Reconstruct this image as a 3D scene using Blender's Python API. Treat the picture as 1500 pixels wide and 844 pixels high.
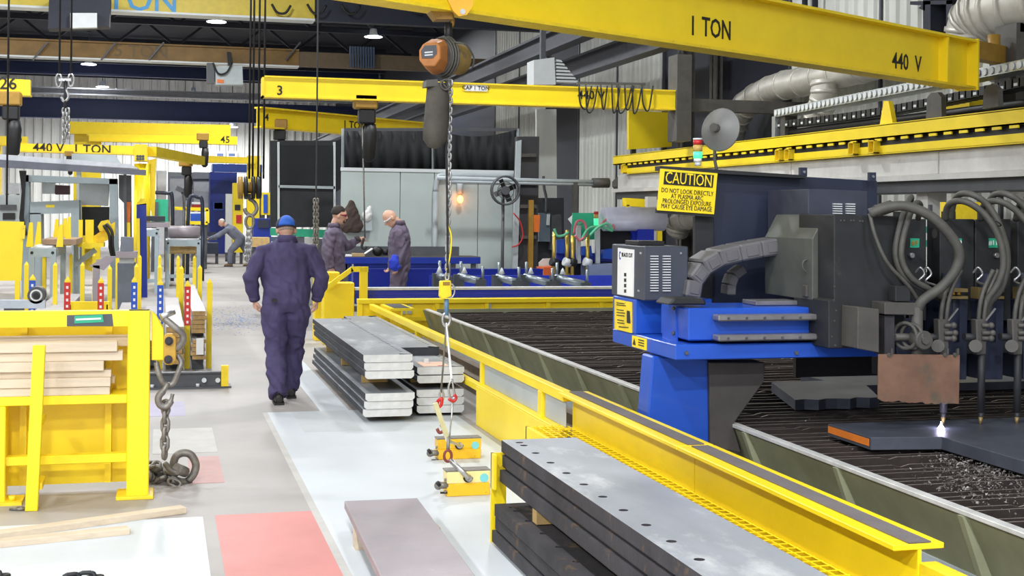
import bpy, bmesh, math, random
from mathutils import Vector, Matrix, noise
random.seed(7)
for o in list(bpy.data.objects): bpy.data.objects.remove(o)
S = bpy.context.scene; C = S.collection
# ---------------- camera ----------------
F = 1950.; H = 1.8; CU, CV = 750., 313.; ROLL = .01; YAW = math.atan(513/1950.)
cam = bpy.data.cameras.new('camera'); co = bpy.data.objects.new('camera', cam); C.objects.link(co)
cam.sensor_width = 36; cam.lens = F*36/1500; cam.shift_y = -(422-CV)/1500; cam.clip_end = 300; cam.clip_start = .05
co.matrix_world = Matrix.Translation((0, 0, H)) @ Matrix.Rotation(-YAW, 4, 'Z') @ Matrix.Rotation(math.pi/2, 4, 'X') @ Matrix.Rotation(ROLL, 4, 'Z')
S.camera = co
# ---------------- world, exposure ----------------
S.view_settings.view_transform = 'Standard'; S.view_settings.look = 'None'
S.view_settings.gamma = 1; S.view_settings.exposure = 0.62; S.view_settings.use_curve_mapping = False
W = bpy.data.worlds.new('front_fill'); S.world = W; W.use_nodes = True
W.node_tree.nodes['Background'].inputs[0].default_value = (.86, .9, 1, 1)
W.node_tree.nodes['Background'].inputs[1].default_value = 1.1  # added front fill, enters through the open end behind the camera
LAMP_W = 250.           # one high-bay lamp
# ---------------- pixel -> place ----------------
_cy, _sy = math.cos(YAW), math.sin(YAW)
def ray(u, v):
    x = (u-CU)/F; y = -(v-CV)/F; x0 = x-ROLL*y; y0 = y+ROLL*x
    return (_sy+x0*_cy, _cy-x0*_sy, y0)
def gz(u, v, z=0.):
    r = ray(u, v); t = (z-H)/r[2]; return Vector((r[0]*t, r[1]*t, z))
def gy(u, v, Y):
    r = ray(u, v); t = Y/r[1]; return Vector((r[0]*t, Y, H+r[2]*t))
def gx(u, v, X):
    r = ray(u, v); t = X/r[0]; return Vector((X, r[1]*t, H+r[2]*t))
# ---------------- materials ----------------
MATS = {}
def mat(name, col, rough=.5, metal=0., var=.12, scale=6., wear=None, wamt=.5, wscale=9., bump=0., bscale=40., emit=None, estr=0., stretch=None, alpha=1., trans=0., coat=0.):
    if name in MATS: return MATS[name]
    m = bpy.data.materials.new(name); m.use_nodes = True; nt = m.node_tree; N = nt.nodes; L = nt.links
    b = N['Principled BSDF']; b.inputs['Roughness'].default_value = rough; b.inputs['Metallic'].default_value = metal
    if coat: b.inputs['Coat Weight'].default_value = coat
    if trans: b.inputs['Transmission Weight'].default_value = trans
    if emit:
        b.inputs['Emission Color'].default_value = (*emit, 1); b.inputs['Emission Strength'].default_value = estr
    tc = N.new('ShaderNodeTexCoord'); mp = N.new('ShaderNodeMapping'); L.new(tc.outputs['Object'], mp.inputs[0])
    if stretch: mp.inputs['Scale'].default_value = stretch
    nz = N.new('ShaderNodeTexNoise'); nz.inputs['Scale'].default_value = scale; nz.inputs['Detail'].default_value = 4; nz.inputs['Roughness'].default_value = .6
    L.new(mp.outputs[0], nz.inputs[0])
    cr = N.new('ShaderNodeValToRGB'); L.new(nz.outputs[0], cr.inputs[0])
    cr.color_ramp.elements[0].position = .3; cr.color_ramp.elements[1].position = .7
    cr.color_ramp.elements[0].color = (*[max(0, c*(1-var)) for c in col], 1)
    cr.color_ramp.elements[1].color = (*[min(1, c*(1+var*.6)) for c in col], 1)
    out = cr.outputs[0]
    if wear:
        n2 = N.new('ShaderNodeTexNoise'); n2.inputs['Scale'].default_value = wscale; n2.inputs['Detail'].default_value = 8; n2.inputs['Roughness'].default_value = .7
        L.new(mp.outputs[0], n2.inputs[0])
        r2 = N.new('ShaderNodeValToRGB'); L.new(n2.outputs[0], r2.inputs[0])
        p0 = .75-.35*wamt
        r2.color_ramp.elements[0].position = p0; r2.color_ramp.elements[1].position = min(1, p0+.14)
        mx = N.new('ShaderNodeMix'); mx.data_type = 'RGBA'; L.new(r2.outputs[0], mx.inputs[0]); L.new(out, mx.inputs[6]); mx.inputs[7].default_value = (*wear, 1)
        out = mx.outputs[2]
    L.new(out, b.inputs['Base Color'])
    if bump:
        n3 = N.new('ShaderNodeTexNoise'); n3.inputs['Scale'].default_value = bscale; n3.inputs['Detail'].default_value = 5; L.new(mp.outputs[0], n3.inputs[0])
        bp = N.new('ShaderNodeBump'); bp.inputs['Strength'].default_value = bump; bp.inputs['Distance'].default_value = .02
        L.new(n3.outputs[0], bp.inputs['Height']); L.new(bp.outputs[0], b.inputs['Normal'])
    MATS[name] = m; return m
def sr(r, g, b):
    f = lambda c: (c/255/12.92 if c/255 <= .04045 else ((c/255+.055)/1.055)**2.4)
    return (f(r), f(g), f(b))
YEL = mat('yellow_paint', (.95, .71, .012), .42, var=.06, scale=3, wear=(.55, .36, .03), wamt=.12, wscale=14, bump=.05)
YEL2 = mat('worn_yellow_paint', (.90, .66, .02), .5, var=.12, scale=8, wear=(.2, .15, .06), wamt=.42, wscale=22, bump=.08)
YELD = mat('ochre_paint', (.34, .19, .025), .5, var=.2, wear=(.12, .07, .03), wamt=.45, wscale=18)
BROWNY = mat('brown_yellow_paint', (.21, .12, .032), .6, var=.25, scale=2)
STEEL = mat('mill_steel_top', (.36, .38, .41), .4, .12, var=.22, scale=2.5, wear=(.62, .63, .63), wamt=.66, wscale=2.2, bump=.04, stretch=(1, .45, 1))
STEELC = mat('cut_steel_end', (.66, .67, .68), .45, .15, var=.12, scale=12, bump=.06)
STEELD = mat('dark_mill_scale', (.034, .037, .047), .7, .05, var=.3, scale=5, wear=(.16, .10, .05), wamt=.22, wscale=9, bump=.08)
STEELR = mat('rusty_dark_steel', (.036, .033, .038), .75, 0, var=.4, scale=5, wear=(.21, .12, .05), wamt=.47, wscale=4.5, bump=.1)
PLUM = mat('plum_primed_steel', (.33, .29, .31), .45, .1, var=.15, scale=2, wear=(.45, .42, .44), wamt=.4, wscale=3)
PLUMD = mat('plum_edge', (.12, .07, .075), .6, .2)
GREY = mat('machine_grey', (.40, .45, .47), .5, var=.08)
LGREY = mat('light_grey_paint', (.62, .65, .66), .5, var=.06)
DGREY = mat('dark_grey_paint', (.075, .08, .09), .5, var=.2, scale=4)
NAVY = mat('navy_panel', (.024, .031, .058), .45, var=.2, scale=2)
NAVYD = mat('dark_navy_steel', (.012, .015, .03), .6, var=.2)
BLACK = mat('black_rubber', (.008, .008, .009), .55, var=.2)
CURT = mat('black_curtain', (.010, .011, .013), .75, var=.3, scale=2, bump=.3, bscale=6)
BLUE = mat('blue_machine_paint', (.015, .085, .50), .35, var=.15, scale=2, wear=(.03, .05, .16), wamt=.25, wscale=5, coat=.2)
DBLUE = mat('deep_blue_paint', (.008, .03, .30), .4, var=.12)
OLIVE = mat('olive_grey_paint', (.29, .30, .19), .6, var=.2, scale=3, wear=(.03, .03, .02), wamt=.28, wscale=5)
WOOD = mat('pale_pine', (.64, .53, .39), .7, var=.14, scale=3, stretch=(.6, 8, 8), wear=(.22, .08, .07), wamt=.20, wscale=1.6, bump=.1)
WOODD = mat('yellow_pine_block', (.62, .42, .17), .7, var=.2, scale=8)
RUST = mat('brown_slag_steel', (.045, .034, .03), .6, .2, var=.35, scale=10, wear=(.09, .06, .045), wamt=.35, wscale=20, bump=.1)
CHAIN = mat('worn_chain_steel', (.24, .225, .20), .5, .5, var=.3, scale=20, wear=(.12, .07, .04), wamt=.4, wscale=30)
GALV = mat('bright_chain', (.5, .5, .5), .35, .8, var=.2, scale=30)
WHITE = mat('white_paint', (.8, .8, .79), .5, var=.05)
RED = mat('red_paint', (.55, .02, .02), .4)
GREEN = mat('green_sign', (.02, .36, .2), .5, var=.06)
BLKPRINT = mat('black_print', (.01, .01, .01), .6, var=0)
WHTPRINT = mat('white_print', (.85, .85, .85), .6, var=0)
SKIN = mat('skin', (.62, .36, .26), .5, var=.08, scale=10)
CLOTH = mat('navy_coverall', (.060, .047, .125), .8, var=.2, scale=3, bump=.5, bscale=9)
CLOTHG = mat('grey_plum_coverall', (.125, .10, .15), .8, var=.22, scale=3, bump=.5, bscale=9)
CLOTHL = mat('grey_blue_coverall', (.16, .17, .22), .8, var=.2, scale=3, bump=.5, bscale=9)
LEATHER = mat('black_boot', (.02, .018, .016), .5)
DUSTY = mat('dusty_grey_steel', (.085, .08, .072), .6, .15, var=.25, scale=5, wear=(.05, .048, .045), wamt=.4, wscale=4)
DUSTH = mat('dusty_hose', (.075, .072, .063), .6, var=.25, scale=12)
DUSTK = mat('dusty_charcoal', (.021, .022, .024), .6, .1, var=.35, scale=4, wear=(.05, .048, .043), wamt=.3, wscale=6)
COPPER = mat('heat_tinted_shield', (.21, .115, .075), .6, .1, var=.35, scale=4, wear=(.11, .092, .066), wamt=.5, wscale=6)
DUCT = mat('galvanised_duct', (.52, .50, .44), .45, .35, var=.2, scale=3)
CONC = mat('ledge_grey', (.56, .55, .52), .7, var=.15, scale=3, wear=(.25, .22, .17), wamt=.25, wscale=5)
LAMPE = mat('lamp_glow', (1, 1, 1), .5, emit=(.9, .95, 1), estr=14)
# ---------------- mesh builder ----------------
def root_loc(p):
    v = Vector((0, 0, 0))
    while p is not None: v += p.location; p = p.parent
    return v
class MB:
    def __init__(s): s.v = []; s.f = []; s.sm = []
    def add(s, vs, fs, smooth=False):
        n = len(s.v); s.v += [tuple(v) for v in vs]; s.f += [tuple(i+n for i in f) for f in fs]; s.sm += [smooth]*len(fs); return s
    def box(s, x0, y0, z0, x1, y1, z1):
        x0, x1 = min(x0, x1), max(x0, x1); y0, y1 = min(y0, y1), max(y0, y1); z0, z1 = min(z0, z1), max(z0, z1)
        return s.add([(x0,y0,z0),(x1,y0,z0),(x1,y1,z0),(x0,y1,z0),(x0,y0,z1),(x1,y0,z1),(x1,y1,z1),(x0,y1,z1)],
                     [(0,3,2,1),(4,5,6,7),(0,1,5,4),(1,2,6,5),(2,3,7,6),(3,0,4,7)])
    def obox(s, c, size, R=None):
        c = Vector(c); R = R or Matrix.Identity(3); h = [a/2 for a in size]
        vs = [c+R@Vector((sx*h[0], sy*h[1], sz*h[2])) for sz in (-1, 1) for sx, sy in ((-1,-1),(1,-1),(1,1),(-1,1))]
        return s.add(vs, [(0,3,2,1),(4,5,6,7),(0,1,5,4),(1,2,6,5),(2,3,7,6),(3,0,4,7)])
    def beam(s, p0, p1, w, h, up=(0,0,1)):      # bar of section w x h from p0 to p1
        p0, p1 = Vector(p0), Vector(p1); d = (p1-p0); l = d.length; d.normalize(); up = Vector(up)
        if abs(d.dot(up)) > .98: up = Vector((1, 0, 0))
        r = d.cross(up).normalized(); u = r.cross(d)
        R = Matrix((r, d, u)).transposed()
        return s.obox((p0+p1)/2, (w, l, h), R)
    def prism(s, poly, fn, d0, d1):             # poly of (a,b); fn(a,b,d)->xyz
        n = len(poly); vs = [fn(a, b, d0) for a, b in poly]+[fn(a, b, d1) for a, b in poly]
        fs = [tuple(range(n)), tuple(range(2*n-1, n-1, -1))]+[(i, i+n, (i+1) % n+n, (i+1) % n) for i in range(n)]
        return s.add(vs, fs)
    def pxy(s, px, Y0, Y1):                      # outline seen at distance Y0, real thickness to Y1
        pts = [gy(u, v, Y0) for u, v in px]
        for p in pts: p.z = max(p.z, 0)
        return s.prism([(p.x, p.z) for p in pts], lambda a, b, d: (a, d, b), Y0, Y1)
    def pxx(s, px, X0, X1):
        pts = [gx(u, v, X0) for u, v in px]; return s.prism([(p.y, p.z) for p in pts], lambda a, b, d: (d, a, b), X0, X1)
    def cyl(s, p0, p1, r, n=12, r1=None, cap=True):
        return s.tube([p0, p1], [r, r if r1 is None else r1], n, cap)
    def tube(s, pts, r, n=8, cap=True, flat=None):
        pts = [Vector(p) for p in pts]; k = len(pts); rs = r if isinstance(r, (list, tuple)) else [r]*k
        vs = []; ref = None
        for i, p in enumerate(pts):
            t = (pts[min(i+1, k-1)]-pts[max(i-1, 0)])
            if t.length < 1e-9: t = Vector((0, 0, 1))
            t.normalize()
            if ref is None:
                ref = Vector((0, 0, 1)) if abs(t.z) < .9 else Vector((1, 0, 0))
            a = (ref-t*ref.dot(t))
            if a.length < 1e-6: a = t.orthogonal()
            a.normalize(); b = t.cross(a); ref = a
            rr = rs[i]
            ra, rb = (rr if isinstance(rr, (list, tuple)) else (rr, rr))
            vs += [p+a*math.cos(2*math.pi*j/n)*ra+b*math.sin(2*math.pi*j/n)*rb for j in range(n)]
        fs = [(i*n+j, i*n+(j+1) % n, (i+1)*n+(j+1) % n, (i+1)*n+j) for i in range(k-1) for j in range(n)]
        s.add(vs, fs, True)
        if cap: s.add([], []); m = len(s.v)-len(vs); s.f += [tuple(m+j for j in range(n-1, -1, -1)), tuple(m+(k-1)*n+j for j in range(n))]; s.sm += [False, False]
        return s
    def ell(s, c, r, nu=14, nv=9, R=None):
        c = Vector(c); r = r if isinstance(r, (list, tuple)) else (r, r, r); R = R or Matrix.Identity(3)
        vs = [c+R@Vector((r[0]*math.sin(math.pi*i/nv)*math.cos(2*math.pi*j/nu), r[1]*math.sin(math.pi*i/nv)*math.sin(2*math.pi*j/nu), r[2]*math.cos(math.pi*i/nv))) for i in range(1, nv) for j in range(nu)]
        vs += [c+R@Vector((0, 0, r[2])), c-R@Vector((0, 0, r[2]))]; t = len(vs)-2
        fs = [(i*nu+j, (i+1)*nu+j, (i+1)*nu+(j+1) % nu, i*nu+(j+1) % nu) for i in range(nv-2) for j in range(nu)]
        fs += [(t, j, (j+1) % nu) for j in range(nu)]+[(t+1, (nv-2)*nu+(j+1) % nu, (nv-2)*nu+j) for j in range(nu)]
        return s.add(vs, fs, True)
    def torus(s, c, R, r, ax=(0,0,1), nu=20, nv=8, a0=0, a1=2*math.pi, sc=(1, 1)):
        ax = Vector(ax).normalized(); a = ax.orthogonal().normalized(); b = ax.cross(a); c = Vector(c)
        if abs(ax.x) > .9: a, b = Vector((0, 1, 0)), Vector((0, 0, 1))
        if abs(ax.y) > .9: a, b = Vector((1, 0, 0)), Vector((0, 0, 1))
        full = abs(a1-a0-2*math.pi) < 1e-6
        pts = [c+(a*math.cos(t)*sc[0]+b*math.sin(t)*sc[1])*R for t in [a0+(a1-a0)*i/nu for i in range(nu+1)]]
        return s.tube(pts, r, nv, cap=not full)
    def lathe(s, prof, o, ax=(0,0,1), n=20):
        o = Vector(o); ax = Vector(ax).normalized(); a = ax.orthogonal().normalized(); b = ax.cross(a); k = len(prof)
        vs = [o+ax*h+(a*math.cos(2*math.pi*j/n)+b*math.sin(2*math.pi*j/n))*r for r, h in prof for j in range(n)]
        fs = [(i*n+j, i*n+(j+1) % n, (i+1)*n+(j+1) % n, (i+1)*n+j) for i in range(k-1) for j in range(n)]
        s.add(vs, fs, True); m = len(s.v)-len(vs)
        s.f += [tuple(m+j for j in range(n-1, -1, -1)), tuple(m+(k-1)*n+j for j in range(n))]; s.sm += [False, False]
        return s
    def ibeam(s, p0, p1, w, h, tf, tw):          # I section, p0/p1 along the bottom centre line
        p0, p1 = Vector(p0), Vector(p1); z = Vector((0, 0, 1))
        s.beam(p0+z*tf/2, p1+z*tf/2, w, tf); s.beam(p0+z*(h-tf/2), p1+z*(h-tf/2), w, tf); s.beam(p0+z*h/2, p1+z*h/2, tw, h-2*tf); return s
    def mesh(s, name, m, off=Vector((0,0,0))):
        me = bpy.data.meshes.new(name); me.from_pydata([tuple(Vector(v)-off) for v in s.v], [], s.f)
        me.polygons.foreach_set('use_smooth', s.sm); me.materials.append(m)
        bm = bmesh.new(); bm.from_mesh(me); bmesh.ops.recalc_face_normals(bm, faces=bm.faces); bm.to_mesh(me); bm.free()
        return me
    def build(s, name, m, parent=None, label=None, cat=None, group=None, kind=None, bevel=0, plabel=None):
        if parent is None:
            xs = [v[0] for v in s.v]; ys = [v[1] for v in s.v]; zs = [v[2] for v in s.v]
            off = Vector(((min(xs)+max(xs))/2, (min(ys)+max(ys))/2, min(zs)))
        else: off = root_loc(parent)
        o = bpy.data.objects.new(name, s.mesh(name, m, off)); C.objects.link(o); o.parent = parent
        if parent is None: o.location = off
        if label: tag(o, label, cat, group)
        if plabel: o['label'] = plabel
        if kind: o['kind'] = kind
        if bevel: bev(o, bevel)
        return o
def bev(o, w, seg=1):
    b = o.modifiers.new('bevel', 'BEVEL'); b.width = w; b.segments = seg; b.limit_method = 'ANGLE'; b.angle_limit = .7; return o
def tag(o, label, cat, group=None):
    o['label'] = label; o['category'] = cat
    if group: o['group'] = group
    return o
def thing(name, label, cat, loc=(0,0,0), group=None):
    o = bpy.data.objects.new(name, None); C.objects.link(o); o.location = loc; o.empty_display_size = .1
    return tag(o, label, cat, group)
def struct(name, m, mt, parent=None):
    return m.build(name, mt, parent, kind='structure' if parent is None else None)
def dup(o, loc=None, label=None, parent=None):
    c = o.copy(); C.objects.link(c); c.parent = parent
    if loc is not None: c.location = loc
    if label: c['label'] = label
    for ch in [q for q in C.objects if q.parent == o]: dup(ch, None, None, c)
    return c
def text(s, size, m, parent, o, xd, yd, name='lettering', ext=.002, sx=1., align='CENTER', bold=.012):
    cu = bpy.data.curves.new('t', 'FONT'); cu.body = s; cu.size = size; cu.align_x = align; cu.align_y = 'CENTER'; cu.extrude = ext/2; cu.resolution_u = 2; cu.offset = size*bold
    ob = bpy.data.objects.new('t', cu); C.objects.link(ob); bpy.context.view_layer.update()
    me = bpy.data.meshes.new_from_object(ob.evaluated_get(bpy.context.evaluated_depsgraph_get())); bpy.data.objects.remove(ob)
    xd, yd = Vector(xd).normalized(), Vector(yd).normalized(); zd = xd.cross(yd); off = Vector(o)-root_loc(parent)
    for v in me.vertices: v.co = off+xd*v.co.x*sx+yd*v.co.y+zd*v.co.z
    me.materials.clear(); me.materials.append(m); me.name = name
    q = bpy.data.objects.new(name, me); C.objects.link(q); q.parent = parent; return q
def bez(p, n=16):                                 # smooth curve through points (Catmull-Rom)
    p = [Vector(a) for a in p]; q = [p[0]*2-p[1]]+p+[p[-1]*2-p[-2]]; out = []
    for i in range(1, len(q)-2):
        a, b, c, d = q[i-1:i+3]
        for k in range(n):
            t = k/n; out.append(.5*((2*b)+(c-a)*t+(2*a-5*b+4*c-d)*t*t+(3*b-a-3*c+d)*t**3))
    return out+[p[-1]]
def link_mesh(L, r, m, name='chain_link', n=5):   # one chain link, long axis Z, flat in XZ, centred
    b = MB(); w = r*1.6; h = L/2-w; pts = [Vector((math.cos(t)*w, 0, h+math.sin(t)*w)) for t in [math.pi*i/4 for i in range(5)]]+[Vector((math.cos(t)*w, 0, -h+math.sin(t)*w)) for t in [math.pi+math.pi*i/4 for i in range(5)]]
    b.tube(pts+[pts[0]], r, n, cap=False); return b.mesh(name, m)
def chain(parent, p0, p1, L, r, m, me=None):      # links along a line, pitch = L - 2r
    me = me or link_mesh(L, r, m); p0, p1 = Vector(p0), Vector(p1); d = p1-p0; pitch = L-2*r*1.15; n = max(1, int(d.length/pitch)); q = d.normalized().to_track_quat('Z', 'X')
    off = root_loc(parent)
    for i in range(n):
        o = bpy.data.objects.new('chain_link', me); C.objects.link(o); o.parent = parent
        o.matrix_local = Matrix.Translation(p0+d.normalized()*pitch*(i+.5)-off) @ q.to_matrix().to_4x4() @ Matrix.Rotation(math.pi/2*(i % 2)+.4, 4, 'Z')
    return n
# ---------------- lamps (high-bay fixtures under the roof; each carries its own light) ----------------
LZ = 8.6
lamp_proto = None
def lamp(x, y, z, label, group=None, w=None, spread=1.0):
    global lamp_proto
    w = LAMP_W if w is None else w
    t = thing('high_bay_lamp', label, 'lamp', (x, y, z), group)
    if lamp_proto is None:
        a = MB().lathe([(.10, .34), (.13, .30), (.15, .12), (.36, .0), (.34, .0), (.13, .12), (.08, .3)], (0, 0, 0)).mesh('reflector', LGREY)
        b = MB().lathe([(.31, .012), (.33, .03), (.05, .05)], (0, 0, 0)).mesh('lens', LAMPE)
        lamp_proto = (a, b)
    MB().cyl((x, y, z+.34), (x, y, 9.8), .02, 8).box(x-.08, y-.08, 9.74, x+.08, y+.08, 9.8).build('hanger', DGREY, t)
    for n, me in zip(('reflector', 'lens'), lamp_proto):
        o = bpy.data.objects.new(n, me); C.objects.link(o); o.parent = t
    ld = bpy.data.lights.new('lamp_light', 'AREA'); ld.shape = 'DISK'; ld.size = .7; ld.energy = w; ld.color = (.96, .98, 1); ld.spread = math.pi*spread
    lo = bpy.data.objects.new('lamp_light', ld); C.objects.link(lo); lo.parent = t; lo.location = (0, 0, -.01)
    return t
LG = 'high bay lamps in rows under the roof'
for x in (-7.5, -1.0, 5.0):
    for y in (-9, -3, 3, 10.5, 18.5):
        if x == 5.0 and y in (10.5,): continue
        lamp(x, y, LZ, 'round high bay lamp hanging under the roof over the work floor', LG, LAMP_W*{5.0: {-9: .8, -3: .7, 3: .25, 18.5: 1.3}, -1.0: {-9: 2.5, -3: 2.3, 3: .8, 10.5: .45, 18.5: .9}, -7.5: {-9: 2.6, -3: 2.5, 3: 1.5, 10.5: 1.2, 18.5: 1}}[x][y])
for x in (-13, -6, .5):
    for y in (27, 36):
        lamp(x, y, LZ, 'round high bay lamp hanging under the roof over the work floor', LG, LAMP_W*1.7)
for u, v, z, lab in ((547, 55, 8.3, 'bright high bay lamp between the dark girders above the brown crane bridge'),
        (317, 33, 8.3, 'bright high bay lamp just under the yellow crane bridge'),
        (130, 95, 8.3, 'high bay lamp shining below the brown crane bridge'),
        (150, 128, 8.3, 'far high bay lamp'), (283, 137, 8.3, 'far high bay lamp')):
    p = gz(u, v, z); lamp(p.x, p.y, z, lab if lab != 'far high bay lamp' else 'distant high bay lamp in front of the pale back wall', 'distant high bay lamps', LAMP_W*1.6)
for u, v in ((170, 166), (271, 173), (88, 163), (340, 187)):
    p = gz(u, v, 6.9); p.y = min(p.y, 79); p = gy(u, v, p.y); lamp(p.x, p.y, p.z, 'small distant high bay lamp below the far navy girder', 'distant low high bay lamps', LAMP_W*2.2)
# ---------------- floor and its painted areas ----------------
FLOORM = mat('concrete_floor', (.355, .33, .312), .55, var=.16, scale=.8, wear=(.33, .31, .30), wamt=.3, wscale=1.4, bump=.04)
floor = struct('floor', MB().box(-24, -14, -.12, 13, 86, 0), FLOORM)
def paint(name, m, x0, y0, x1, y1, t=.0015, skew=0):
    b = MB().prism([(x0, y0), (x1, y0), (x1+skew, y1), (x0+skew, y1)], lambda a, c, d: (a, c, d), 0, t)
    return b.build(name, m, floor)
PW = mat('pale_floor_paint', (.57, .605, .63), .5, var=.06, scale=1.2, wear=(.46, .46, .46), wamt=.22, wscale=7, bump=.05)
PW2 = mat('greyer_floor_patch', (.52, .55, .56), .5, var=.08, scale=2, wear=(.42, .42, .42), wamt=.25, wscale=6)
PCR = mat('cream_floor_line', (.47, .455, .425), .6, var=.1, wear=(.45, .43, .4), wamt=.4, wscale=9)
PRD = mat('red_floor_paint', (.57, .21, .19), .55, var=.1, scale=2, wear=(.52, .36, .33), wamt=.3, wscale=8)
PBL = mat('lilac_floor_paint', (.37, .345, .46), .6, var=.1, wear=(.42, .4, .4), wamt=.5)
paint('paint_area', PW, .93, 2.0, 2.55, 12.05)
paint('paint_line', PCR, .885, 2.0, .93, 12.05)
paint('floor_patch', PW2, 1.14, 10.9, 1.62, 12.04, .0028)  # slightly darker grey rectangle over the pale area
paint('paint_strip', PW, 1.40, 12.05, 1.66, 17.5)
paint('paint_area', PRD, .32, 2.0, .885, 8.04)
paint('paint_area', PW, -3.5, 2.0, .25, 8.02)
paint('floor_patch', PCR, -.05, 10.15, .42, 11.3, .002)
paint('floor_patch', mat('faded_red_paint', (.50, .29, .27), .6, var=.1, wear=(.38, .34, .32), wamt=.4), .20, 9.0, .42, 9.98, .002)
paint('floor_patch', PBL, -.1, 12.0, .22, 12.9, .002)
BLUEDUST = mat('blue_dust', (.10, .26, .62), .8)
bd = MB()
for i in range(420):
    u, v = random.gauss(346, 20), random.gauss(468, 9); p = gz(u, v)
    s = random.uniform(.004, .018); a = random.random()*3
    bd.prism([(s*math.cos(a+k), s*.7*math.sin(a+k)) for k in (0, 1.3, 2.8, 4.4)], lambda x, y, d: (p.x+x, p.y+y, d), 0, .003)
bd.build('blue_debris', BLUEDUST, label='scattered blue paint flakes on the concrete beside the walking person', cat='debris', kind='stuff')
# ---------------- roof, walls ----------------
ROOFM = mat('dark_roof', (.010, .012, .022), .8, var=.3)
ceil = struct('ceiling', MB().box(-24, -14, 9.8, 13, 86, 9.95), ROOFM)
WCORR = mat('pale_corrugated', (.58, .59, .55), .55, var=.18, scale=1.6, stretch=(1, 1, .12), wear=(.16, .15, .13), wamt=.3, wscale=1.7)
WCORRB = mat('back_corrugated', (.66, .66, .62), .55, var=.1, scale=1, stretch=(1, 1, .2))
def corr_y(X, y0, y1, z0, z1, pitch=.3, dep=.05):       # sheet facing -X with vertical ribs
    prof = []; n = max(1, round((y1-y0)/pitch)); q = (y1-y0)/n
    for i in range(n):
        a = y0+i*q; prof += [(a, 0), (a+q*.62, 0), (a+q*.72, -dep), (a+q*.9, -dep)]
    prof.append((y1, 0)); b = MB(); vs = []; fs = []
    for a, d in prof: vs += [(X+d, a, z0), (X+d, a, z1)]
    for i in range(len(prof)-1): fs.append((2*i, 2*i+1, 2*i+3, 2*i+2))
    return b.add(vs, fs)
wr = struct('wall_right', MB().box(10.55, -14, 0, 10.75, 86, 9.8), NAVYD)
y = 6.0
while y < 41:
    y1 = y+2.95
    if not (22.2 < (y+y1)/2 < 25.5 or 32 < (y+y1)/2 < 35.4):
        corr_y(10.5, y, y1, .0, 9.8).build('wall_panel', WCORR, wr)
    else:
        MB().box(10.48, y, 0, 10.54, y1, 9.8).build('dark_wall_panel', NAVYD, wr)
    MB().box(10.42, y1, 0, 10.54, y1+.05, 9.8).build('seam_strip', DGREY, wr)
    y += 3.0
wb = struct('wall_back', MB().box(-24, 84, 0, 13, 84.2, 9.8), WHITE)
for i in range(12):
    x0 = -24+i*3.05; prof = []; b = MB(); vs = []; fs = []
    for k in range(6):
        a = x0+k*.5; prof += [(a, 0), (a+.3, 0), (a+.36, .1), (a+.46, .1)]
    prof.append((x0+3.0, 0))
    for a, d in prof: vs += [(a, 83.9-d, 0), (a, 83.9-d, 9.8)]
    for k in range(len(prof)-1): fs.append((2*k, 2*k+1, 2*k+3, 2*k+2))
    b.add(vs, fs).build('wall_panel', WCORRB, wb)
struct('wall_left', MB().box(-24.2, -14, 0, -24, 86, 9.8), LGREY)
# dark roof trusses and purlins
for k, yy in enumerate((38, 50, 57, 64, 71)):
    t = thing('roof_truss', 'dark navy steel roof truss spanning the hall', 'truss', (-6, yy, 8.5), 'roof trusses')
    MB().beam((-24, yy, 9.6), (10.4, yy, 9.6), .2, .2).build('top_chord', NAVYD, t)
    MB().beam((-24, yy, 8.6), (10.4, yy, 8.6), .2, .16).build('bottom_chord', NAVYD, t)
    for i in range(14):
        x = -24+i*2.45; MB().beam((x, yy, 8.6), (x+1.22, yy, 9.6), .1, .1).build('diagonal', NAVYD, t); MB().beam((x+1.22, yy, 9.6), (x+2.45, yy, 8.6), .1, .1).build('diagonal', NAVYD, t)
g = MB(); g.box(-24, 72.3, 6.55, 10.4, 72.7, 7.5); g.box(-24, 72.2, 6.5, 10.4, 72.8, 6.56); g.box(-24, 72.2, 7.48, 10.4, 72.8, 7.54)
g.build('trim_1', mat('navy_girder', (.02, .035, .12), .5), kind='structure')
g = MB(); g.box(-24, 66, 8.15, 10.4, 66.3, 8.9); g.build('trim_2', mat('navy_girder', (0, 0, 0)), kind='structure')
g = MB().ibeam((-24, 63, 6.95), (10.4, 63, 6.95), .35, .32, .06, .05); g.build('trim_3', mat('grey_girder', (.30, .31, .34), .5), kind='structure')
# runway girders along the hall, right side
RWG = mat('runway_grey', (.05, .055, .075), .5, var=.2)
for n, (x, z) in enumerate(((8.0, 5.25), (8.6, 4.75))):
    g = MB().ibeam((x, 20.5, z), (x, 82, z), .3, .42, .05, .04); g.build('trim_%d' % (4+n), RWG, kind='structure')
# wall columns on the right
for k, (u, lab) in enumerate(((1004, 'tall grey steel wall column left of the dark door'), (1048, 'slim grey post before the dark wall opening'))):
    p = gx(u, 200, 10.0+k*.12); b = MB(); w = (.13, .07)[k]
    b.box(p.x-w, p.y-.02, 0, p.x+w, p.y+.02, 6.5); b.box(p.x-w, p.y-.15, 0, p.x-w+.03, p.y+.15, 6.5); b.box(p.x+w-.03, p.y-.15, 0, p.x+w, p.y+.15, 6.5)
    b.build('wall_column', DUSTY, label=lab, cat='column')
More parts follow.
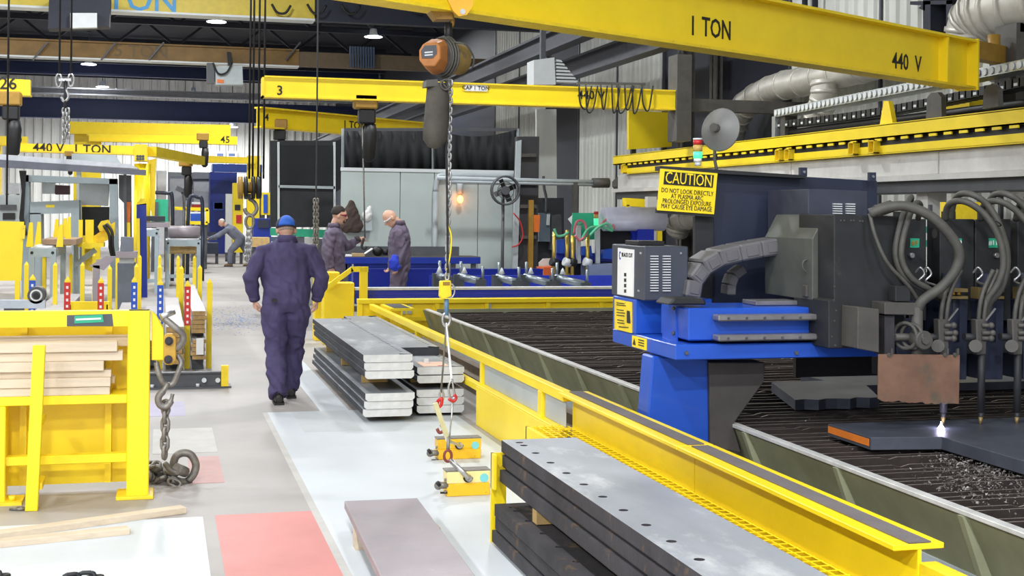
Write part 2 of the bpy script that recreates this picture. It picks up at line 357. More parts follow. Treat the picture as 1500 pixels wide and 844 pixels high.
# ---------------- foreground: lumber rack ----------------
RY = 8.62
def rx(u, v=600): return gy(u, v, RY)
t = thing('lumber_rack', 'bright yellow steel rack holding pale boards, chain shackle on its end', 'rack', (-.7, 8.8, 0))
pr0, pr1 = rx(186), rx(219); zt = rx(150, 456).z
m = MB(); m.box(pr0.x, RY, .0, pr1.x, RY+.14, zt); m.build('end_post', YEL, t, bevel=.006)
MB().box(pr0.x-.06, RY-.05, .0, pr1.x+.03, RY+.22, .022).build('foot_plate', YEL2, t, bevel=.004)
MB().box(-3.1, RY+.02, zt-.1, pr1.x, RY+.13, zt).build('top_beam', YEL, t, bevel=.005)
l0 = rx(9).x
MB().box(l0-.16, RY-.01, .0, l0, RY+.13, rx(100, 580).z-.056).build('post', YEL, t, bevel=.006)
MB().box(l0-.2, RY-.06, 0, l0+.1, RY+.16, .02).build('foot_plate', YEL2, t)
MB().cyl((l0+.04, RY+.0, .02), (l0+.04, RY, .05), .022, 6).build('anchor_bolt', YEL2, t)
MB().box(-3.1, RY+.3, .05, pr1.x-.02, RY+.33, zt-.02).build('back_panel', YEL, t)
for u in (36, 160): a = gy(u, 500, RY+.28); MB().box(a.x-.02, RY+.24, .06, a.x+.02, RY+.30, zt-.1).build('panel_rib', YEL, t)
z1 = rx(100, 580).z; z2 = rx(100, 668).z
MB().box(-3.1, RY+.0, z1-.055, pr0.x, RY+.3, z1).build('shelf_rail', YEL, t, bevel=.004)
MB().box(-3.1, RY+.02, z2-.055, pr0.x, RY+.1, z2).build('lower_rail', YEL, t, bevel=.004)
m = MB(); m.pxy([(222, 456), (229, 462), (240, 482), (240, 528), (222, 528)], RY+.03, RY+.09); m.build('end_bracket', YEL, t, bevel=.004)
a, b = gy(53, 506, 8.4), gy(69, 506, 8.4)
MB().obox(((a.x+b.x)/2-.03, 8.4, (a.z)/2), (.072, .05, a.z), Matrix.Rotation(.035, 3, 'Y')).build('front_stake', YEL, t, bevel=.004)
for z in (.12, .5): MB().box(a.x+.0, 8.42, z, a.x+.04, RY+.02, z+.04).build('stake_arm', YEL, t)
lb = MB().pxy([(98, 462), (164, 460), (166, 478), (98, 478)], RY+.012, RY+.02); lb = lb.build('sticker', DGREY, t, plabel='torn dark sticker on the top beam')
MB().pxy([(109, 463), (150, 461), (152, 472), (109, 474)], RY+.008, RY+.012).build('green_label', GREEN, lb)
MB().pxy([(111, 467), (148, 465.5), (148, 468), (111, 469.5)], RY+.005, RY+.008).build('label_print', WHTPRINT, lb)
# boards on the rack: (top v, bottom v, right end u, y offset)
bd = [(567.5, 579.5, 161, .02, 0), (557, 567, 168, .13, 1), (550, 566, 162, .01, 0), (539.5, 549.5, 163, .03, 1), (524, 539, 152, .0, 0), (508.5, 522.5, 180, .02, 0), (490, 507, 172, .0, 0), (478.5, 494, 192, .09, 0)]
names = ['lowest pale board in the yellow rack, resting on the shelf rail', 'pale board end sticking out behind the lower boards of the rack', 'pale board lying on the lowest board of the yellow rack',
         'thin tan board in the middle of the yellow rack pile', 'purple-stained board with the shortest end in the yellow rack', 'long pale board beneath the two top boards of the rack', 'pale board second from the top of the rack pile', 'topmost pale board of the rack, reaching the end post']
zc = z1
th = [.052, .0, .056, .043, .06, .058, .062, .0]
for i, (v0, v1, ue, dy, k) in enumerate(bd):
    ye = RY-.012+dy
    xe = gy(ue, (v0+v1)/2, ye).x
    if i == 1: za, zb, y0, y1 = z1+.056, z1+.10, ye, ye+.09
    elif i == 7: za, zb, y0, y1 = zc-.045, zc+.025, RY+.145, RY+.21
    else: za, zb, y0, y1 = zc+.0005, zc+th[i], ye, ye+.10; zc = zb
    MB().box(-3.0, y0, za, xe, y1, zb).build('lumber_board', WOOD, label=names[i], cat='board', group='boards in the yellow rack', bevel=.003)
# ---------------- shackle, hook and chain hanging at the rack end ----------------
CY = RY-.02
t = thing('chain_sling', 'rusty lifting chain with ochre clevis, shackles and hook hanging from the yellow rack', 'chain', (.0, CY, 0))
def q(u, v, dy=0): return gy(u, v, CY+dy)
m = MB(); m.pxy([(240, 493), (244, 489), (253, 489), (258, 494), (258, 528), (253, 535), (243, 535), (239, 530)], CY-.02, CY+.04); cl = m.build('clevis_block', mat('clevis_orange', (.56, .32, .04), .5, var=.2, wear=(.2, .12, .05), wamt=.3), t, bevel=.006)
for u, v in ((247.5, 499.5), (246.5, 526.5)):
    p = q(u, v, -.02); MB().cyl(p, p+Vector((0, -.02, 0)), .026, 14).cyl(p+Vector((0, -.02, 0)), p+Vector((0, -.035, 0)), .016, 6).build('bolt', STEELR, cl)
MB().tube(bez([q(238, 466), q(246, 471, -.03), q(258, 481, -.04), (q(267, 489, -.03)), q(268, 499, -.02), q(262, 508), q(257, 512, .02)], 5), .022, 8).build('shackle_bow', CHAIN, t)
p = q(243, 464, -.01); MB().cyl(p+Vector((-.03, -.02, -.0)), p+Vector((.05, .02, .03)), .02, 8).build('shackle_pin', GALV, t)
MB().tube(bez([q(229, 531), q(232, 545, -.01), q(239, 560), (q(246, 564)), q(254, 561), q(263, 540), q(266, 531, .01), q(260, 520, .02)], 5), .017, 8).build('lower_shackle', CHAIN, t)
MB().tube(bez([q(246, 562, -.01), q(240, 572, -.03), q(232, 582, -.03), q(234, 593, -.03), q(243, 596, -.03), q(250, 588, -.03), q(253, 577, -.03)], 5), [.016]*6+[.022]*20+[.012]*5, 8).build('grab_hook', CHAIN, t)
LK = link_mesh(.085, .0125, CHAIN, n=6)
chain(t, q(243, 590), q(241, 672), .085, .0125, CHAIN, LK)
random.seed(3)
for i in range(34):
    p = gz(random.uniform(216, 258), random.uniform(700, 712)); hh = random.uniform(.012, .09)
    if i > 22: hh = random.uniform(.03, .12)
    o = bpy.data.objects.new('chain_link', LK); C.objects.link(o); o.parent = t
    o.matrix_local = Matrix.Translation(p+Vector((0, random.uniform(-.05, .12), hh))-root_loc(t)) @ Matrix.Rotation(random.uniform(0, 6.3), 4, 'Z') @ Matrix.Rotation(random.uniform(1.0, 2.0), 4, 'X') @ Matrix.Rotation(random.uniform(0, 3), 4, 'Z')
p = lambda u, v, d=0: gy(u, v, 9.03+d)
MB().tube(bez([p(252, 694), p(256, 672), p(266, 664), p(279, 666), p(287, 680), p(284, 694), p(276, 704)], 6), .026, 9).build('ring_shackle', CHAIN, t)
MB().cyl(p(250, 703, -.05), p(279, 708, .02), .026, 9).build('ring_pin', CHAIN, t)
MB().cyl(p(258, 686, -.1), p(272, 692, -.04), .035, 9).tube(bez([p(241, 678, -.08), p(249, 688, -.1), p(262, 694, -.1)], 5), .018, 8).build('swivel', CHAIN, t)
# ---------------- loose timbers on the floor ----------------
def timber(u0, v0, u1, v1, w, h, lab):
    a, b = gz(u0, v0), gz(u1, v1); m = MB().beam(a+Vector((0, w/2, h/2)), b+Vector((0, w/2, h/2)), w, h); m.build('timber_offcut', WOOD, label=lab, cat='timber', bevel=.003)
timber(-60, 800, 269, 753, .085, .038, 'longer pale timber lying aslant on the painted floor before the rack')
timber(-60, 810, 188, 784, .085, .036, 'shorter pale timber lying beside the longer one on the floor')
t = thing('shackle_pin', 'small bolt and ring lying on the floor under the yellow rack', 'bolt', gz(27, 748))
p = gz(27, 748); MB().torus(p+Vector((.01, 0, .012)), .022, .008, nu=12, nv=6).build('ring', CHAIN, t); MB().cyl(p+Vector((-.05, .01, .008)), p+Vector((.0, -.01, .01)), .008, 6).build('pin', CHAIN, t)
for u, v, lab in ((-22, 851, 'chain end lying on the pale floor paint near the timbers'), (116, 853, 'coiled dark chain and hook on the pale floor paint')):
    p = gz(u, v); t = thing('floor_chain', lab, 'chain', p)
    me = link_mesh(.075, .011, DUSTK, n=6)
    for i in range(5):
        o = bpy.data.objects.new('chain_link', me); C.objects.link(o); o.parent = t
        o.matrix_local = Matrix.Translation((.035*i-.07, -.02*math.sin(i), .014+.012*(i % 2))) @ Matrix.Rotation(1.57+.3*math.sin(i*2), 4, 'Z') @ Matrix.Rotation(1.57, 4, 'X') @ Matrix.Rotation(1.4*(i % 2), 4, 'Z')
# ---------------- single plate on blocks ----------------
PZ = .145
a, b = gz(504.5, 734, PZ), gz(611.5, 729.5, PZ); c = gz(558, 844, PZ); d = gz(697, 844, PZ)
da = (c-a); db = (d-b); e0 = a+da*1.7; e1 = b+db*1.7
m = MB().add([a, b, e1, e0]+[Vector((q_.x, q_.y, PZ-.045)) for q_ in (a, b, e1, e0)], [(0,1,2,3),(7,6,5,4),(0,4,5,1),(1,5,6,2),(2,6,7,3),(3,7,4,0)])
m.build('steel_plate', PLUM, label='single plum-grey steel plate lying on wooden blocks beside red floor paint', cat='plate', bevel=.004)
for k, f in enumerate((.32, 1.2)):
    p = a+da*f
    MB().box(p.x+.0, p.y-.05, 0, p.x+.46, p.y+.05, PZ-.0455).build('wooden_block', WOODD if k else WOOD, label=('pale wooden bearer under the single plum-grey plate, near its far end', 'wooden bearer under the near end of the plum-grey plate')[k], cat='block')
# ---------------- stacked flame-cut plates ----------------
def plate_mesh(w, l, t, ch, holes=(), side=-1, r=.022, name='plate', mt=STEEL, mts=STEELD, mte=STEELC, strip=.16):
    # box with chamfered lower long corners; row of through-looking holes set near one long edge. local: x 0..w, y 0..l, z 0..t
    me = bpy.data.meshes.new(name); bm = bmesh.new()
    def face(pts, mi):
        f = bm.faces.new([bm.verts.new(p) for p in pts]); f.material_index = mi
    x0, x1 = (0, strip) if side < 0 else (w-strip, w)
    # top without strip
    if holes:
        if side < 0: face([(strip, 0, t), (w, 0, t), (w, l, t), (strip, l, t)], 0)
        else: face([(0, 0, t), (w-strip, 0, t), (w-strip, l, t), (0, l, t)], 0)
        ys = [0]+[(holes[i][1]+holes[i+1][1])/2 for i in range(len(holes)-1)]+[l]
        for i, (hx, hy) in enumerate(holes):
            cx = hx if side < 0 else w-hx; a, b = ys[i], ys[i+1]; n = 12
            ring = [(cx+r*math.cos(2*math.pi*(k+.5)/n), hy+r*math.sin(2*math.pi*(k+.5)/n)) for k in range(n)]
            def outer(k):
                dx, dy = math.cos(2*math.pi*(k+.5)/n), math.sin(2*math.pi*(k+.5)/n)
                s = min([((x1 if dx > 0 else x0)-cx)/dx, ((b if dy > 0 else a)-hy)/dy]); return (cx+dx*s, hy+dy*s)
            out = [outer(k) for k in range(n)]
            corners = [(x1, b), (x0, b), (x0, a), (x1, a)]
            for k in range(n):
                k2 = (k+1) % n; pts = [ring[k], out[k]]
                A, B = out[k], out[k2]
                if abs(A[0]-B[0]) > 1e-6 and abs(A[1]-B[1]) > 1e-6:
                    cc = [c_ for c_ in corners if (abs(c_[0]-A[0]) < 1e-6 or abs(c_[1]-A[1]) < 1e-6) and (abs(c_[0]-B[0]) < 1e-6 or abs(c_[1]-B[1]) < 1e-6)]
                    if cc: pts.append(cc[0])
                pts += [B, ring[k2]]
                face([(p[0], p[1], t) for p in pts], 0)
                face([(*ring[k], t), (*ring[k2], t), (*ring[k2], .004), (*ring[k], .004)], 1)
            face([(p[0], p[1], .004) for p in ring], 1)
    else: face([(0, 0, t), (w, 0, t), (w, l, t), (0, l, t)], 0)
    face([(ch, 0, 0), (ch, l, 0), (w-ch, l, 0), (w-ch, 0, 0)], 1)
    face([(0, 0, t), (0, l, t), (0, l, ch), (0, 0, ch)], 1); face([(w, 0, t), (w, 0, ch), (w, l, ch), (w, l, t)], 1)
    face([(0, 0, ch), (0, l, ch), (ch, l, 0), (ch, 0, 0)], 1); face([(w, 0, ch), (w-ch, 0, 0), (w-ch, l, 0), (w, l, ch)], 1)
    for yy, mi in ((0, 2), (l, 2)):
        pts = [(0, yy, t), (0, yy, ch), (ch, yy, 0), (w-ch, yy, 0), (w, yy, ch), (w, yy, t)]; face(pts if yy == 0 else pts[::-1], mi)
    bmesh.ops.remove_doubles(bm, verts=bm.verts, dist=1e-5); bmesh.ops.recalc_face_normals(bm, faces=bm.faces)
    bm.to_mesh(me); bm.free()
    for m_ in (mt, mts, mte): me.materials.append(m_)
    return me
def put(name, me, loc, lab, cat, group=None, rz=0):
    o = bpy.data.objects.new(name, me); C.objects.link(o); o.location = loc; o.rotation_euler.z = rz; return tag(o, lab, cat, group)
PL = 3.95
hy = [.10, .19]+[.42+.27*i for i in range(13)]
nearP = plate_mesh(.425, PL, .073, .011, [(.075, PL-h) for h in hy][::-1], -1, .021, mts=STEELR, mte=STEELR)
nearP0 = plate_mesh(.425, PL, .073, .011, [(.075, PL-h) for h in hy][::-1], -1, .021, mt=STEELR, mts=STEELR, mte=STEELR)
g = 'hole-edged plates in the near stack'
zz = .012
for i in range(3):
    put('steel_plate', nearP0, (1.745+.012*(i != 2)-.01*(i == 0), 7.0-PL-.03*i, zz), ('lowest plate of the near lower pile with rusty edges', 'middle plate of the near lower pile', 'upper plate of the near lower pile, its row of holes half hidden')[i], 'plate', g); zz += .0765
for k, y in enumerate((6.45, 5.0, 3.6)):
    MB().box(1.83, y-.04, zz+.001, 2.2, y+.04, zz+.094).build('spacer_block', WOODD, label='wooden spacer between the two piles of the near plate stack', cat='block', group='spacers in the near stack')
MB().box(1.8, 6.3, 0, 2.1, 6.4, .011).box(1.8, 3.7, 0, 2.1, 3.8, .011).build('skid_strip', WOODD, label='thin wooden strips beneath the near plate stack', cat='block')
zz += .0955
for i in range(3):
    put('steel_plate', nearP if i == 2 else nearP0, (1.80-.012*(i == 0)+.004*(i == 1), 7.02-PL-.01*(2-i), zz), ('lower plate of the near upper pile with orange rust streaks', 'middle plate of the near upper pile', 'topmost near plate with a row of round holes and a pale worn top')[i], 'plate', g); zz += .0785
NTOP = zz
t = thing('corner_bracket', 'yellow angle guard standing at the far corner of the near plate stack', 'bracket', (1.77, 7.05, 0))
m = MB(); m.box(1.755, 7.06, 0, 1.84, 7.075, .49); m.box(1.755, 7.0, .3, 1.77, 7.075, .49); m.build('angle', YEL, t); 
for z in (.35, .42): MB().cyl((1.8, 7.06, z), (1.8, 7.05, z), .01, 6).build('bolt', YEL2, t)
# far left stack
hy2 = [(.06, .25+.115*i) for i in range(30)]
farP = plate_mesh(.425, PL, .066, .02, hy2, 1, .016, strip=.11)
farQ = plate_mesh(.425, PL, .066, .02)
g = 'plates of the left far stack'
zz = .05
for k, y in enumerate((11.75, 13.2, 14.7)): MB().box(1.74, y-.05, 0, 2.1, y+.05, .0495).build('skid_block', WOODD, label='wooden block beneath the plate stack beside the walking person', cat='block', group='blocks beneath the stack beside the person')
for i in range(3): put('steel_plate', farQ, (1.675+.008*i, 11.3-.015*i, zz), ('lowest plate of the stack beside the walking person', 'second plate from the floor in the stack beside the person', 'third plate from the floor in the stack beside the person')[i], 'plate', g); zz += .069
for k, y in enumerate((12.0, 13.4, 14.7)): MB().box(1.765, y-.022, zz+.001, 2.0, y+.022, zz+.115).build('spacer_block', WOODD, label='short wooden spacer between the piles of the stack beside the person', cat='block', group='spacers in the stack beside the person')
zz += .117
for i in range(3): put('steel_plate', farP if i == 2 else farQ, (1.69-.006*i, 11.3+.01*i, zz), ('fourth plate from the floor in the stack beside the person', 'second plate from the top of the stack beside the person', 'top plate of the stack beside the person, dotted with holes')[i], 'plate', g); zz += .069
# far right stack
g = 'plates of the stack against the yellow guard frame'
zz = .03
MB().box(2.25, 12, 0, 2.55, 12.1, .0295).box(2.25, 14.5, 0, 2.55, 14.6, .0295).build('skid_block', WOODD, label='wooden bearers beneath the plate stack against the yellow frame', cat='block')
for i in range(3): put('steel_plate', farQ, (2.19, 11.55+.01*i, zz), ('lowest plate of the stack against the yellow frame', 'second plate from the floor in the stack against the yellow frame', 'third plate from the floor in the stack against the yellow frame')[i], 'plate', g); zz += .069
for y in (12.1, 14.4): MB().box(2.23, y-.03, zz+.001, 2.55, y+.03, zz+.05).build('spacer_block', WOODD, label='wooden spacer in the stack against the yellow frame', cat='block', group='spacers in the stack at the frame')
zz += .052
for i in range(2): put('steel_plate', farP if i else farQ, (2.2, 11.6, zz), ('fourth plate from the floor in the stack against the yellow frame', 'hole-edged plate carrying the orange paper tag')[i], 'plate', g); zz += .075
t = thing('paper_tag', 'orange-edged white paper tag lying on a steel plate beneath the lifting sling', 'paper', (2.36, 11.85, zz-.008))
MB().box(2.26, 11.66, zz-.0085, 2.50, 12.0, zz-.006).build('sheet', mat('peach_paper', (.80, .52, .38), .7), t)
MB().box(2.40, 11.66, zz-.006, 2.45, 11.69, zz-.004).build('red_mark', RED, t); MB().box(2.32, 11.9, zz-.006, 2.36, 11.93, zz+.03).build('clip', WHITE, t)
farD = plate_mesh(.40, 3.9, .08, .004, hy2, 1, .014, mte=STEELD, strip=.1)
put('steel_plate', farD, (2.19, 12.55, zz-.0085), 'thick dark-ended plate topping the stack against the yellow frame', 'plate', g)
# ---------------- yellow guard frame and grip-topped guard beam along the cutting table ----------------
t = thing('guard_railing', 'yellow guard frame of square rails with low panel between plate stacks and cutting table', 'guard rail', (2.68, 11, 0))
def fbox(n, *a, m=YEL, b=.004): return MB().box(*a).build(n, m, t, bevel=b)
fbox('top_rail', 2.635, 8.62, .53, 2.70, 17.3, .60)
fbox('end_post', 2.635, 10.98, 0, 2.70, 11.05, .53)
fbox('post', 2.635, 9.14, .33, 2.70, 9.24, .53)
fbox('post', 2.635, 14.0, 0, 2.70, 14.07, .53)
fbox('low_panel', 2.60, 8.62, 0, 2.625, 11.02, .335)
fbox('panel_cap', 2.60, 8.62, .335, 2.70, 11.05, .35)
fbox('mid_rail', 2.635, 11.05, .27, 2.69, 17.3, .33)
GL = mat('grey_sheet', (.42, .45, .46), .45, var=.1, scale=2)
fbox('grey_infill', 2.66, 9.25, .35, 2.668, 10.97, .53, m=GL); fbox('grey_infill', 2.66, 8.63, .35, 2.668, 9.13, .53, m=GL)
t = thing('guard_beam', 'long yellow I-beam guard with dark grip strips along its top', 'guard rail', (2.7, 6.5, 0))
Y0, Y1 = 4.35, 8.6
for a, b in ((Y0, 6.46), (6.475, Y1)):
    MB().box(2.60, a, .578, 2.81, b, .60).build('top_flange', YEL, t, bevel=.003)
    MB().box(2.665, a+.005, .602, 2.757, b-.03, .607).build('grip_strip', mat('dark_grip', (.16, .14, .14), .9, var=.15, bump=.4, bscale=200), t)
MB().box(2.70, Y0+.0, .03, 2.715, 6.462, .578).build('web', YEL, t); MB().box(2.70, 6.473, .03, 2.715, Y1, .578).build('web', YEL, t)
MB().box(2.697, Y0, .0, 2.81, Y1, .028).build('bottom_flange', YEL, t)
MB().box(2.705, 2.3, .47, 2.775, Y0-.004, .535).build('tail_rail', YEL2, t, bevel=.005)
MB().box(2.705, 2.3, 0, 2.775, 2.38, .47).build('tail_post', YEL2, t)
t = thing('grating_step', 'yellow expanded grating step running along the foot of the guard beam', 'grating', (2.55, 6.5, 0))
MB().box(2.405, 4.0, 0, 2.425, 8.72, .355).box(2.405, 8.70, 0, 2.695, 8.72, .355).build('fascia', YEL, t)
gm = MB()
for i in range(6): x = 2.432+i*.052; gm.box(x-.004, 4.0, .352, x+.004, 8.72, .355)
gm.build('bearing_bars', YEL, t)
bar = MB().box(-.136, -.005, 0, .136, .005, .003).mesh('cross_bar', YEL)
for i in range(63):
    o = bpy.data.objects.new('cross_bar', bar); C.objects.link(o); o.parent = t; o.location = (2.562-2.55, 4.02+i*.0748-6.5, .3545)
MB().box(2.43, 4.0, .02, 2.69, 8.69, .05).build('tray', BLACK, t)
# ---------------- water table ----------------
t = thing('cutting_table', 'long olive steel cutting table filled with upright burnt slats', 'table', (5.8, 11, 0))
TX0, TX1, TY0, TY1 = 3.55, 8.2, 3.9, 17.35
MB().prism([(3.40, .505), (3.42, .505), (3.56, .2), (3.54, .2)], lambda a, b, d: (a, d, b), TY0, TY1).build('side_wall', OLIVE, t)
MB().box(3.53, TY0, .0, 3.57, TY1, .2).build('base_wall', mat('blue_grey_base', (.38, .43, .45), .5, var=.12, scale=2), t)
MB().box(3.385, TY0, .505, 3.44, TY1, .527).build('rim', mat('bare_rim', (.62, .62, .60), .4, .1, var=.2, scale=8), t, bevel=.003)
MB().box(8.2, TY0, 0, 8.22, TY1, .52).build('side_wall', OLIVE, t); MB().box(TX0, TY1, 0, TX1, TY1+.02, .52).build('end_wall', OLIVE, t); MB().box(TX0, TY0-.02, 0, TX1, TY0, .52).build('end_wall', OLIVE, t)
MB().box(3.58, TY0, .1, 8.19, TY1-.01, .12).build('water_tray', BLACK, t)
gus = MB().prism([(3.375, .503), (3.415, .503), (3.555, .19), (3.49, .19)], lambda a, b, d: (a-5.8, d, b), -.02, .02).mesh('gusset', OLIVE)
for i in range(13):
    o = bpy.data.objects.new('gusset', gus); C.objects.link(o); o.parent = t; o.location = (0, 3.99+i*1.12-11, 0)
slm = []; SLTOP = mat('scorched_slat_edge', (.22, .19, .17), .5, .2, var=.5, scale=18)
for k in range(5):
    b = MB(); n = 90; vs = []; random.seed(20+k)
    for i in range(n+1):
        x = 3.45+(8.16-3.45)*i/n; h = .478+random.uniform(-.0008, .0008) - (.012 if random.random() < .05 else 0); xb = max(x, 3.585+.0005*i)
        vs += [(xb-5.8, -.007, .14), (xb-5.8, .007, .14), (x-5.8, .007, h), (x-5.8, -.007, h)]
    fs = []
    for i in range(n):
        for j in range(4): fs.append((i*4+j, i*4+(j+1) % 4, i*4+4+(j+1) % 4, i*4+4+j))
    b.add(vs, fs); me = b.mesh('slat', RUST); me.materials.append(SLTOP)
    for pl_ in me.polygons:
        if pl_.normal.z > .5: pl_.material_index = 1
    slm.append(me)
nsl = 0; y = 4.0
while y < 17.3:
    o = bpy.data.objects.new('slat', slm[nsl % 5]); C.objects.link(o); o.parent = t; o.location = (0, y-11, random.uniform(-.016, .008)); o.rotation_euler.z = random.uniform(-.004, .004); nsl += 1; y += .115
random.seed(5); m = MB()
for i in range(2600):
    if i % 4: p = gz(random.gauss(1440, 45), random.gauss(690, 26), .475)
    else: p = Vector((random.uniform(3.7, 7.5), random.uniform(4.2, 16), .475))
    if not (3.65 < p.x < 8.1 and 4 < p.y < 17): continue
    s = random.uniform(.004, .013); m.add([p+Vector((random.uniform(-s, s), random.uniform(-s, s), random.uniform(0, 1.5*s))) for _ in range(4)], [(0,1,2),(0,2,3),(0,3,1),(1,3,2)])
m.build('slag_crumbs', mat('slag_grey', (.22, .2, .19), .4, .4, var=.5, scale=60), label='grey slag crumbs strewn over the burnt table slats', cat='slag', kind='stuff')
m = MB().box(3.10, 4.2, .16, 3.2, 17.0, .24); m.box(3.02, 4.2, .0, 3.28, 17.0, .16)
m.build('gantry_track', mat('rusty_track', (.17, .13, .09), .7, var=.3, wear=(.07, .06, .05), wamt=.5), label='rusty brown floor track between guard beam and cutting table', cat='rail')
MB().box(4.62, 4.55, .49, 4.8, 4.62, .56).add([], []).build('foam_offcut', mat('tan_offcut', (.62, .42, .2), .8, bump=.5, bscale=25), label='tan offcut lying on the table rim end', cat='offcut', bevel=.012)
# work piece: L-shaped plate
WZ = .495; WT = .072
def wz(u, v): return gz(u, v, WZ+WT)
a, b, c, d = wz(1212, 622), wz(1276, 641), wz(1379, 640), wz(1500, 683)
poly = [(a.x, 8.2), (a.x, a.y), (b.x+.0, b.y), (c.x, c.y), (c.x, 4.75), (7.6, 4.75), (7.6, 8.2)]
poly[1] = (b.x, 7.0); poly[0] = (b.x, a.y+.03); poly[-1] = (7.6, a.y+.03)
WPM = mat('scaled_blue_steel', (.10, .11, .14), .45, .4, var=.35, scale=3, wear=(.25, .27, .31), wamt=.35, wscale=3)
t = thing('work_plate', 'thick L-shaped steel plate being cut on the table slats', 'plate', (5.5, 6.5, WZ))
MB().prism(poly, lambda x, y, z: (x, y, z), WZ, WZ+WT).build('plate_body', WPM, t, bevel=.003)
MB().prism([(b.x-.004, b.y+.02), (b.x-.001, b.y+.02), (b.x-.001, a.y+.02), (b.x-.004, a.y+.02)], lambda x, y, z: (x, y, z), WZ+.02, WZ+.06).build('orange_paint_mark', mat('orange_mark', (.75, .2, .02), .6, wear=(.12, .1, .1), wamt=.4), t, plabel='orange paint stripe on the plate edge')
m = MB(); p0, p1, p2, p3 = gz(1130, 560, .56), gz(1165, 586, .56), gz(1288, 582, .56), gz(1260, 556, .56)
pts = [p0, p1]+[p1.lerp(p2, k/8)+Vector((0, .03*math.sin(k*2.3), 0)) for k in range(1, 8)]+[p2, p3]
m.prism([(p.x, p.y) for p in pts], lambda x, y, z: (x, y, z), .49, .56); m.build('skeleton_scrap', WPM, label='ragged grey scrap plate lying on the slats beneath the gantry', cat='scrap')
m = MB(); m.box(4.9, 8.9, .49, 7.5, 9.6, .55); m.build('skeleton_scrap', WPM, label='long dark scrap plate on the slats behind the torches', cat='scrap')
# ---------------- cutting gantry ----------------
GY = 7.25
t = G = thing('cutting_gantry', 'blue and charcoal plasma cutting gantry with torches standing over the table', 'gantry', (3.1, 7.8, 0))
def gp(name, m, mt, b=.004, parent=None, pl=None): return m.build(name, mt, parent or G, bevel=b, plabel=pl)
MB_ = MB
leg = gp('leg', MB().pxy([(956, 522), (1038, 526), (1040, 700), (942, 690), (950, 600)], 7.55, 7.74), BLUE, .01)
gp('leg_foot', MB().box(3.0, 7.5, .241, 3.28, 7.8, .34), DUSTY)
gp('leg_bracket', MB().pxy([(1039, 531), (1121, 531), (1119, 560), (1074, 622), (1086, 664), (1041, 655)], 7.52, 7.7), mat('brown_grey_bracket', (.07, .062, .058), .55, .1, var=.2), .006)
gp('skirt', MB().box(2.9, GY, .955, 4.45, 8.37, 1.045), BLUE, .006); gp('dark_skirt', MB().box(4.451, GY+.02, .957, 8.6, 8.37, 1.043), DUSTK, .004)
for u in (1005, 1166): p = gy(u, 517, GY); gp('bolt', MB().cyl(p, p+Vector((0, -.012, 0)), .012, 8), DGREY, 0)
stk = gp('warning_sticker', MB().box(2.892, 7.72, .965, 2.899, 7.97, 1.035), YEL, 0, pl='small yellow warning sticker on the blue skirt')
for k in range(3): gp('sticker_print', MB().box(2.889, 7.75, .985+.016*k, 2.8915, 7.85, .991+.016*k), BLKPRINT, 0, stk)
gp('sticker_print', MB().prism([(7.9, .98), (7.95, .98), (7.925, 1.02)], lambda a, b, d: (d, a, b), 2.889, 2.8915), BLKPRINT, 0, stk)
# beam with end plate and two bolted rails
e = gy(975, 450, 7.3); zb0, zb1 = 1.062, gy(1000, 452, 7.3).z
gp('rail_beam', MB().box(3.0, 7.3, zb0, 4.45, 7.75, zb1), BLUE, .008); gp('far_beam', MB().box(4.452, 7.48, zb0, 8.6, 7.75, zb1+.1), DUSTK, .006)
ep = gp('end_plate', MB().pxx([(971, 446), (989, 451), (991, 505), (985, 507), (970, 497)], 2.99, 3.0), BLUE, 0)
for z in (1.09, 1.24): gp('bolt', MB().cyl((2.99, 7.5, z), (2.978, 7.5, z), .012, 8), DGREY, 0, ep)
RAILM = mat('bare_rail', (.30, .29, .30), .35, .6, var=.2, scale=12)
for v0, v1 in ((460, 469), (489, 498)):
    za, zc = gy(1100, v1, 7.27).z, gy(1100, v0, 7.27).z; xa = gy(1046, 464, 7.27).x
    r = gp('slide_rail', MB().box(xa, 7.2, za, 4.4, 7.3, zc), RAILM, .008)
    for k in range(11): gp('rail_bolt', MB().cyl((xa+.06+k*.115, 7.205, (za+zc)/2+.0), (xa+.06+k*.115, 7.19, (za+zc)/2), .008, 6), DGREY, 0, r)
gp('rear_rail', MB().box(3.5, 7.45, zb1+.002, 4.44, 7.65, zb1+.03), RAILM, .004)
gp('stop_block', MB().pxy([(978, 447), (988, 437), (1032, 438), (1036, 447)], 7.34, 7.56), DUSTK, .01)
# blue base of control cabinet + cabinet
bs = gp('cabinet_base', MB().box(2.9, 7.93, 1.046, 3.42, 8.37, 1.265), BLUE, .006)
wl = gp('warning_plate', MB().pxx([(900, 438), (925, 443), (925, 488), (900, 482)], 2.893, 2.899), YEL2, 0, pl='yellow warning plate full of small print on the blue cabinet base')
for v, a, c in ((443, 903, 914), (446, 903, 916), (453, 903, 913), (457, 903, 915), (461, 903, 914), (468, 904, 913), (472, 904, 914), (478, 906, 920)):
    gp('plate_print', MB().pxx([(a, v), (c, v+1.4), (c, v+2.6), (a, v+1.2)], 2.890, 2.893), BLKPRINT, 0, wl)
gp('plate_print', MB().pxx([(918, 455), (922, 456), (923, 474), (918, 473)], 2.890, 2.893), BLKPRINT, 0, wl)
cb = gp('control_cabinet', MB().box(2.9, 7.78, 1.268, 3.19, 8.40, 1.605), mat('cabinet_slate', (.048, .055, .075), .45, var=.1), .006)
wp = gp('white_face_plate', MB().pxx([(905, 363), (928, 366), (927, 435), (904, 431)], 2.893, 2.8995), WHITE, 0, cb, pl='white name plate on the cabinet side')
text('BLACK CUT', .038, BLKPRINT, cb, gx(918.5, 374, 2.892), (0, -1, 0), (0, 0, 1), 'lettering', .003, bold=0)
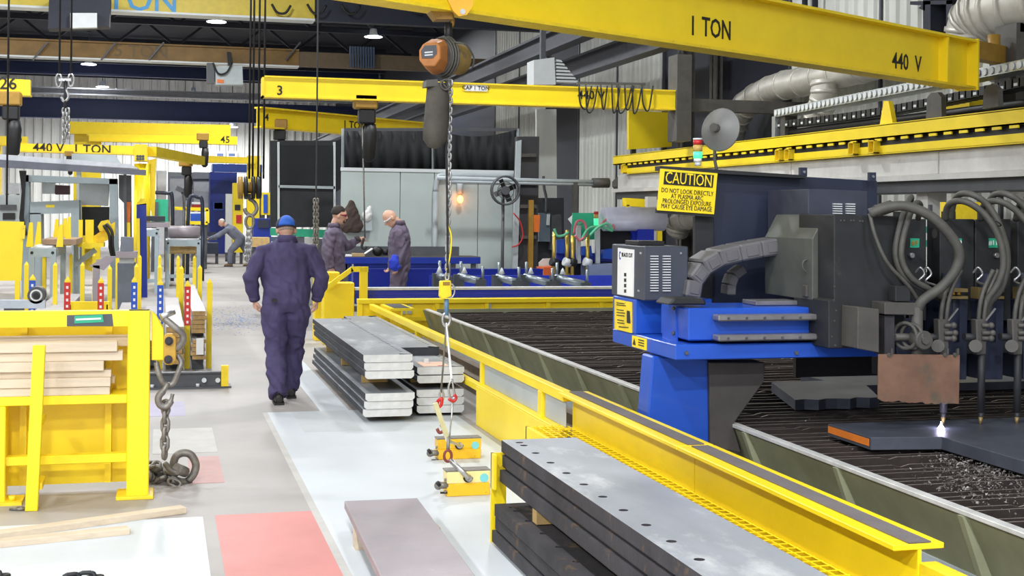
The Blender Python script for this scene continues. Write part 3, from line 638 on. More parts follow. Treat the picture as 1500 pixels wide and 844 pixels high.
text('C', .075, mat('blue_print', (.02, .06, .3), .5), cb, gx(908, 375, 2.892), (0, -1, 0), (0, 0, 1), 'lettering', .003, .6)
for v in (400, 408, 416, 424): gp('face_print', MB().pxx([(914, v), (917, v), (917, v+5), (914, v+5)], 2.891, 2.893), BLKPRINT, 0, cb)
lv = MB().box(-.026, -.012, 0, .026, 0, .006).mesh('louvre', STEELC)
for u in (958, 976):
    for k in range(14):
        p = gy(u, 376+k*3.9, 7.78); o = bpy.data.objects.new('louvre', lv); C.objects.link(o); o.parent = cb; o.location = p-root_loc(G)
for u, v in ((938, 371), (997, 371), (935, 426), (967, 438)): p = gy(u, v, 7.78); gp('screw', MB().cyl(p, p+Vector((0, -.008, 0)), .007, 6), GALV, 0, cb)
gp('cable_gland', MB().tube(bez([(3.19, 8.0, 1.55), (3.25, 7.98, 1.54), (3.28, 7.97, 1.50), (3.30, 7.97, 1.44)], 5), .012, 6), BLACK, 0, cb)
gp('cable_gland', MB().tube(bez([(3.19, 8.0, 1.42), (3.24, 7.98, 1.42), (3.28, 7.97, 1.38)], 5), .012, 6), BLACK, 0, cb)
gp('roof_box', MB().box(2.92, 7.95, 1.606, 3.1, 8.2, 1.635), BLACK, .004, cb)
# energy chain
DC = mat('drag_chain_grey', (.13, .125, .13), .55, var=.15)
path = [(1018, 452), (1016, 436), (1020, 412), (1035, 392), (1058, 378), (1087, 371), (1118, 365), (1150, 360), (1180, 356), (1205, 353)]
ec = gp('energy_chain', MB().tube([gy(u, v, 7.85) for u, v in path], .02, 6), BLACK, 0)
for i in range(len(path)-1):
    a, c = gy(*path[i], 7.72), gy(*path[i+1], 7.72); l = (c-a).length; d = (c-a).normalized(); mid = (a+c)/2+Vector((0, .13, 0))
    R = Matrix((d, Vector((0, 1, 0)), d.cross(Vector((0, 1, 0))))).transposed()
    k = gp('chain_segment', MB().obox(mid, (l*1.04, .26, .105), R), DC, .012, ec)
    gp('segment_cap', MB().obox(mid+Vector((0, -.134, 0)), (l*.55, .006, .06), R), DC, .002, ec)
path2 = [(1072, 432), (1073, 418), (1078, 404), (1092, 394)]
for i in range(3):
    a, c = gy(*path2[i], 8.0), gy(*path2[i+1], 8.0); l = (c-a).length; d = (c-a).normalized(); R = Matrix((d, Vector((0, 1, 0)), d.cross(Vector((0, 1, 0))))).transposed()
    gp('chain_segment', MB().obox((a+c)/2+Vector((0, .06, 0)), (l*1.05, .12, .06), R), DC, .006, ec)
# navy shield wall, its top bar and the caution sign
sw = gp('shield_wall', MB().pxy([(1046, 252), (1180, 259), (1285, 265), (1286, 470), (1022, 470), (1025, 318), (1046, 318)], 8.30, 8.36), NAVY, .003)
gp('shield_post', MB().pxy([(1018, 316), (1046, 316), (1044, 450), (1018, 450)], 8.26, 8.30), DUSTK, .003, sw)
tb = gp('top_bar', MB().pxy([(967, 243), (1182, 257), (1182, 262), (967, 250)], 8.2, 8.3), DUSTK, .003)
for u, v in ((1176, 252), (1277, 259)):
    p = gy(u, v, 8.22); gp('lug', MB().obox(p, (.05, .03, .06)), NAVY, 0, sw); gp('bolt', MB().cyl(p+Vector((0, -.015, 0)), p+Vector((0, -.025, 0)), .01, 6), GALV, 0, sw)
sg = gp('caution_sign', MB().pxy([(968, 247), (1051, 254), (1046, 314), (963, 308)], 8.18, 8.195), YEL, 0, pl='yellow and black CAUTION sign about looking at the plasma arc')
gp('sign_holder', MB().pxy([(962, 306), (1048, 313), (1047, 318), (962, 312)], 8.19, 8.22), DUSTK, 0, sg)
gp('sign_header', MB().pxy([(974, 251), (1046, 256.5), (1044, 275), (972, 270)], 8.176, 8.18), BLKPRINT, 0, sg)
a, c = gy(974, 260, 8.17), gy(1046, 266, 8.17); xd = (c-a).normalized(); yd = Vector((-xd.z, 0, xd.x))
text('CAUTION', .108, YEL, sg, gy(1009, 263.5, 8.175), xd, yd, 'lettering', .003, .68, bold=0)
for k, s in enumerate(('DO NOT LOOK DIRECTLY', 'AT PLASMA ARC', 'PROLONGED EXPOSURE', 'MAY CAUSE EYE DAMAGE')):
    text(s, .043, BLKPRINT, sg, gy(1007-.4*k, 281.5+k*7.7, 8.178), xd, yd, 'lettering', .003, .72, bold=0)
# carriage housings
h = gp('upper_housing', MB().pxy([(1184, 277), (1204, 277), (1271, 280), (1271, 350), (1184, 352)], 7.62, 8.2), mat('housing_navy', (.045, .05, .075), .5, var=.2), .004)
for u0 in (1221, 1240):
    for k in range(5): gp('louvre', MB().pxy([(u0, 298+k*3.4), (u0+13, 298.4+k*3.4), (u0+13, 300+k*3.4), (u0, 299.6+k*3.4)], 7.605, 7.62), LGREY, 0, h)
gp('carriage_side', MB().pxy([(1190, 350), (1208, 315), (1224, 314), (1224, 440), (1190, 440)], 7.25, 7.9), mat('side_grey_green', (.085, .09, .078), .5, var=.2), .004)
cp = gp('carriage_plate', MB().pxy([(1222, 314), (1325, 317), (1325, 480), (1290, 500), (1290, 509), (1214, 511), (1214, 440), (1222, 440)], 7.05, 7.5), DUSTK, .006)
for u, v in ((1231, 323), (1236, 323), (1246, 323), (1250, 323), (1259, 324), (1263, 324), (1224, 455), (1223, 506), (1222, 420), (1218, 493), (1222, 470)):
    p = gy(u, v, 7.05); gp('bolt', MB().cyl(p, p+Vector((0, -.006, 0)), .006, 6), DUSTY, 0, cp)
gp('sensor', MB().pxy([(1181, 418), (1195, 417), (1195, 436), (1181, 435)], 7.3, 7.36), DUSTY, .004)
gp('sensor_cable', MB().tube(bez([gy(1186, 417, 7.32), gy(1186, 405, 7.32), gy(1176, 392, 7.32), gy(1178, 382, 7.32), gy(1190, 380, 7.32)], 6), .006, 6), DUSTH, 0)
gp('dark_beam', MB().box(4.45, 7.76, 1.046, 8.6, 8.3, 1.42), DUSTK, .01); gp('rear_shade_sheet', MB().box(4.2, 8.3, .70, 8.6, 8.34, .954), BLACK, 0)  # black sheet added to darken the shaded gap under the gantry
# plasma torch head
gp('junction_box', MB().pxy([(1257, 450), (1288, 453), (1288, 517), (1256, 511)], 6.86, 7.05), DUSTY, .004)
gp('torch_column', MB().pxy([(1296, 462), (1311, 462), (1311, 521), (1296, 521)], 6.93, 7.05), STEELR, .004)
gp('torch_bracket', MB().pxy([(1296, 443), (1345, 444), (1345, 462), (1296, 461)], 6.9, 7.05), DUSTY, .004)
gp('terminal_box', MB().pxy([(1312, 419), (1334, 419), (1334, 442), (1312, 442)], 6.92, 7.0), DUSTK, .004)
p = gy(1343, 450, 6.92); q_ = gy(1343, 560, 6.92); th = gp('plasma_torch', MB().cyl(p, q_, .034, 14), DUSTY, 0)
p = gy(1345, 497, 6.9); gp('torch_clamp', MB().cyl(p+Vector((0, -.07, 0)), p+Vector((0, .03, 0)), .055, 16), DUSTY, .004, th); gp('clamp_bolt', MB().cyl(p+Vector((0.0, -.085, 0)), p+Vector((0, -.07, 0)), .025, 6), DUSTY, 0, th)
p = gy(1326, 492, 6.92); gp('cable_reel', MB().torus(p, .075, .012, (1, .5, 0), 18, 6).torus(p+Vector((.03, -.02, 0)), .07, .012, (1, .5, 0), 18, 6), DUSTH, 0, th)
gp('clamp_arm', MB().cyl(gy(1310, 494, 6.93), gy(1350, 494, 6.93), .022, 10), DUSTY, 0, th)
pts = [(1287, 519), (1406, 520), (1404.5, 592)]; random.seed(9)
for k in range(1, 24): pts.append((1404.5-k*4.9, 591.5-(k > 10)*1.5-(k > 17)*2+random.uniform(-1.6, 1.6)))
pts.append((1286, 584))
sh = gp('spark_shield', MB().pxy(pts, 6.86, 6.868), COPPER, 0, pl='copper-brown spark shield plate with ragged lower edge')
for u in (1303, 1385, 1400): p = gy(u, 520, 6.85); gp('wing_bolt', MB().cyl(p, p+Vector((0, .02, .0)), .012, 6).obox(p+Vector((.012, 0, .02)), (.012, .012, .035)), DUSTY, 0, sh)
p = gy(1380, 560, 6.95); q_ = gy(1380, 606, 6.95); r_ = gy(1380, 620, 6.95)
ap = gy(1378.5, 630, 6.9); ap.z = WZ+WT+.012
ARC = mat('plasma_arc', (1, 1, 1), .5, emit=(.80, .75, 1), estr=40)
gp('plasma_arc', MB().ell(ap, (.009, .009, .009), 10, 6).lathe([(.02, -.012), (.006, .008), (.003, .025)], ap, n=10), ARC, 0)
ld = bpy.data.lights.new('arc_light', 'POINT'); ld.energy = .5; ld.color = (.75, .7, 1); ld.shadow_soft_size = .02
lo = bpy.data.objects.new('arc_light', ld); C.objects.link(lo); lo.location = ap+Vector((0, 0, .03))
# torch stations
for k, (u, n) in enumerate(((1331, '#9'), (1402, '#10'), (1455, '#11'), (1517, '#12'))):
    w = 26 if k != 1 else 25
    st = gp('torch_station', MB().pxy([(u-w, 322), (u+w, 321), (u+w, 470), (u-w, 470)], 7.3, 7.45), DUSTK, .004)
    lb = gp('number_label', MB().pxy([(u-6.5+(k == 0)*9, 349), (u+7+(k == 0)*9, 349.5), (u+6.5+(k == 0)*9, 363), (u-6.5+(k == 0)*9, 363)], 7.295, 7.3), GREEN, 0, st)
    text(n, .042, YELD if k == 0 else WHTPRINT, st, gy(u+(k == 0)*9, 356, 7.292), (1, 0, 0), (0, 0, 1), 'lettering', .002)
    p = gy(u+2, 374, 7.3); gp('knob', MB().cyl(p, p+Vector((0, -.03, 0)), .016, 10), GALV, 0, st)
    gp('cap_block', MB().pxy([(u-14, 310), (u-2, 310), (u-2, 322), (u-14, 322)], 7.33, 7.4), DUSTK, 0, st)
    gp('side_knob', MB().cyl(gy(u-w-8, 342, 7.36), gy(u-w, 342, 7.36), .03, 10), DUSTY, 0, st)
    if k:
        gp('cylinder_body', MB().cyl(gy(u-8, 400, 7.25), gy(u-8, 500, 7.25), .055, 16), mat('torch_body_navy', (.02, .025, .05), .5), 0, st)
        gp('brass_bracket', MB().pxy([(u-22, 421), (u+16, 423), (u+16, 428), (u-19, 428), (u-19, 434), (u+16, 434), (u+16, 438), (u-22, 438)], 7.12, 7.2), mat('dull_brass', (.22, .16, .06), .5, .4), 0, st)
        for du in (-6, 2): gp('brass_fitting', MB().cyl(gy(u+du, 432, 7.14), gy(u+du, 426, 7.14), .012, 8), YELD, 0, st)
    gp('lower_body', MB().pxy([(u-19, 440), (u+16, 440), (u+14, 556), (u-17, 556)], 7.2, 7.5), mat('torch_body_navy', (.02, .025, .05), .5), .004, st)
# oxy-fuel torches
for u in (1438, 1491, 1383):
    y = 6.98; hi = u == 1383
    to = gp('cutting_torch', MB().cyl(gy(u, 500 if not hi else 515, y), gy(u-1, 604, y), .022, 12).tube([gy(u-1, 604, y), gy(u-1.5, 612, y), gy(u-2, 619, y)], [.02, .014, .006], 8), DUSTK, 0)
    gp('brass_tip', MB().tube([gy(u-1.5, 611, y), gy(u-2, 622, y)], [.015, .007], 8), mat('dull_brass', (.22, .16, .06)), 0, to)
    gp('manifold', MB().pxy([(u-8, 468), (u+9, 468), (u+7, 520), (u-6, 520)], y-.03, y+.03), DUSTY, .006, to)
    for du, v in ((14, 477), (16, 488), (14, 496)): gp('valve', MB().cyl(gy(u, v, y-.03), gy(u+du, v, y-.05), .014, 8).ell(gy(u+du, v, y-.05), .02, 8, 6), DUSTY, 0, to)
    gp('clamp', MB().cyl(gy(u-9, 507, y-.06), gy(u-9, 507, y+.02), .038, 12), DUSTY, 0, to); gp('side_arm', MB().cyl(gy(u-26, 493, y), gy(u-4, 495, y), .022, 8), DUSTK, 0, to)
    gp('valve_lever', MB().beam(gy(u+6, 470, y-.05), gy(u+20, 452, y-.05), .012, .006), GALV, 0, to)
    for du in (-5, 3): gp('hose', MB().tube(bez([gy(u+du, 470, y), gy(u+du+2, 450, y), gy(u+du+8, 425, y+.02), gy(u+du+22, 395, y)], 6), .014, 7), DUSTH, 0, to)
# hoses looping over the stations
def hose(px, y, r, mt=DUSTH, nm='hose'): return gp(nm, MB().tube(bez([gy(u, v, y+dy) for u, v, dy in px], 7), r, 9), mt, 0)
hose([(1274, 313, 0), (1300, 304, -.05), (1330, 303, -.1), (1365, 318, -.15), (1392, 345, -.17), (1405, 370, -.17), (1400, 395, -.15), (1380, 420, -.12), (1352, 440, -.1), (1343, 456, -.08)], 7.0, .03, nm='torch_lead')
hose([(1282, 310, 0), (1306, 302, 0)], 6.99, .037, nm='lead_sleeve')
hose([(1274, 313, 0), (1282, 345, -.05), (1300, 385, -.08), (1330, 418, -.08), (1345, 440, -.05)], 7.0, .011)
hose([(1325, 322, .2), (1335, 290, .1), (1328, 300, 0), (1316, 340, -.05), (1312, 375, -.05), (1325, 405, -.06), (1355, 425, -.05), (1378, 438, 0)], 7.05, .018)
hose([(1345, 320, .2), (1348, 300, .1), (1338, 302, 0), (1324, 345, -.05), (1321, 380, -.05), (1336, 408, -.06), (1362, 424, -.05), (1385, 440, 0)], 7.02, .018)
for du in (0, 52, 104):
    hose([(1384+du, 322, .2), (1390+du, 300, .12), (1412+du, 295, 0), (1440+du, 312, -.05), (1462+du, 345, -.08), (1470+du, 385, -.08), (1462+du, 415, -.06), (1446+du, 440, -.03), (1440+du, 465, 0)], 7.02, .02)
    hose([(1392+du, 322, .25), (1400+du, 290, .15), (1420+du, 284, 0), (1446+du, 300, -.05), (1466+du, 335, -.08), (1476+du, 380, -.08), (1468+du, 420, -.06), (1450+du, 445, -.03), (1444+du, 468, 0)], 7.1, .02)
    gp('hose_tie', MB().torus(gy(1457+du, 326, 6.98), .04, .004, (.6, 0, 1), 12, 5), BLACK, 0)
for u in (1340, 1425, 1350, 1480):
    hose([(u, 400, 0), (u+8, 392, -.03), (u+14, 402, -.04), (u+6, 412, -.03), (u+20, 418, 0)], 7.15, .007, GALV, 'wire_loop')
# beacon and dish on top bar
bc = thing('signal_beacon', 'stack light with red and amber lenses above a lit green one', 'beacon', gy(1022, 240, 8.26))
def seg(v0, v1, r, m, n): MB().cyl(gy(1022, v0, 8.26), gy(1022, v1, 8.26), r, 16).build(n, m, bc)
seg(243, 237, .02, LGREY, 'base'); seg(237, 232, .027, WHITE, 'base_ring'); seg(232, 222.5, .03, mat('green_lens_lit', (.08, .6, .3), .4, emit=(.06, 1, .35), estr=.7), 'green_lens'); seg(222, 212.5, .03, mat('amber_lens', (.6, .4, .1), .3), 'amber_lens'); seg(212, 205, .03, RED, 'red_lens'); seg(205, 202.5, .031, LGREY, 'cap')
ds = thing('dish_mirror', 'round grey dish on a bent stalk beside the signal beacon', 'mirror', gy(1050, 245, 8.3))
c0 = gy(1055, 190, 8.25); ax = Vector((-.78, -.55, .12)).normalized()
MB().lathe([(.02, .05), (.09, .035), (.14, 0), (.147, .0), (.147, -.008), (.09, .022), (.02, .035)], c0, ax, 28).build('dish', mat('dish_grey', (.16, .16, .155), .5, .3), ds)
MB().cyl(c0-ax*.02, c0+ax*.09, .03, 10).build('hub', DUSTY, ds)
MB().tube(bez([c0-ax*.0, gy(1048, 215, 8.27), gy(1047, 232, 8.28), gy(1050, 250, 8.28)], 5), .011, 7).build('stalk', DUSTY, ds)
# ---------------- plenum ledge, cable-carrier rail, carriers ----------------
lg = thing('plenum_ledge', 'long pale plenum beam running behind the gantry under the yellow rail', 'beam', (8.9, 16, 2.2))
yy = 24.6
for k in range(6):
    MB().box(8.6, yy-3.68, 2.30, 9.3, yy, 2.57).build('beam_section', CONC, lg, bevel=.008); yy -= 3.7
MB().box(8.5, 2.5, 2.235, 9.2, 24.7, 2.30).build('lip', CONC, lg); MB().box(8.58, 2.5, 2.10, 9.3, 24.6, 2.235).build('underside_shade', DGREY, lg)  # dark box below the lip stands for its shadow
MB().box(8.62, 24.6, 2.25, 9.2, 25.1, 2.55).build('end_cap', DUSTY, lg, bevel=.1)
for y in (24.2, 14, 6): MB().box(8.7, y-.12, 0, 8.95, y+.12, 2.1).build('support_leg', CONC, lg)
RX = 8.5
yr = thing('carrier_rail', 'yellow double rail carrying the cable chains above the plenum beam', 'rail', (RX, 16, 2.57))
MB().box(RX, 3, 2.765, RX+.03, 24.6, 2.93).box(RX, 3, 2.765, RX+.16, 24.6, 2.785).box(RX, 3, 2.92, RX+.16, 24.6, 2.94).build('upper_channel', YEL, yr)
MB().box(RX+.03, 3, 2.585, RX+.06, 24.0, 2.68).box(RX+.03, 3, 2.575, RX+.18, 24.0, 2.59).build('lower_channel', YEL, yr)
MB().box(RX+.05, 3, 2.68, RX+.15, 24.4, 2.763).build('cable_bed', BLACK, yr)
for y in (23.9, 17.3, 17.0, 15.2, 14.7, 11.0, 7.5):
    b = MB(); x0, x1, z0, z1 = RX-.04, RX+.3, 2.59, 2.75
    b.box(x0, y, z0, x1, y+.012, z1).box(x0, y+.13, z0, x1, y+.142, z1).box(x0, y, z0, x1, y+.142, z0+.012).box(x0, y, z1-.012, x1, y+.142, z1); b.build('tube_bracket', YEL2, yr)
ck = MB().box(-.004, 0, 2.735-2.57, .012, .15, 2.765-2.57).mesh('rail_clip', YEL)
for i in range(70): o = bpy.data.objects.new('rail_clip', ck); C.objects.link(o); o.parent = yr; o.location = (0, 3.2+i*.3-16, 0)
for u, v0, v1, mt, nm, sh in ((1298, 148, 186, YEL, 'yellow_fin', 0), (1369, 135, 176, DUSTY, 'rounded_bracket', 1), (1452, 124, 160, DUSTY, 'rounded_bracket', 1)):
    w = 10 if not sh else 13
    px = [(u-w, v1), (u-w*.35, v0), (u+w*.35, v0), (u+w, v1-3)] if not sh else [(u-w, v1), (u-w*.85, v0+8), (u-w*.4, v0+1), (u+w*.3, v0), (u+w*.75, v0+7), (u+w*.8, v1-4)]
    MB().pxx(px, RX+.1, RX+.16).build(nm, mt, yr)
SILV = mat('silver_link', (.52, .56, .58), .35, .6, var=.2, scale=40)
cc = thing('cable_carrier', 'silver link cable carrier lying above the yellow rail', 'cable carrier', (9.0, 14, 2.94))
lk = MB().box(-.14, -.085, -.055, .14, .085, .055).mesh('carrier_link', SILV)
dk = MB().cyl((-.145, 0, 0), (-.16, 0, 0), .042, 12).mesh('link_disc', LGREY)
a, b_ = gx(1150, 166, 9.0), gx(1500, 98, 9.0)
n = 46; d = (b_-a)
for i in range(n+16):
    p = a+d*(i/n); o = bpy.data.objects.new('carrier_link', lk); C.objects.link(o); o.parent = cc; o.location = p-root_loc(cc)
    o2 = bpy.data.objects.new('link_disc', dk); C.objects.link(o2); o2.parent = o
for k in range(3):
    p = a+Vector((0, .1, -.13-.13*k)); o = bpy.data.objects.new('carrier_link', lk); C.objects.link(o); o.parent = cc; o.location = p-root_loc(cc); o.rotation_euler.x = math.pi/2
bc2 = thing('lower_cable_carrier', 'black ribbed cable carrier sagging beneath the silver one', 'cable carrier', (9.0, 13, 2.94))
for i in range(n+10):
    f = i/n; p = a+d*f+Vector((.02, 0, -.17-.06*math.sin(f*3))); m = MB().box(p.x-.12, p.y-.075, p.z-.05, p.x+.12, p.y+.075, p.z+.05); m.build('carrier_link', BLACK, bc2)
    if i % 2 == 0: MB().box(p.x-.126, p.y-.03, p.z-.03, p.x-.12, p.y+.03, p.z-.0).build('link_mark', LGREY, bc2)
MB().cyl((9.0, a.y+.2, a.z-.3), (9.0, b_.y-3, a.z-.3), .05, 10).build('carrier_bar', BLACK, bc2)
MB().box(8.9, a.y-.2, 2.945, 9.1, a.y-.05, a.z-.02).build('carrier_post', DUSTY, bc2); MB().box(8.9, 9.0, 2.945, 9.1, 9.15, 3.2).build('carrier_post', DUSTY, bc2)
# yellow back posts behind carriers
MB().pxx([(1375, 146), (1420, 140), (1420, 222), (1375, 226)], 9.6, 10.43).build('yellow_cross_panel', YEL, label='yellow steel panel between the brackets behind the cable carriers', cat='panel')
p = gx(950, 190, 9.3)
m = MB().pxy([(921, 162), (986, 165), (984, 215), (921, 219)], 25.25, 25.35); p0 = gy(930, 215, 25.3); p1 = gy(975, 215, 25.3)
t = thing('yellow_sheet', 'plain yellow sheet standing behind the end of the yellow rail', 'sheet', (p0.x, 25.3, 0)); m.build('sheet', YEL, t)
for p in (p0, p1): MB().box(p.x-.05, 25.36, 0, p.x+.05, 25.45, p.z+.3).build('leg', DUSTY, t)
# ---------------- ducts on the right wall ----------------
def duct(pts, X, r, lab, loc=None):
    P = bez([gx(u, v, X) for u, v in pts], 8); t = thing('air_duct', lab, 'duct', P[0])
    MB().tube(P, r, 16).build('duct_pipe', DUCT, t)
    for i in range(2, len(P)-1, 4):
        ax = (P[i+1]-P[i-1]).normalized(); MB().cyl(P[i]-ax*.03, P[i]+ax*.03, r*1.06, 16).build('duct_ring', DUCT, t)
    return t
duct([(1068, 215), (1078, 175), (1100, 148), (1140, 128), (1190, 117), (1245, 103), (1330, 80)], 10.0, .24, 'pale round air duct climbing along the right wall under the jib beam')
duct([(1207, 118), (1207, 140), (1200, 165), (1188, 200)], 9.75, .20, 'short drop duct hanging from the wall duct')
duct([(1432, 66), (1434, 40), (1450, 20), (1485, 8), (1560, -4)], 9.6, .38, 'large ribbed duct elbow beside the jib wall bracket')
duct([(1062, 520), (1060, 345), (1046, 315), (1000, 322), (992, 340)], 9.6, .22, 'bent pale duct behind the caution sign post')
# ---------------- jib crane "1 TON 440 V" ----------------
JD = Vector((1, .55, 0)).normalized(); JN = Vector((JD.y, -JD.x, 0))     # JN faces the camera side
def JP(x, z): return Vector((x, 8.2+.55*x, z))
JB, JT = 3.22, 3.75
t = thing('jib_crane', 'big yellow jib crane beam stencilled 1 TON and 440 V', 'crane', JP(8.6, 3.2))
A, B = JP(-1.6, JB), JP(8.55, JB)
MB().beam(A+Vector((0, 0, .012)), B+Vector((0, 0, .012)), .24, .024).build('bottom_flange', YEL2, t)
MB().beam(A+Vector((0, 0, .27)), B+Vector((0, 0, .27)), .02, .5).build('web', YEL, t)
MB().beam(A+Vector((0, 0, .52)), B+Vector((0, 0, .52)), .26, .026).build('top_flange', YEL, t)
MB().beam(B+Vector((0, 0, .265)), B+JD*.03+Vector((0, 0, .265)), .27, .56).build('end_plate', YEL, t)
MB().beam(JP(8.0, JB+.27)+JN*.06, JP(8.03, JB+.27)+JN*.06, .11, .5).build('stiffener', YEL, t)
MB().beam(JP(8.58, JB+.44), JP(9.4, JB+.44), .16, .2).build('wall_knuckle', YELD, t); MB().cyl(JP(9.1, JB+.35), JP(9.1, JB+.66), .07, 14).build('pivot', YELD, t)
MB().box(9.3, JP(9.1, 0).y-.3, 2.6, 10.43, JP(9.1, 0).y+.3, 2.75).box(9.3, JP(9.1, 0).y-.2, 3.9, 10.43, JP(9.1, 0).y+.2, 4.0).box(9.25, JP(9.1, 0).y-.2, 2.6, 9.4, JP(9.1, 0).y+.2, 4.0).build('wall_bracket', DUSTY, t)
STEN = BLKPRINT
def jtext(s, u, v, size, sx):
    # meet the web face along the ray
    r = Vector(ray(u, v)); o = Vector((0, 0, H)); pl = JP(0, 0)+JN*.0125; tt = (pl-o).dot(JN)/r.dot(JN); P = o+r*tt
    text(s, size, STEN, t, P, JD, (0, 0, 1), 'stencil_lettering', .003, sx)
jtext('1', 1015, 39, .235, .8); jtext('TON', 1050, 43.5, .235, .80); jtext('440', 1319, 91, .235, .92); jtext('V', 1345, 95, .235, .92)
# trolley above hoist
hp = Vector((1.92, 8.2+.55*1.92, 0)); HX, HY = hp.x, hp.y
t = thing('chain_hoist', 'dirty orange electric chain hoist hanging from the jib beam with grey chain bag', 'hoist', (HX, HY, 2.3))
def hq(u, v, dy=0): return gy(u, v, HY+dy)
MB().pxy([(655, -2), (694, -1), (693, 8), (684, 22), (672, 24), (664, 16)], HY-.16, HY-.13).build('trolley_plate', mat('orange_yellow', (.78, .42, .02), .45, wear=(.2, .1, .02), wamt=.25), t)
MB().pxy([(626, 10), (662, 12), (664, 28), (640, 28)], HY-.05, HY+.1).build('trolley_body', YELD, t)
p = hq(678, 17, -.165); MB().cyl(p, p+Vector((0, .04, 0)), .02, 10).build('trolley_bolt', GALV, t)
MB().tube(bez([hq(660, 18), hq(663, 30), hq(661, 38), hq(655, 36)], 5), .016, 8).build('top_hook', YELD, t)
MB().tube([hq(657, 34), hq(657, 62)], .03, 8).build('suspension', BLACK, t)
HO = mat('dirty_orange', (.50, .19, .045), .5, var=.3, wear=(.22, .19, .15), wamt=.45, wscale=9)
d0, d1 = hq(634, 84, -.2), hq(668, 84, .1)
ax = (d1-d0).normalized()
f0 = [hq(u, v, -.2) for u, v in ((614, 74), (620, 64), (640, 62), (645, 68), (645, 86), (637, 97), (621, 97), (614, 88))]
f1 = [hq(u, v, -.02) for u, v in ((622, 68), (632, 57), (654, 57), (663, 66), (663, 94), (654, 108), (634, 110), (623, 100))]
hb = MB().add(f0+f1, [tuple(range(8)), tuple(range(15, 7, -1))]+[(i, i+8, (i+1) % 8+8, (i+1) % 8) for i in range(8)]).build('motor_cover', HO, t, bevel=.006)
MB().pxy([(617, 74), (622, 67), (639, 66), (640, 78), (634, 85), (618, 85)], HY-.208, HY-.2).build('name_plate', DGREY, hb)
for v in (76, 80): MB().pxy([(622, v), (634, v-1), (634, v+1), (622, v+2)], HY-.211, HY-.208).build('plate_print', LGREY, hb)
d0 = hq(643, 83, -.02); ax = (hq(690, 88, .14)-d0).normalized()
MB().lathe([(.125, 0), (.125, .05)], d0, ax, 16).build('gear_ring', DUSTY, t)
MB().lathe([(.11, 0), (.12, .03), (.115, .16), (.07, .2)], d0+ax*.05, ax, 14).build('end_cover', mat('dirty_ochre', (.30, .20, .06), .6, var=.4, wear=(.08, .06, .04), wamt=.5), t)
d0 = d0-ax*.2
for k in range(3): MB().torus(d0+ax*(.215+.02*k), .135+.006*k, .008, ax, 24, 6).build('cable_wrap', DUSTH, t)
MB().tube(bez([hq(665, 62, -.1), hq(683, 66, -.1), hq(694, 85, -.05), hq(692, 100, 0)], 6), .007, 6).build('cable', DUSTH, t)
MB().tube(bez([hq(645, 118, -.12), hq(656, 130, -.12), hq(655, 122, -.1), hq(650, 116, -.1)], 6), .008, 6).build('cable', DUSTH, t)
MB().torus(hq(653, 124, -.13), .035, .008, (0, 1, 0), 16, 6).build('hook_ring', DUSTH, t)
MB().pxy([(625, 117), (641, 116), (642, 126), (624, 127)], HY-.12, HY+.02).build('bag_bracket', DUSTY, t)
bagm = mat('grimy_bag', (.075, .068, .055), .8, var=.4, scale=6, wear=(.30, .2, .035), wamt=.28, wscale=5)
P = [hq(u, v, -.05) for u, v in ((641, 122), (641, 140), (640, 165), (638, 190), (637, 205), (637, 215), (637, 218))]
MB().tube(P, [(.075, .07), (.082, .08), (.088, .09), (.09, .095), (.085, .09), (.05, .06), (.01, .01)], 16).build('chain_bag', bagm, t)
MB().tube(bez([hq(655, 128, -.05), hq(650, 150, -.08), hq(654, 185, -.08), hq(654, 228, -.05), hq(655, 300, -.05), hq(656, 400, -.03)], 5), .008, 6).build('control_cable', DUSTK, t)
CT = Vector((HX+.04, HY, 0)); c_top = hq(660, 118); cbm = hq(655, 412)
chain(t, (c_top.x, HY, c_top.z), (cbm.x, HY, cbm.z), .05, .0075, GALV, link_mesh(.05, .0075, GALV, n=6))
MB().pxy([(646, 412), (661, 411), (662, 434), (648, 439), (645, 434)], HY-.04, HY+.03).build('load_cell', YEL2, t, bevel=.006)
MB().pxy([(649, 413), (659, 413), (659, 418), (649, 418)], HY-.045, HY-.04).build('load_cell_label', YELD, t)
MB().tube([hq(654, 438), hq(654, 462)], .017, 8).build('blue_swivel', mat('faded_blue', (.1, .2, .32), .5), t)
MB().torus(hq(654, 468), .04, .01, (0, 1, 0), 16, 6, sc=(.7, 1.2)).build('master_ring', GALV, t)
MB().torus(hq(660, 426, -.03), .05, .006, (0, 1, .3), 12, 6, sc=(.6, 1)).build('side_shackle', GALV, t)
MB().tube(bez([hq(656, 330, -.03), hq(661, 345, -.04), hq(660, 370, -.04), hq(655, 395, -.03)], 5), .006, 6).build('yellow_cord', YEL, t)
# two-leg sling and the magnets
def m1(u, v): return gy(u, v, 8.33)
def m2(u, v): return gy(u, v, 9.55)
t = thing('wire_sling', 'two-legged steel sling hanging from the hoist to the yellow magnets', 'sling', m1(656, 600))
top = hq(654, 474)
MB().tube([top, gy(662, 560, 8.36)], .008, 6).build('white_leg', WHITE, t)
MB().tube([top, gy(646, 575, 9.5)], .007, 6).build('wire_leg', CHAIN, t)
MB().tube(bez([gy(662, 555, 8.36), gy(657, 567, 8.36), gy(660, 583, 8.36), gy(666, 582, 8.36), gy(664, 567, 8.36), gy(662, 555, 8.36)], 4), .007, 6).build('thimble', GALV, t)
MB().tube(bez([gy(647, 570, 9.5), gy(644, 578, 9.5), gy(647, 588, 9.5), gy(650, 580, 9.5), gy(647, 570, 9.5)], 4), .008, 6).build('thimble', GALV, t)
MB().tube(bez([gy(641, 588, 9.48), gy(647, 584, 9.46), gy(646, 594, 9.46), gy(640, 597, 9.48), gy(641, 588, 9.48)], 4), .013, 6).build('red_shackle', RED, t)
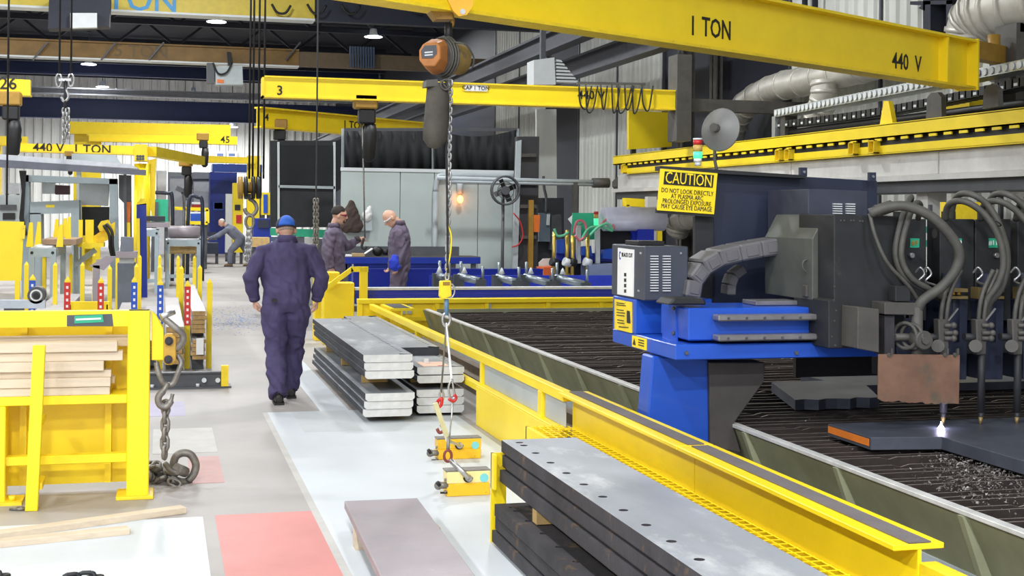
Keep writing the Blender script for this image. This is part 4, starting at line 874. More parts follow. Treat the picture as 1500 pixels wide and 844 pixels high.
MB().tube(bez([gy(657, 584, 8.36), gy(664, 588, 8.36), gy(668, 583, 8.36), gy(665, 578, 8.36)], 4), .011, 6).build('red_shackle', RED, t)
MAGY = mat('magnet_yellow', (.85, .50, .015), .45, var=.1, wear=(.14, .09, .03), wamt=.3, wscale=14)
MAGL = mat('magnet_pale_band', (.86, .70, .30), .45, var=.08)
TEAL = mat('teal_sticker', (.18, .58, .62), .5)
def magnet(pj, y, du, dv, lab, pale):
    P = lambda u, v: gy(u+du, v+dv, y); a = P(655, 692); b = P(718, 692); zb = 0
    t = thing('lifting_magnet', lab, 'magnet', ((a.x+b.x)/2, y, 0)); h = P(690, 691).z
    MB().box(a.x, y, 0.0, b.x, y+.13, h*.52).build('body', MAGY, t, bevel=.006)
    MB().box(a.x, y, h*.52, b.x, y+.13, h).build('upper_body', MAGL if pale else MAGY, t, bevel=.006)
    MB().box(a.x-.004, y+.01, h, b.x+.004, y+.12, h+.008).build('top_plate', CHAIN, t)
    c = P(685.5, 699.5); MB().prism([(c.x+.032*math.cos(k*math.pi/8), c.z-.032*math.sin(k*math.pi/8)) for k in range(9)], lambda x, z, d: (x, d, z), y-.006, y+.001).build('pin_recess', BLACK, t)
    MB().cyl(c+Vector((0, -.005, 0)), c+Vector((0, -.03, 0)), .022, 12).build('pin', GALV, t)
    s = P(709, 700); MB().cyl(s+Vector((0, .0, 0)), s+Vector((0, -.003, 0)), .028, 18).build('round_sticker', TEAL, t)
    k = P(650, 712); MB().cyl(k+Vector((-.03, .02, 0)), k+Vector((.03, .02, 0)), .022, 10).ell(k+Vector((-.03, .02, 0)), .028, 10, 6).build('switch_hub', CHAIN, t)
    MB().cyl(P(644, 712), P(640, 706), .012, 8).build('switch_lever', BLACK, t); MB().cyl(P(645, 722), P(655, 722), .007, 6).build('release_pin', BLACK, t)
    for v in (703, 720): w = P(653.5, v); MB().cyl(w, w+Vector((-.012, 0, 0)), .01, 6).build('side_bolt', CHAIN, t)
    return c
c1 = magnet(m1, 8.25, 0, 0, 'yellow lifting magnet with a pale upper band, close to the plum-grey plate', True)
c2 = magnet(m2, 9.5, -13, -47.5, 'yellow lifting magnet lying behind the pale-banded one', False)
t = thing('lifting_links', 'flat steel lifting links joining the sling to the two magnets', 'link', c1)
MB().tube([c1+Vector((0, -.04, 0)), gy(659, 674, 8.3)], [(.018, .012)]*2, 8).build('link_bar', GALV, t)
MB().torus(gy(656, 668, 8.3), .03, .009, (0, 1, .2), 14, 6, sc=(.8, 1.2)).build('red_shackle', mat('dull_red', (.22, .04, .03), .5), t)
MB().tube([gy(656, 662, 8.32), gy(657, 640, 8.34)], .012, 6).build('hanger', CHAIN, t)
MB().tube([gy(658, 645, 8.34), gy(664, 585, 8.36)], .006, 6).build('rod', GALV, t)
MB().obox((gy(647, 618, 8.8)), (.032, .02, .27), Matrix.Rotation(-.35, 3, 'Y')).build('flat_link', mat('pale_yellow_link', (.62, .58, .33), .5, .3, wear=(.3, .28, .2), wamt=.4), t)
MB().tube([gy(655, 645, 8.7), c2+Vector((0, -.03, .0))], .011, 6).build('link_bar', GALV, t)
MB().tube(bez([gy(640, 628, 9.3), gy(644, 634, 9.3), gy(650, 630, 9.3), gy(646, 622, 9.3)], 4), .012, 6).build('red_shackle', mat('dull_red', (.22, .04, .03)), t)
# ---------------- people ----------------
def loft(m, pts, rad, side, n=14):
    pts = [Vector(p) for p in pts]; k = len(pts); vs = []; side = Vector(side)
    for i, p in enumerate(pts):
        t = (pts[min(i+1, k-1)]-pts[max(i-1, 0)]).normalized(); a = (side-t*side.dot(t)).normalized(); b = t.cross(a); rx_, ry_ = rad[i]
        vs += [p+a*math.cos(2*math.pi*j/n)*rx_+b*math.sin(2*math.pi*j/n)*ry_ for j in range(n)]
    fs = [(i*n+j, i*n+(j+1) % n, (i+1)*n+(j+1) % n, (i+1)*n+j) for i in range(k-1) for j in range(n)]+[tuple(range(n-1, -1, -1)), tuple((k-1)*n+j for j in range(n))]
    return m.add(vs, fs, True)
def remesh(m, name, mt, parent, voxel, it=4, fold=0., seed=0, foldf=None):
    off = root_loc(parent); ob = bpy.data.objects.new('tmp', m.mesh('tmp', mt, off)); C.objects.link(ob)
    r = ob.modifiers.new('r', 'REMESH'); r.mode = 'VOXEL'; r.voxel_size = voxel
    s = ob.modifiers.new('s', 'SMOOTH'); s.factor = .5; s.iterations = it
    bpy.context.view_layer.update()
    me = bpy.data.meshes.new_from_object(ob.evaluated_get(bpy.context.evaluated_depsgraph_get())); bpy.data.objects.remove(ob)
    me.name = name; me.materials.clear(); me.materials.append(mt)
    if fold:
        nr = [v.normal.copy() for v in me.vertices]
        for v, nn in zip(me.vertices, nr):
            c = v.co; w = noise.noise(Vector((c.x*7, c.y*7, c.z*3.5+seed)))
            f = math.sin((c.z*.8+c.x*.9*(1 if seed % 2 else -1)+.12*w+.05*noise.noise(c*14))*42)*.5 + noise.noise(Vector((c.x*13+seed, c.y*13, c.z*8)))*1.1
            k = foldf(c) if foldf else 1.
            v.co = c+nn*f*fold*k
    me.polygons.foreach_set('use_smooth', [True]*len(me.polygons)); me.update()
    o = bpy.data.objects.new(name, me); C.objects.link(o); o.parent = parent; return o
def hand(m, w, d, n, s=1., curl=.6, flip=1):
    # w wrist point, d along the hand, n palm side (fingers curl that way)
    d = d.normalized(); n = (n-d*n.dot(d)).normalized(); x = d.cross(n)*flip
    loft(m, [w-d*.03*s, w+d*.02*s, w+d*.06*s, w+d*.095*s], [(.026*s, .02*s), (.034*s, .018*s), (.042*s, .017*s), (.040*s, .015*s)], x, 10)
    for i, (ox, L) in enumerate(((-.032, .072), (-.011, .082), (.011, .078), (.031, .062))):
        b = w+d*.085*s+x*ox*s; pts = [b]; ang = .15
        for k in range(3):
            ang += curl*(.55+.12*i); pts.append(pts[-1]+(d*math.cos(ang)+n*math.sin(ang))*L*s*(.42, .32, .26)[k])
        m.tube(pts, [.0105*s, .0095*s, .009*s, .007*s], 7)
    b = w+d*.03*s-x*.03*s; m.tube([b, b+(d*.5-x*.7+n*.35).normalized()*.04*s, b+(d*.5-x*.7+n*.35).normalized()*.04*s+(d*.85-x*.1+n*.5).normalized()*.045*s], [.014*s, .0115*s, .008*s], 7)
def head(m, c, f, up, s=1.):
    f = f.normalized(); up = (up-f*up.dot(f)).normalized(); r = f.cross(up); R = Matrix((r, f, up)).transposed()
    m.ell(c+up*.02*s, (.076*s, .098*s, .105*s), 20, 14, R); m.ell(c+f*.018*s-up*.055*s, (.06*s, .07*s, .068*s), 16, 10, R)
    m.ell(c+f*.055*s-up*.095*s, (.028*s, .024*s, .02*s), 10, 8, R)
    m.tube([c+f*.09*s+up*.02*s, c+f*.112*s-up*.025*s, c+f*.088*s-up*.032*s], [.009*s, .016*s, .01*s], 8)
    m.ell(c+f*.085*s-up*.062*s, (.025*s, .014*s, .009*s), 10, 6, R); m.ell(c+f*.078*s+up*.035*s, (.055*s, .02*s, .012*s), 10, 6, R)
    for q in (-1, 1): m.ell(c+r*q*.078*s-up*.008*s-f*.008*s, (.012*s, .022*s, .034*s), 8, 8, R)
    return r, f, up, R
def person(J, label, cloth, s=1., voxel=.009, fold=.006, gl=None, skin=SKIN, boots=LEATHER):
    root = thing('person', label, 'person', (J['pelvis'].x, J['pelvis'].y, 0))
    side = (J['shR']-J['shL']).normalized(); fw = Vector((0, 0, 1)).cross(side).normalized()
    nb = J['neck']; hc = J['head']
    # skin body, one continuous mesh
    m = MB(); r, f, up, R = head(m, hc, J['look'], J.get('hup', Vector((0, 0, 1))), s*1.07)
    loft(m, [nb-(hc-nb)*.5, nb, nb.lerp(hc, .55)-f*.01, hc-f*.015], [(.055*s, .055*s), (.058*s, .058*s), (.057*s, .059*s), (.052*s, .057*s)], side)
    loft(m, [J['pelvis'], J['pelvis'].lerp(nb, .5), nb.lerp(J['pelvis'], .2)], [(.13*s, .09*s), (.13*s, .09*s), (.10*s, .06*s)], side)
    for q in 'LR':
        m.tube([J['sh'+q], J['el'+q], J['wr'+q]], [.045*s, .036*s, .027*s], 9); m.tube([nb-Vector((0, 0, .1)), J['sh'+q]-Vector((0, 0, .02))], [.04*s, .04*s], 9)
        m.tube([J['hip'+q], J['kn'+q], J['an'+q]], [.075*s, .05*s, .036*s], 9); m.tube([J['pelvis'], J['hip'+q]], [.09*s, .08*s], 9)
        if not J.get('noglove'+q): hand(m, J['wr'+q], J['hd'+q], J['hn'+q], s, J.get('curl', .6), 1 if q == 'R' else -1)
    remesh(m, 'body', skin, root, voxel*.72, 3)
    # coverall
    m = MB(); p0 = J['pelvis']; tw = (nb-p0); L = tw.length; tw = tw.normalized(); b = J.get('bulk', 1.)
    loft(m, [p0-tw*.11*s, p0-tw*.02*s, p0+tw*.12*s, p0+tw*.30*L/.57*s if False else p0+tw*L*.42, p0+tw*L*.68, p0+tw*L*.86, p0+tw*L*.97, nb+tw*.012*s],
         [(.15*s*b, .115*s*b), (.205*s*b, .152*s*b), (.20*s*b, .148*s*b), (.215*s*b, .15*s*b), (.225*s*b, .15*s*b), (.17*s*b, .115*s*b), (.10*s, .09*s), (.082*s, .08*s)], side, 20)
    for q in 'LR':
        S_, E, W_ = J['sh'+q], J['el'+q], J['wr'+q]
        m.tube([nb-Vector((0, 0, .05)), nb.lerp(S_, .5)-Vector((0, 0, .045)), S_-Vector((0, 0, .015)), S_.lerp(E, .5), E, E.lerp(W_, .5), W_+(W_-E).normalized()*.005], [.06*s, .078*s, .08*s*b, .076*s*b, .070*s*b, .066*s, .047*s], 12)
        Hh, K, A = J['hip'+q], J['kn'+q], J['an'+q]
        m.tube([p0.lerp(Hh, .8), Hh.lerp(K, .15), Hh.lerp(K, .6), K, K.lerp(A, .5), A+(A-K).normalized()*.02*s], [.12*s*b, .122*s*b, .106*s*b, .093*s*b, .088*s*b, .084*s], 14)
    cv = remesh(m, 'coverall', cloth, root, voxel*1.15, 4, fold*s, sum(map(ord, label)) % 7, J.get('fold'))
    m = MB(); c = nb+tw*.012*s; loft(m, [c-tw*.035*s, c+tw*.012*s, c+tw*.03*s, c+tw*.03*s, c-tw*.02*s], [(.105*s, .098*s), (.084*s, .082*s), (.08*s, .079*s), (.07*s, .069*s), (.07*s, .069*s)], side, 18); m.build('collar', cloth, cv)
    for q in 'LR':
        W_, E = J['wr'+q], J['el'+q]; d = (W_-E).normalized(); MB().tube([W_-d*.03*s, W_+d*.012*s], [.052*s, .050*s], 12).build('cuff', cloth, cv)
    # boots
    for q in 'LR':
        A = J['an'+q]; ff = J.get('foot'+q, fw).normalized(); g_ = J.get('ground'+q, 0.); bb = MB()
        z = lambda h: Vector((0, 0, g_+h-A.z)); lift = J.get('tip'+q, 0)
        pts = [A+z(.052)-ff*.085*s, A+z(.055)-ff*.03*s, A+z(.052-.2*lift)+ff*.06*s, A+z(.045-.4*lift)+ff*.13*s, A+z(.036-.5*lift)+ff*.185*s]
        loft(bb, pts, [(.034*s, .04*s), (.045*s, .054*s), (.047*s, .047*s), (.05*s, .04*s), (.03*s, .026*s)], Vector((0, 0, 1)).cross(ff), 12)
        bb.tube([A+z(.06), A+Vector((0, 0, .07))], [.05*s, .056*s], 10); o = remesh(bb, 'boot', boots, root, .009, 2)
        MB().prism([(-.045, -.09), (.045, -.09), (.05, .06), (.048, .15), (.03, .2), (-.03, .2), (-.048, .15), (-.05, .06)], lambda a, b2, d: A+Vector((0, 0, 1)).cross(ff)*-a*s+ff*b2*s+z(d), 0, .022).build('sole', BLACK, o)
    if gl:
        c = hc+up*.014*s
        MB().tube([c-r*.085*s-f*.02*s, c-r*.075*s+f*.06*s, c-r*.03*s+f*.105*s, c+r*.03*s+f*.105*s, c+r*.075*s+f*.06*s, c+r*.085*s-f*.02*s], [(.006*s, .006*s), (.01*s, .006*s), (.02*s, .005*s), (.02*s, .005*s), (.01*s, .006*s), (.006*s, .006*s)], 6).build('safety_glasses', gl, root)
    for q in (-1, 1): MB().ell(hc+f*.086*s+up*.014*s+r*q*.032*s, .011*s, 8, 6).build('eye', BLKPRINT, root)
    return root, r, f, up, R
def cap_hair(root, hc, R, s, mt, name='hair', rr=(.082, .103, .10), o=(0, -.014, .034)):
    c = hc+R@Vector(o)*s; b = MB(); n = 18; vs = []; fs = []
    rows = 8
    for i in range(rows+1):
        th = math.pi*.58*i/rows
        for j in range(n):
            a = 2*math.pi*j/n; drop = 1 if math.sin(a) < .2 else .72
            t_ = th*drop; vs.append(c+R@Vector((rr[0]*math.sin(t_)*math.cos(a), rr[1]*math.sin(t_)*math.sin(a), rr[2]*math.cos(t_)))*s)
    for i in range(rows):
        for j in range(n): fs.append((i*n+j, (i+1)*n+j, (i+1)*n+(j+1) % n, i*n+(j+1) % n))
    o_ = b.add(vs, fs, True).build(name, mt, root); sd = o_.modifiers.new('thick', 'SOLIDIFY'); sd.thickness = .006; return o_
V = Vector
# walker, seen from behind
cx, cy_ = gy(419, 450, 12.75).x, 12.75
def w(x, y, z): return V((cx+x, cy_+y, z))
J = dict(pelvis=w(0, 0, .95), neck=w(.005, .03, 1.53), head=w(.0, .07, 1.625), look=V((0, 1, -.25)), hup=V((0, .25, 1)),
  shL=w(-.215, .02, 1.425), shR=w(.215, .02, 1.425), elL=w(-.335, -.03, 1.17), elR=w(.33, -.03, 1.17), wrL=w(-.29, .06, .97), wrR=w(.295, .05, .965),
  hdL=V((.1, .25, -1)), hdR=V((-.02, .2, -1)), hnL=V((1, .3, 0)), hnR=V((-1, .3, 0)), hipL=w(-.105, 0, .90), hipR=w(.105, 0, .90),
  knL=w(-.095, .02, .49), knR=w(.09, .20, .50), anL=w(-.075, -.17, .10), anR=w(.075, .24, .10), bulk=1.08, curl=.75,
  fold=lambda c: .75+1.2*max(0, (.32-c.z)/.3)+.5*(abs(c.z-.52) < .1))
wk, r, f, up, R = person(J, 'person in navy coveralls and blue cap walking away beside the plate stack', CLOTH, 1.03, .0085, .013)
hc = J['head']; s = 1.11
BLUEC = mat('royal_blue_cap', (.03, .14, .62), .7, var=.15)
DKC = mat('dark_cap_side', (.02, .025, .07), .7)
cp = cap_hair(wk, hc, R, s, DKC, 'cap', (.089, .108, .092), (0, -.004, .028))
b = MB(); n = 10; vs = []; fs = []
for i in range(9):
    th = .05+math.pi*.52*i/8
    for j in range(n+1):
        a = -math.pi/2+(j/n-.5)*1.75*(.55+.45*i/8); vs.append(hc+R@Vector((0, -.004, .028))*s+R@Vector((.093*math.sin(th)*math.cos(a), .1125*math.sin(th)*math.sin(a), .096*math.cos(th)))*s)
for i in range(8):
    for j in range(n): fs.append((i*(n+1)+j, (i+1)*(n+1)+j, (i+1)*(n+1)+j+1, i*(n+1)+j+1))
o = b.add(vs, fs, True).build('back_panel', BLUEC, cp); o.modifiers.new('t', 'SOLIDIFY').thickness = .003
m = MB(); loft(m, [hc+R@V((0, .08, .055)), hc+R@V((0, .14, .05)), hc+R@V((0, .175, .043))], [(.075, .008), (.07, .007), (.04, .005)], R@V((1, 0, 0))); m.build('brim', DKC, cp)
cap_hair(wk, hc, R, 1.0, mat('grey_hair', (.32, .27, .23), .8), 'hair', (.079, .1, .1), (0, -.006, .004))
MB().box(cx-.15, cy_-.19, .955, cx-.10, cy_-.172, .985).build('belt_tool', BLACK, wk, plabel='small black tool clipped to the hip')
# things carried by the walker
bg = thing('cable_coil', 'coil of grey wire carried at the hip of the walking person', 'coil', w(-.22, .02, .86))
for k in range(5): MB().torus(w(-.20+.008*k, .03+.01*k, .97), .085+.004*k, .006, (1, .15*k-.3, .1), 22, 6, sc=(.7, 1.9)).build('wire_loop', DUSTH, bg)
# man in grey coat, left of the bench
Y = 20.3
def mq(u, v, dy=0): return gy(u, v, Y+dy)
J = dict(pelvis=mq(488, 399), neck=mq(489, 331), head=mq(497, 316), look=V((1, -.12, -.12)),
  shL=mq(493, 342, .2), shR=mq(484, 343, -.2), elL=mq(509, 362, .22), wrL=mq(523, 352, .2), elR=mq(480, 372, -.26), wrR=mq(485, 392, -.26),
  hdL=V((1, 0, .15)), hdR=V((.35, .2, -1)), hnL=V((0, -1, 0)), hnR=V((.3, 1, 0)), hipL=mq(490, 404, .11), hipR=mq(487, 404, -.11),
  knL=mq(493, 440, .12), knR=mq(486, 440, -.1), anL=mq(489, 474, .12), anR=mq(480, 474, -.1), bulk=1.1, curl=.8, footL=V((1, 0, 0)), footR=V((1, -.1, 0)))
for q_ in 'LR': J['an'+q_].z = .1
GLR = mat('red_tinted_glasses', (.25, .03, .04), .2)
mn, r, f, up, R = person(J, 'dark-haired person in plum-grey coveralls and glasses steadying a hanging chain', CLOTHG, 1.04, .012, .012, GLR)
cap_hair(mn, J['head'], R, 1.1, mat('dark_hair', (.025, .018, .014), .8), 'hair', (.084, .106, .108), (0, -.016, .034))
m = MB(); m.ell(J['head']+R@V((0, .05, -.07)), (.055, .05, .05), 12, 8, R); m.build('beard', mat('dark_beard', (.09, .05, .035), .9), mn)
MB().tube([mq(521, 352, .2)-V((0, 0, 0)), mq(527, 349, .2)], [.055, .06], 10).build('glove', mat('dark_glove', (.05, .04, .045), .9), mn)
# bald man looking down
Y = 20.2
J = dict(pelvis=mq(585, 390), neck=mq(585, 327), head=mq(572, 320), look=V((-1, -.1, -.85)), hup=V((-.7, 0, 1)),
  shL=mq(583, 341, -.21), shR=mq(585, 341, .21), elL=mq(590, 370, -.25), wrL=mq(583, 390, -.27), elR=mq(582, 370, .24), wrR=mq(572, 388, .2),
  hdL=V((-.25, -.1, -1)), hdR=V((-.4, 0, -1)), hnL=V((-1, .3, 0)), hnR=V((-1, -.3, 0)), hipL=mq(585, 397, -.11), hipR=mq(585, 397, .11),
  knL=mq(581, 436, -.11), knR=mq(583, 436, .11), anL=mq(587, 474, -.11), anR=mq(587, 474, .11), bulk=1.1, curl=.7, footL=V((-1, 0, 0)), footR=V((-1, .1, 0)))
for q_ in 'LR': J['an'+q_].z = .1
bm_, r, f, up, R = person(J, 'bald person in plum-grey coveralls looking down, blue rag at the pocket', CLOTHG, 1.04, .012, .012, mat('clear_glasses', (.75, .75, .75), .2))
m = MB(); loft(m, [mq(579, 374, -.3), mq(577, 382, -.32), mq(578, 391, -.31), mq(576, 396, -.29)], [(.04, .03), (.08, .05), (.09, .05), (.06, .03)], V((1, 0, 0))); remesh(m, 'blue_rag', mat('blue_cloth', (.02, .05, .55), .8), bm_, .012, 2, .008)
# far worker pushing
Y = 44.0
J = dict(pelvis=mq(352, 350), neck=mq(332, 331), head=mq(325, 326.5), look=V((-1, -.3, -.45)), hup=V((-.3, 0, 1)),
  shL=mq(333, 336, -.2), shR=mq(334, 336, .2), elL=mq(321, 345, -.2), elR=mq(319, 345, .2), wrL=mq(306, 349.5, -.2), wrR=mq(307, 350, .15),
  hdL=V((-1, 0, -.1)), hdR=V((-1, 0, -.1)), hnL=V((0, 0, -1)), hnR=V((0, 0, -1)), hipL=mq(351, 353, -.11), hipR=mq(353, 352, .11),
  knL=mq(338, 368, -.12), knR=mq(360, 367, .12), anL=mq(337, 385, -.12), anR=mq(365, 384, .12), bulk=1.15, footL=V((-1, 0, 0)), footR=V((-1, 0, 0)))
for q_ in 'LR': J['an'+q_].z = .1
fw_, r, f, up, R = person(J, 'distant person in grey-blue coveralls leaning forward to push a load', CLOTHL, 1.0, .02, .006, None, boots=mat('tan_boot', (.25, .15, .08), .7))
cap_hair(fw_, J['head'], R, 1.0, mat('white_hair', (.7, .68, .65), .8), 'hair')
# ---------------- mid background: end barrier, second machine, bench, partition ----------------
t = thing('end_barrier', 'long yellow barrier wall closing the far end of the cutting table', 'barrier', (5, 17.6, 0))
a = gy(524, 440, 17.5); ztop = gy(700, 437, 17.5).z
MB().box(a.x, 17.5, 0, 8.3, 17.56, ztop-.06).build('panel', YEL, t)
MB().box(a.x, 17.44, ztop-.06, 8.3, 17.6, ztop).build('top_rail', YEL, t, bevel=.005)
MB().box(a.x, 17.45, .36, 8.3, 17.5, .41).build('mid_rail', YEL, t)
for u in (527, 583, 640, 712, 802, 880): p = gy(u, 450, 17.5); MB().box(p.x-.03, 17.46, 0, p.x+.03, 17.5, ztop-.06).build('post', YEL, t)
for u in (592, 601, 718): p = gy(u, 455, 17.46); MB().box(p.x-.035, 17.475, .45, p.x+.02, 17.499, .58).build('slot', GREY, t)
t = thing('guard_stub', 'short yellow guard with a dark grip pad before the end barrier', 'guard rail', (2.9, 16.7, 0))
MB().box(2.75, 16.3, .58, 3.05, 17.1, .61).build('flange', YEL, t); MB().box(2.80, 16.35, .611, 3.0, 17.05, .616).build('grip_pad', DGREY, t); MB().box(2.88, 16.3, 0, 2.9, 17.1, .58).build('web', YEL, t)
t = thing('stair_guard', 'yellow handrail with sloping brace rising beside yellow boxes', 'handrail', gy(525, 440, 18.0))
P = lambda u, v: gy(u, v, 17.9)
MB().beam(P(478, 422), P(516, 394), .06, .06).build('sloping_brace', YEL, t); MB().beam(P(514, 394.5), P(539, 394.5), .06, .07).build('top_bar', YEL, t)
q0 = P(533, 392); MB().box(q0.x-.05, 17.87, 0, q0.x+.05, 17.97, q0.z-.0).build('post', YEL, t)
q0, q1 = P(476, 415), P(521, 415); MB().box(q0.x, 18.02, 0, q1.x, 18.3, q0.z).build('yellow_box', YEL, label='low yellow box standing behind the yellow handrail', cat='box', bevel=.01)
q0, q1 = gy(462, 399, 18.6), gy(498, 399, 18.6); MB().box(q0.x, 18.6, 0, q1.x, 18.9, q0.z).build('yellow_box', YEL, label='taller yellow box half hidden by the walking person', cat='box', bevel=.01)
# second cutting machine: blue rail, table, clamps
DB2 = mat('vivid_blue_rail', (.01, .03, .42), .35, var=.1, coat=.3)
t = thing('blue_rail', 'glossy blue machine rail running just behind the yellow end barrier', 'rail', (5, 18.2, 0))
a, b = gy(520, 422, 18.1), gy(520, 437, 18.1)
MB().box(a.x, 18.1, b.z+.0, 8.35, 18.3, a.z-.03).box(a.x, 18.07, b.z, 8.35, 18.3, b.z+.03).build('rail_body', DB2, t)
MB().box(a.x, 18.08, a.z-.03, 8.35, 18.32, a.z).build('top_plate', STEELC, t)
for x in (a.x+.1, 4.2, 6.2, 8.0): MB().box(x, 18.12, 0, x+.15, 18.28, b.z).build('leg', DB2, t)
xa = gy(640, 415, 19).x
t = thing('clamp_table', 'grey machine table behind the blue rail carrying clamp cylinders', 'table', (6, 19, 0))
MB().box(xa, 18.4, .60, 8.3, 19.5, .63).build('table_top', STEELC, t); MB().box(xa+.1, 18.5, 0, 8.2, 19.4, .60).build('table_base', DB2, t)
MB().box(xa, 19.51, .60, 7.0, 19.6, .86).build('back_fence', DB2, t)
CYL = mat('clamp_metal', (.26, .30, .33), .35, .6, var=.2)
for k, (u0, v0, u1, v1) in enumerate(((641, 404, 655, 408), (672, 405, 704, 412), (728, 406, 757, 413.5), (768, 405.5, 806, 415), (813, 406.5, 857, 417))):
    A, B = gy(u0, v0, 19.0), gy(u1, v1, 18.7); t = thing('clamp_cylinder', ('pneumatic clamp cylinder half hidden by the hoist chain', 'clamp cylinder lying beside the hoist chain on the machine table', 'clamp cylinder before the blue back fence of the machine table', 'long clamp cylinder between its two neighbours below the dark mast', 'longest clamp cylinder, next to the grey-blue box')[k], 'clamp', ((A.x+B.x)/2, 18.85, .63))
    MB().cyl(A, B, .055, 12).build('barrel', CYL, t)
    for q in (A, B):
        MB().box(q.x-.07, q.y-.07, .631, q.x+.07, q.y+.07, q.z+.03).build('end_block', mat('clamp_dark', (.08, .09, .10), .5, .4), t)
        MB().cyl((q.x+.03, q.y, q.z), (q.x+.03, q.y, q.z+.22), .022, 8).build('stud', CYL, t)
    MB().lathe([(.05, 0), (.02, .07), (.0, .1)], ((A.x*.7+B.x*.3), A.y-.02, A.z+.045), n=8).build('breather', LGREY, t)
# torch unit of the second machine
t = thing('torch_machine', 'blue second torch machine with brass torches, pale tube and green panel', 'machine', (7.2, 21, 0)); Y = 21.0
def q(u, v, dy=0): return gy(u, v, Y+dy)
def pb(n, px, mt, d0=0, d1=.1, par=None): return MB().pxy(px, Y+d0, Y+d1).build(n, mt, par or t)
pb('green_panel', [(839, 312), (871, 312), (871, 351), (837, 351)], GREEN, .3, .34)
pb('white_card', [(832, 321), (840, 314), (840, 332)], WHITE, .32, .33)
MB().cyl(q(884, 321), q(972, 321), .20, 18).build('pale_tube', mat('pale_lilac_tube', (.55, .56, .68), .4), t)
pb('blue_column', [(935, 316), (958, 315), (958, 420), (930, 420)], DB2, -.1, .3)
pb('dark_cabinet', [(880, 335), (935, 335), (935, 385), (880, 385)], BLACK, .25, .5)
bx = pb('grey_blue_box', [(863, 389), (898, 386), (898, 470), (863, 470)], mat('grey_blue_box', (.22, .27, .42), .35, .2), -.25, .2)
p = gy(869, 414, Y-.25); MB().cyl(p, p+V((0, -.02, 0)), .03, 10).build('port', DGREY, bx)
pb('beam', [(815, 370), (935, 372), (935, 384), (815, 382)], DB2, .12, .25)
pb('base', [(815, 382), (935, 384), (935, 480), (815, 480)], NAVYD, .3, .5)
for px in ([(816, 352), (832, 350), (836, 372), (816, 371)], [(852, 362), (866, 360), (868, 375), (852, 374)], [(885, 366), (898, 364), (900, 380), (883, 379)]): pb('blue_block', px, BLUE, -.05, .12)
for u in (848, 876): pb('white_upright', [(u-3, 330), (u+3, 330), (u+3, 386), (u-3, 386)], LGREY, .02, .08)
BRS = mat('brass', (.62, .46, .10), .35, .7)
for k, (u, v0, v1) in enumerate(((812, 339, 399), (831, 337, 402), (839, 345, 406), (861, 344, 407))):
    tt = MB().cyl(q(u, v0, -.1), q(u-1, v1, -.1), .032, 8).build('brass_torch', BRS, t)
    MB().cyl(q(u-4, v1, -.1), q(u+3, v1, -.1), .025, 8).build('torch_tip', BRS, tt); MB().cyl(q(u-5, 383, -.12), q(u+4, 386, -.1), .07, 10).build('torch_clamp', BLACK if k in (0, 2) else LGREY, tt)
GRH, RDH = mat('green_hose', (.12, .5, .28), .5), mat('pink_hose', (.6, .16, .2), .5)
for px, mt in (([(812, 335), (816, 345), (825, 345), (833, 340)], GRH), ([(840, 343), (845, 325), (855, 325), (859, 340), (850, 352), (842, 345)], RDH), ([(847, 328), (857, 327), (860, 342), (852, 352), (862, 335), (880, 332), (897, 338), (890, 328), (876, 333), (864, 345)], GRH), ([(880, 330), (888, 322), (897, 328), (899, 336)], RDH)):
    MB().tube(bez([q(u, v, -.12-.02*i) for i, (u, v) in enumerate(px)], 6), .022, 6).build('hose', mt, t)
bl = thing('small_beacon', 'tiny stack light with green glow above the second torch machine', 'beacon', q(873, 330, .1))
MB().cyl(q(873, 330, .1), q(873, 320, .1), .04, 10).build('green_lens', MATS['green_lens_lit'], bl); MB().cyl(q(873, 320, .1), q(873, 314, .1), .04, 10).build('amber_lens', MATS['amber_lens'], bl); MB().cyl(q(873, 314, .1), q(873, 310, .1), .042, 10).build('red_lens', RED, bl)
MB().cyl(q(873, 345, .1), q(873, 330, .1), .02, 8).build('stem', LGREY, bl)
t = thing('orange_crate', 'orange bin with pale backrest standing behind the brass torches', 'bin', gy(810, 430, 22.5)); Y = 22.5
pb('bin_body', [(797, 392), (828, 390), (828, 470), (797, 470)], mat('orange_bin', (.62, .12, .03), .5), 0, .5); pb('pale_back', [(790, 385), (796, 379), (822, 378), (822, 470), (790, 470)], CONC, .55, .6)
# white upright frame, blue strips and yellow beam behind the caution sign
t = thing('pale_column', 'pale square column rising from behind the control cabinet to the plenum beam', 'column', gy(955, 420, 22.0)); Y = 22.0
pb('column', [(949, 288), (962, 288), (962, 480), (949, 480)], CONC, 0, .15); pb('yellow_strip', [(963, 312), (970, 312), (970, 480), (963, 480)], YEL, 0, .1)
MB().pxy([(917, 290), (949, 292), (949, 325), (942, 325), (938, 303), (917, 302)], 22.6, 22.8).box(gy(918, 300, 22.6).x, 22.6, 0, gy(922, 300, 22.6).x, 22.7, gy(918, 300, 22.6).z).build('bent_boom', YEL, label='yellow bent steel boom under the plenum beam end', cat='boom')
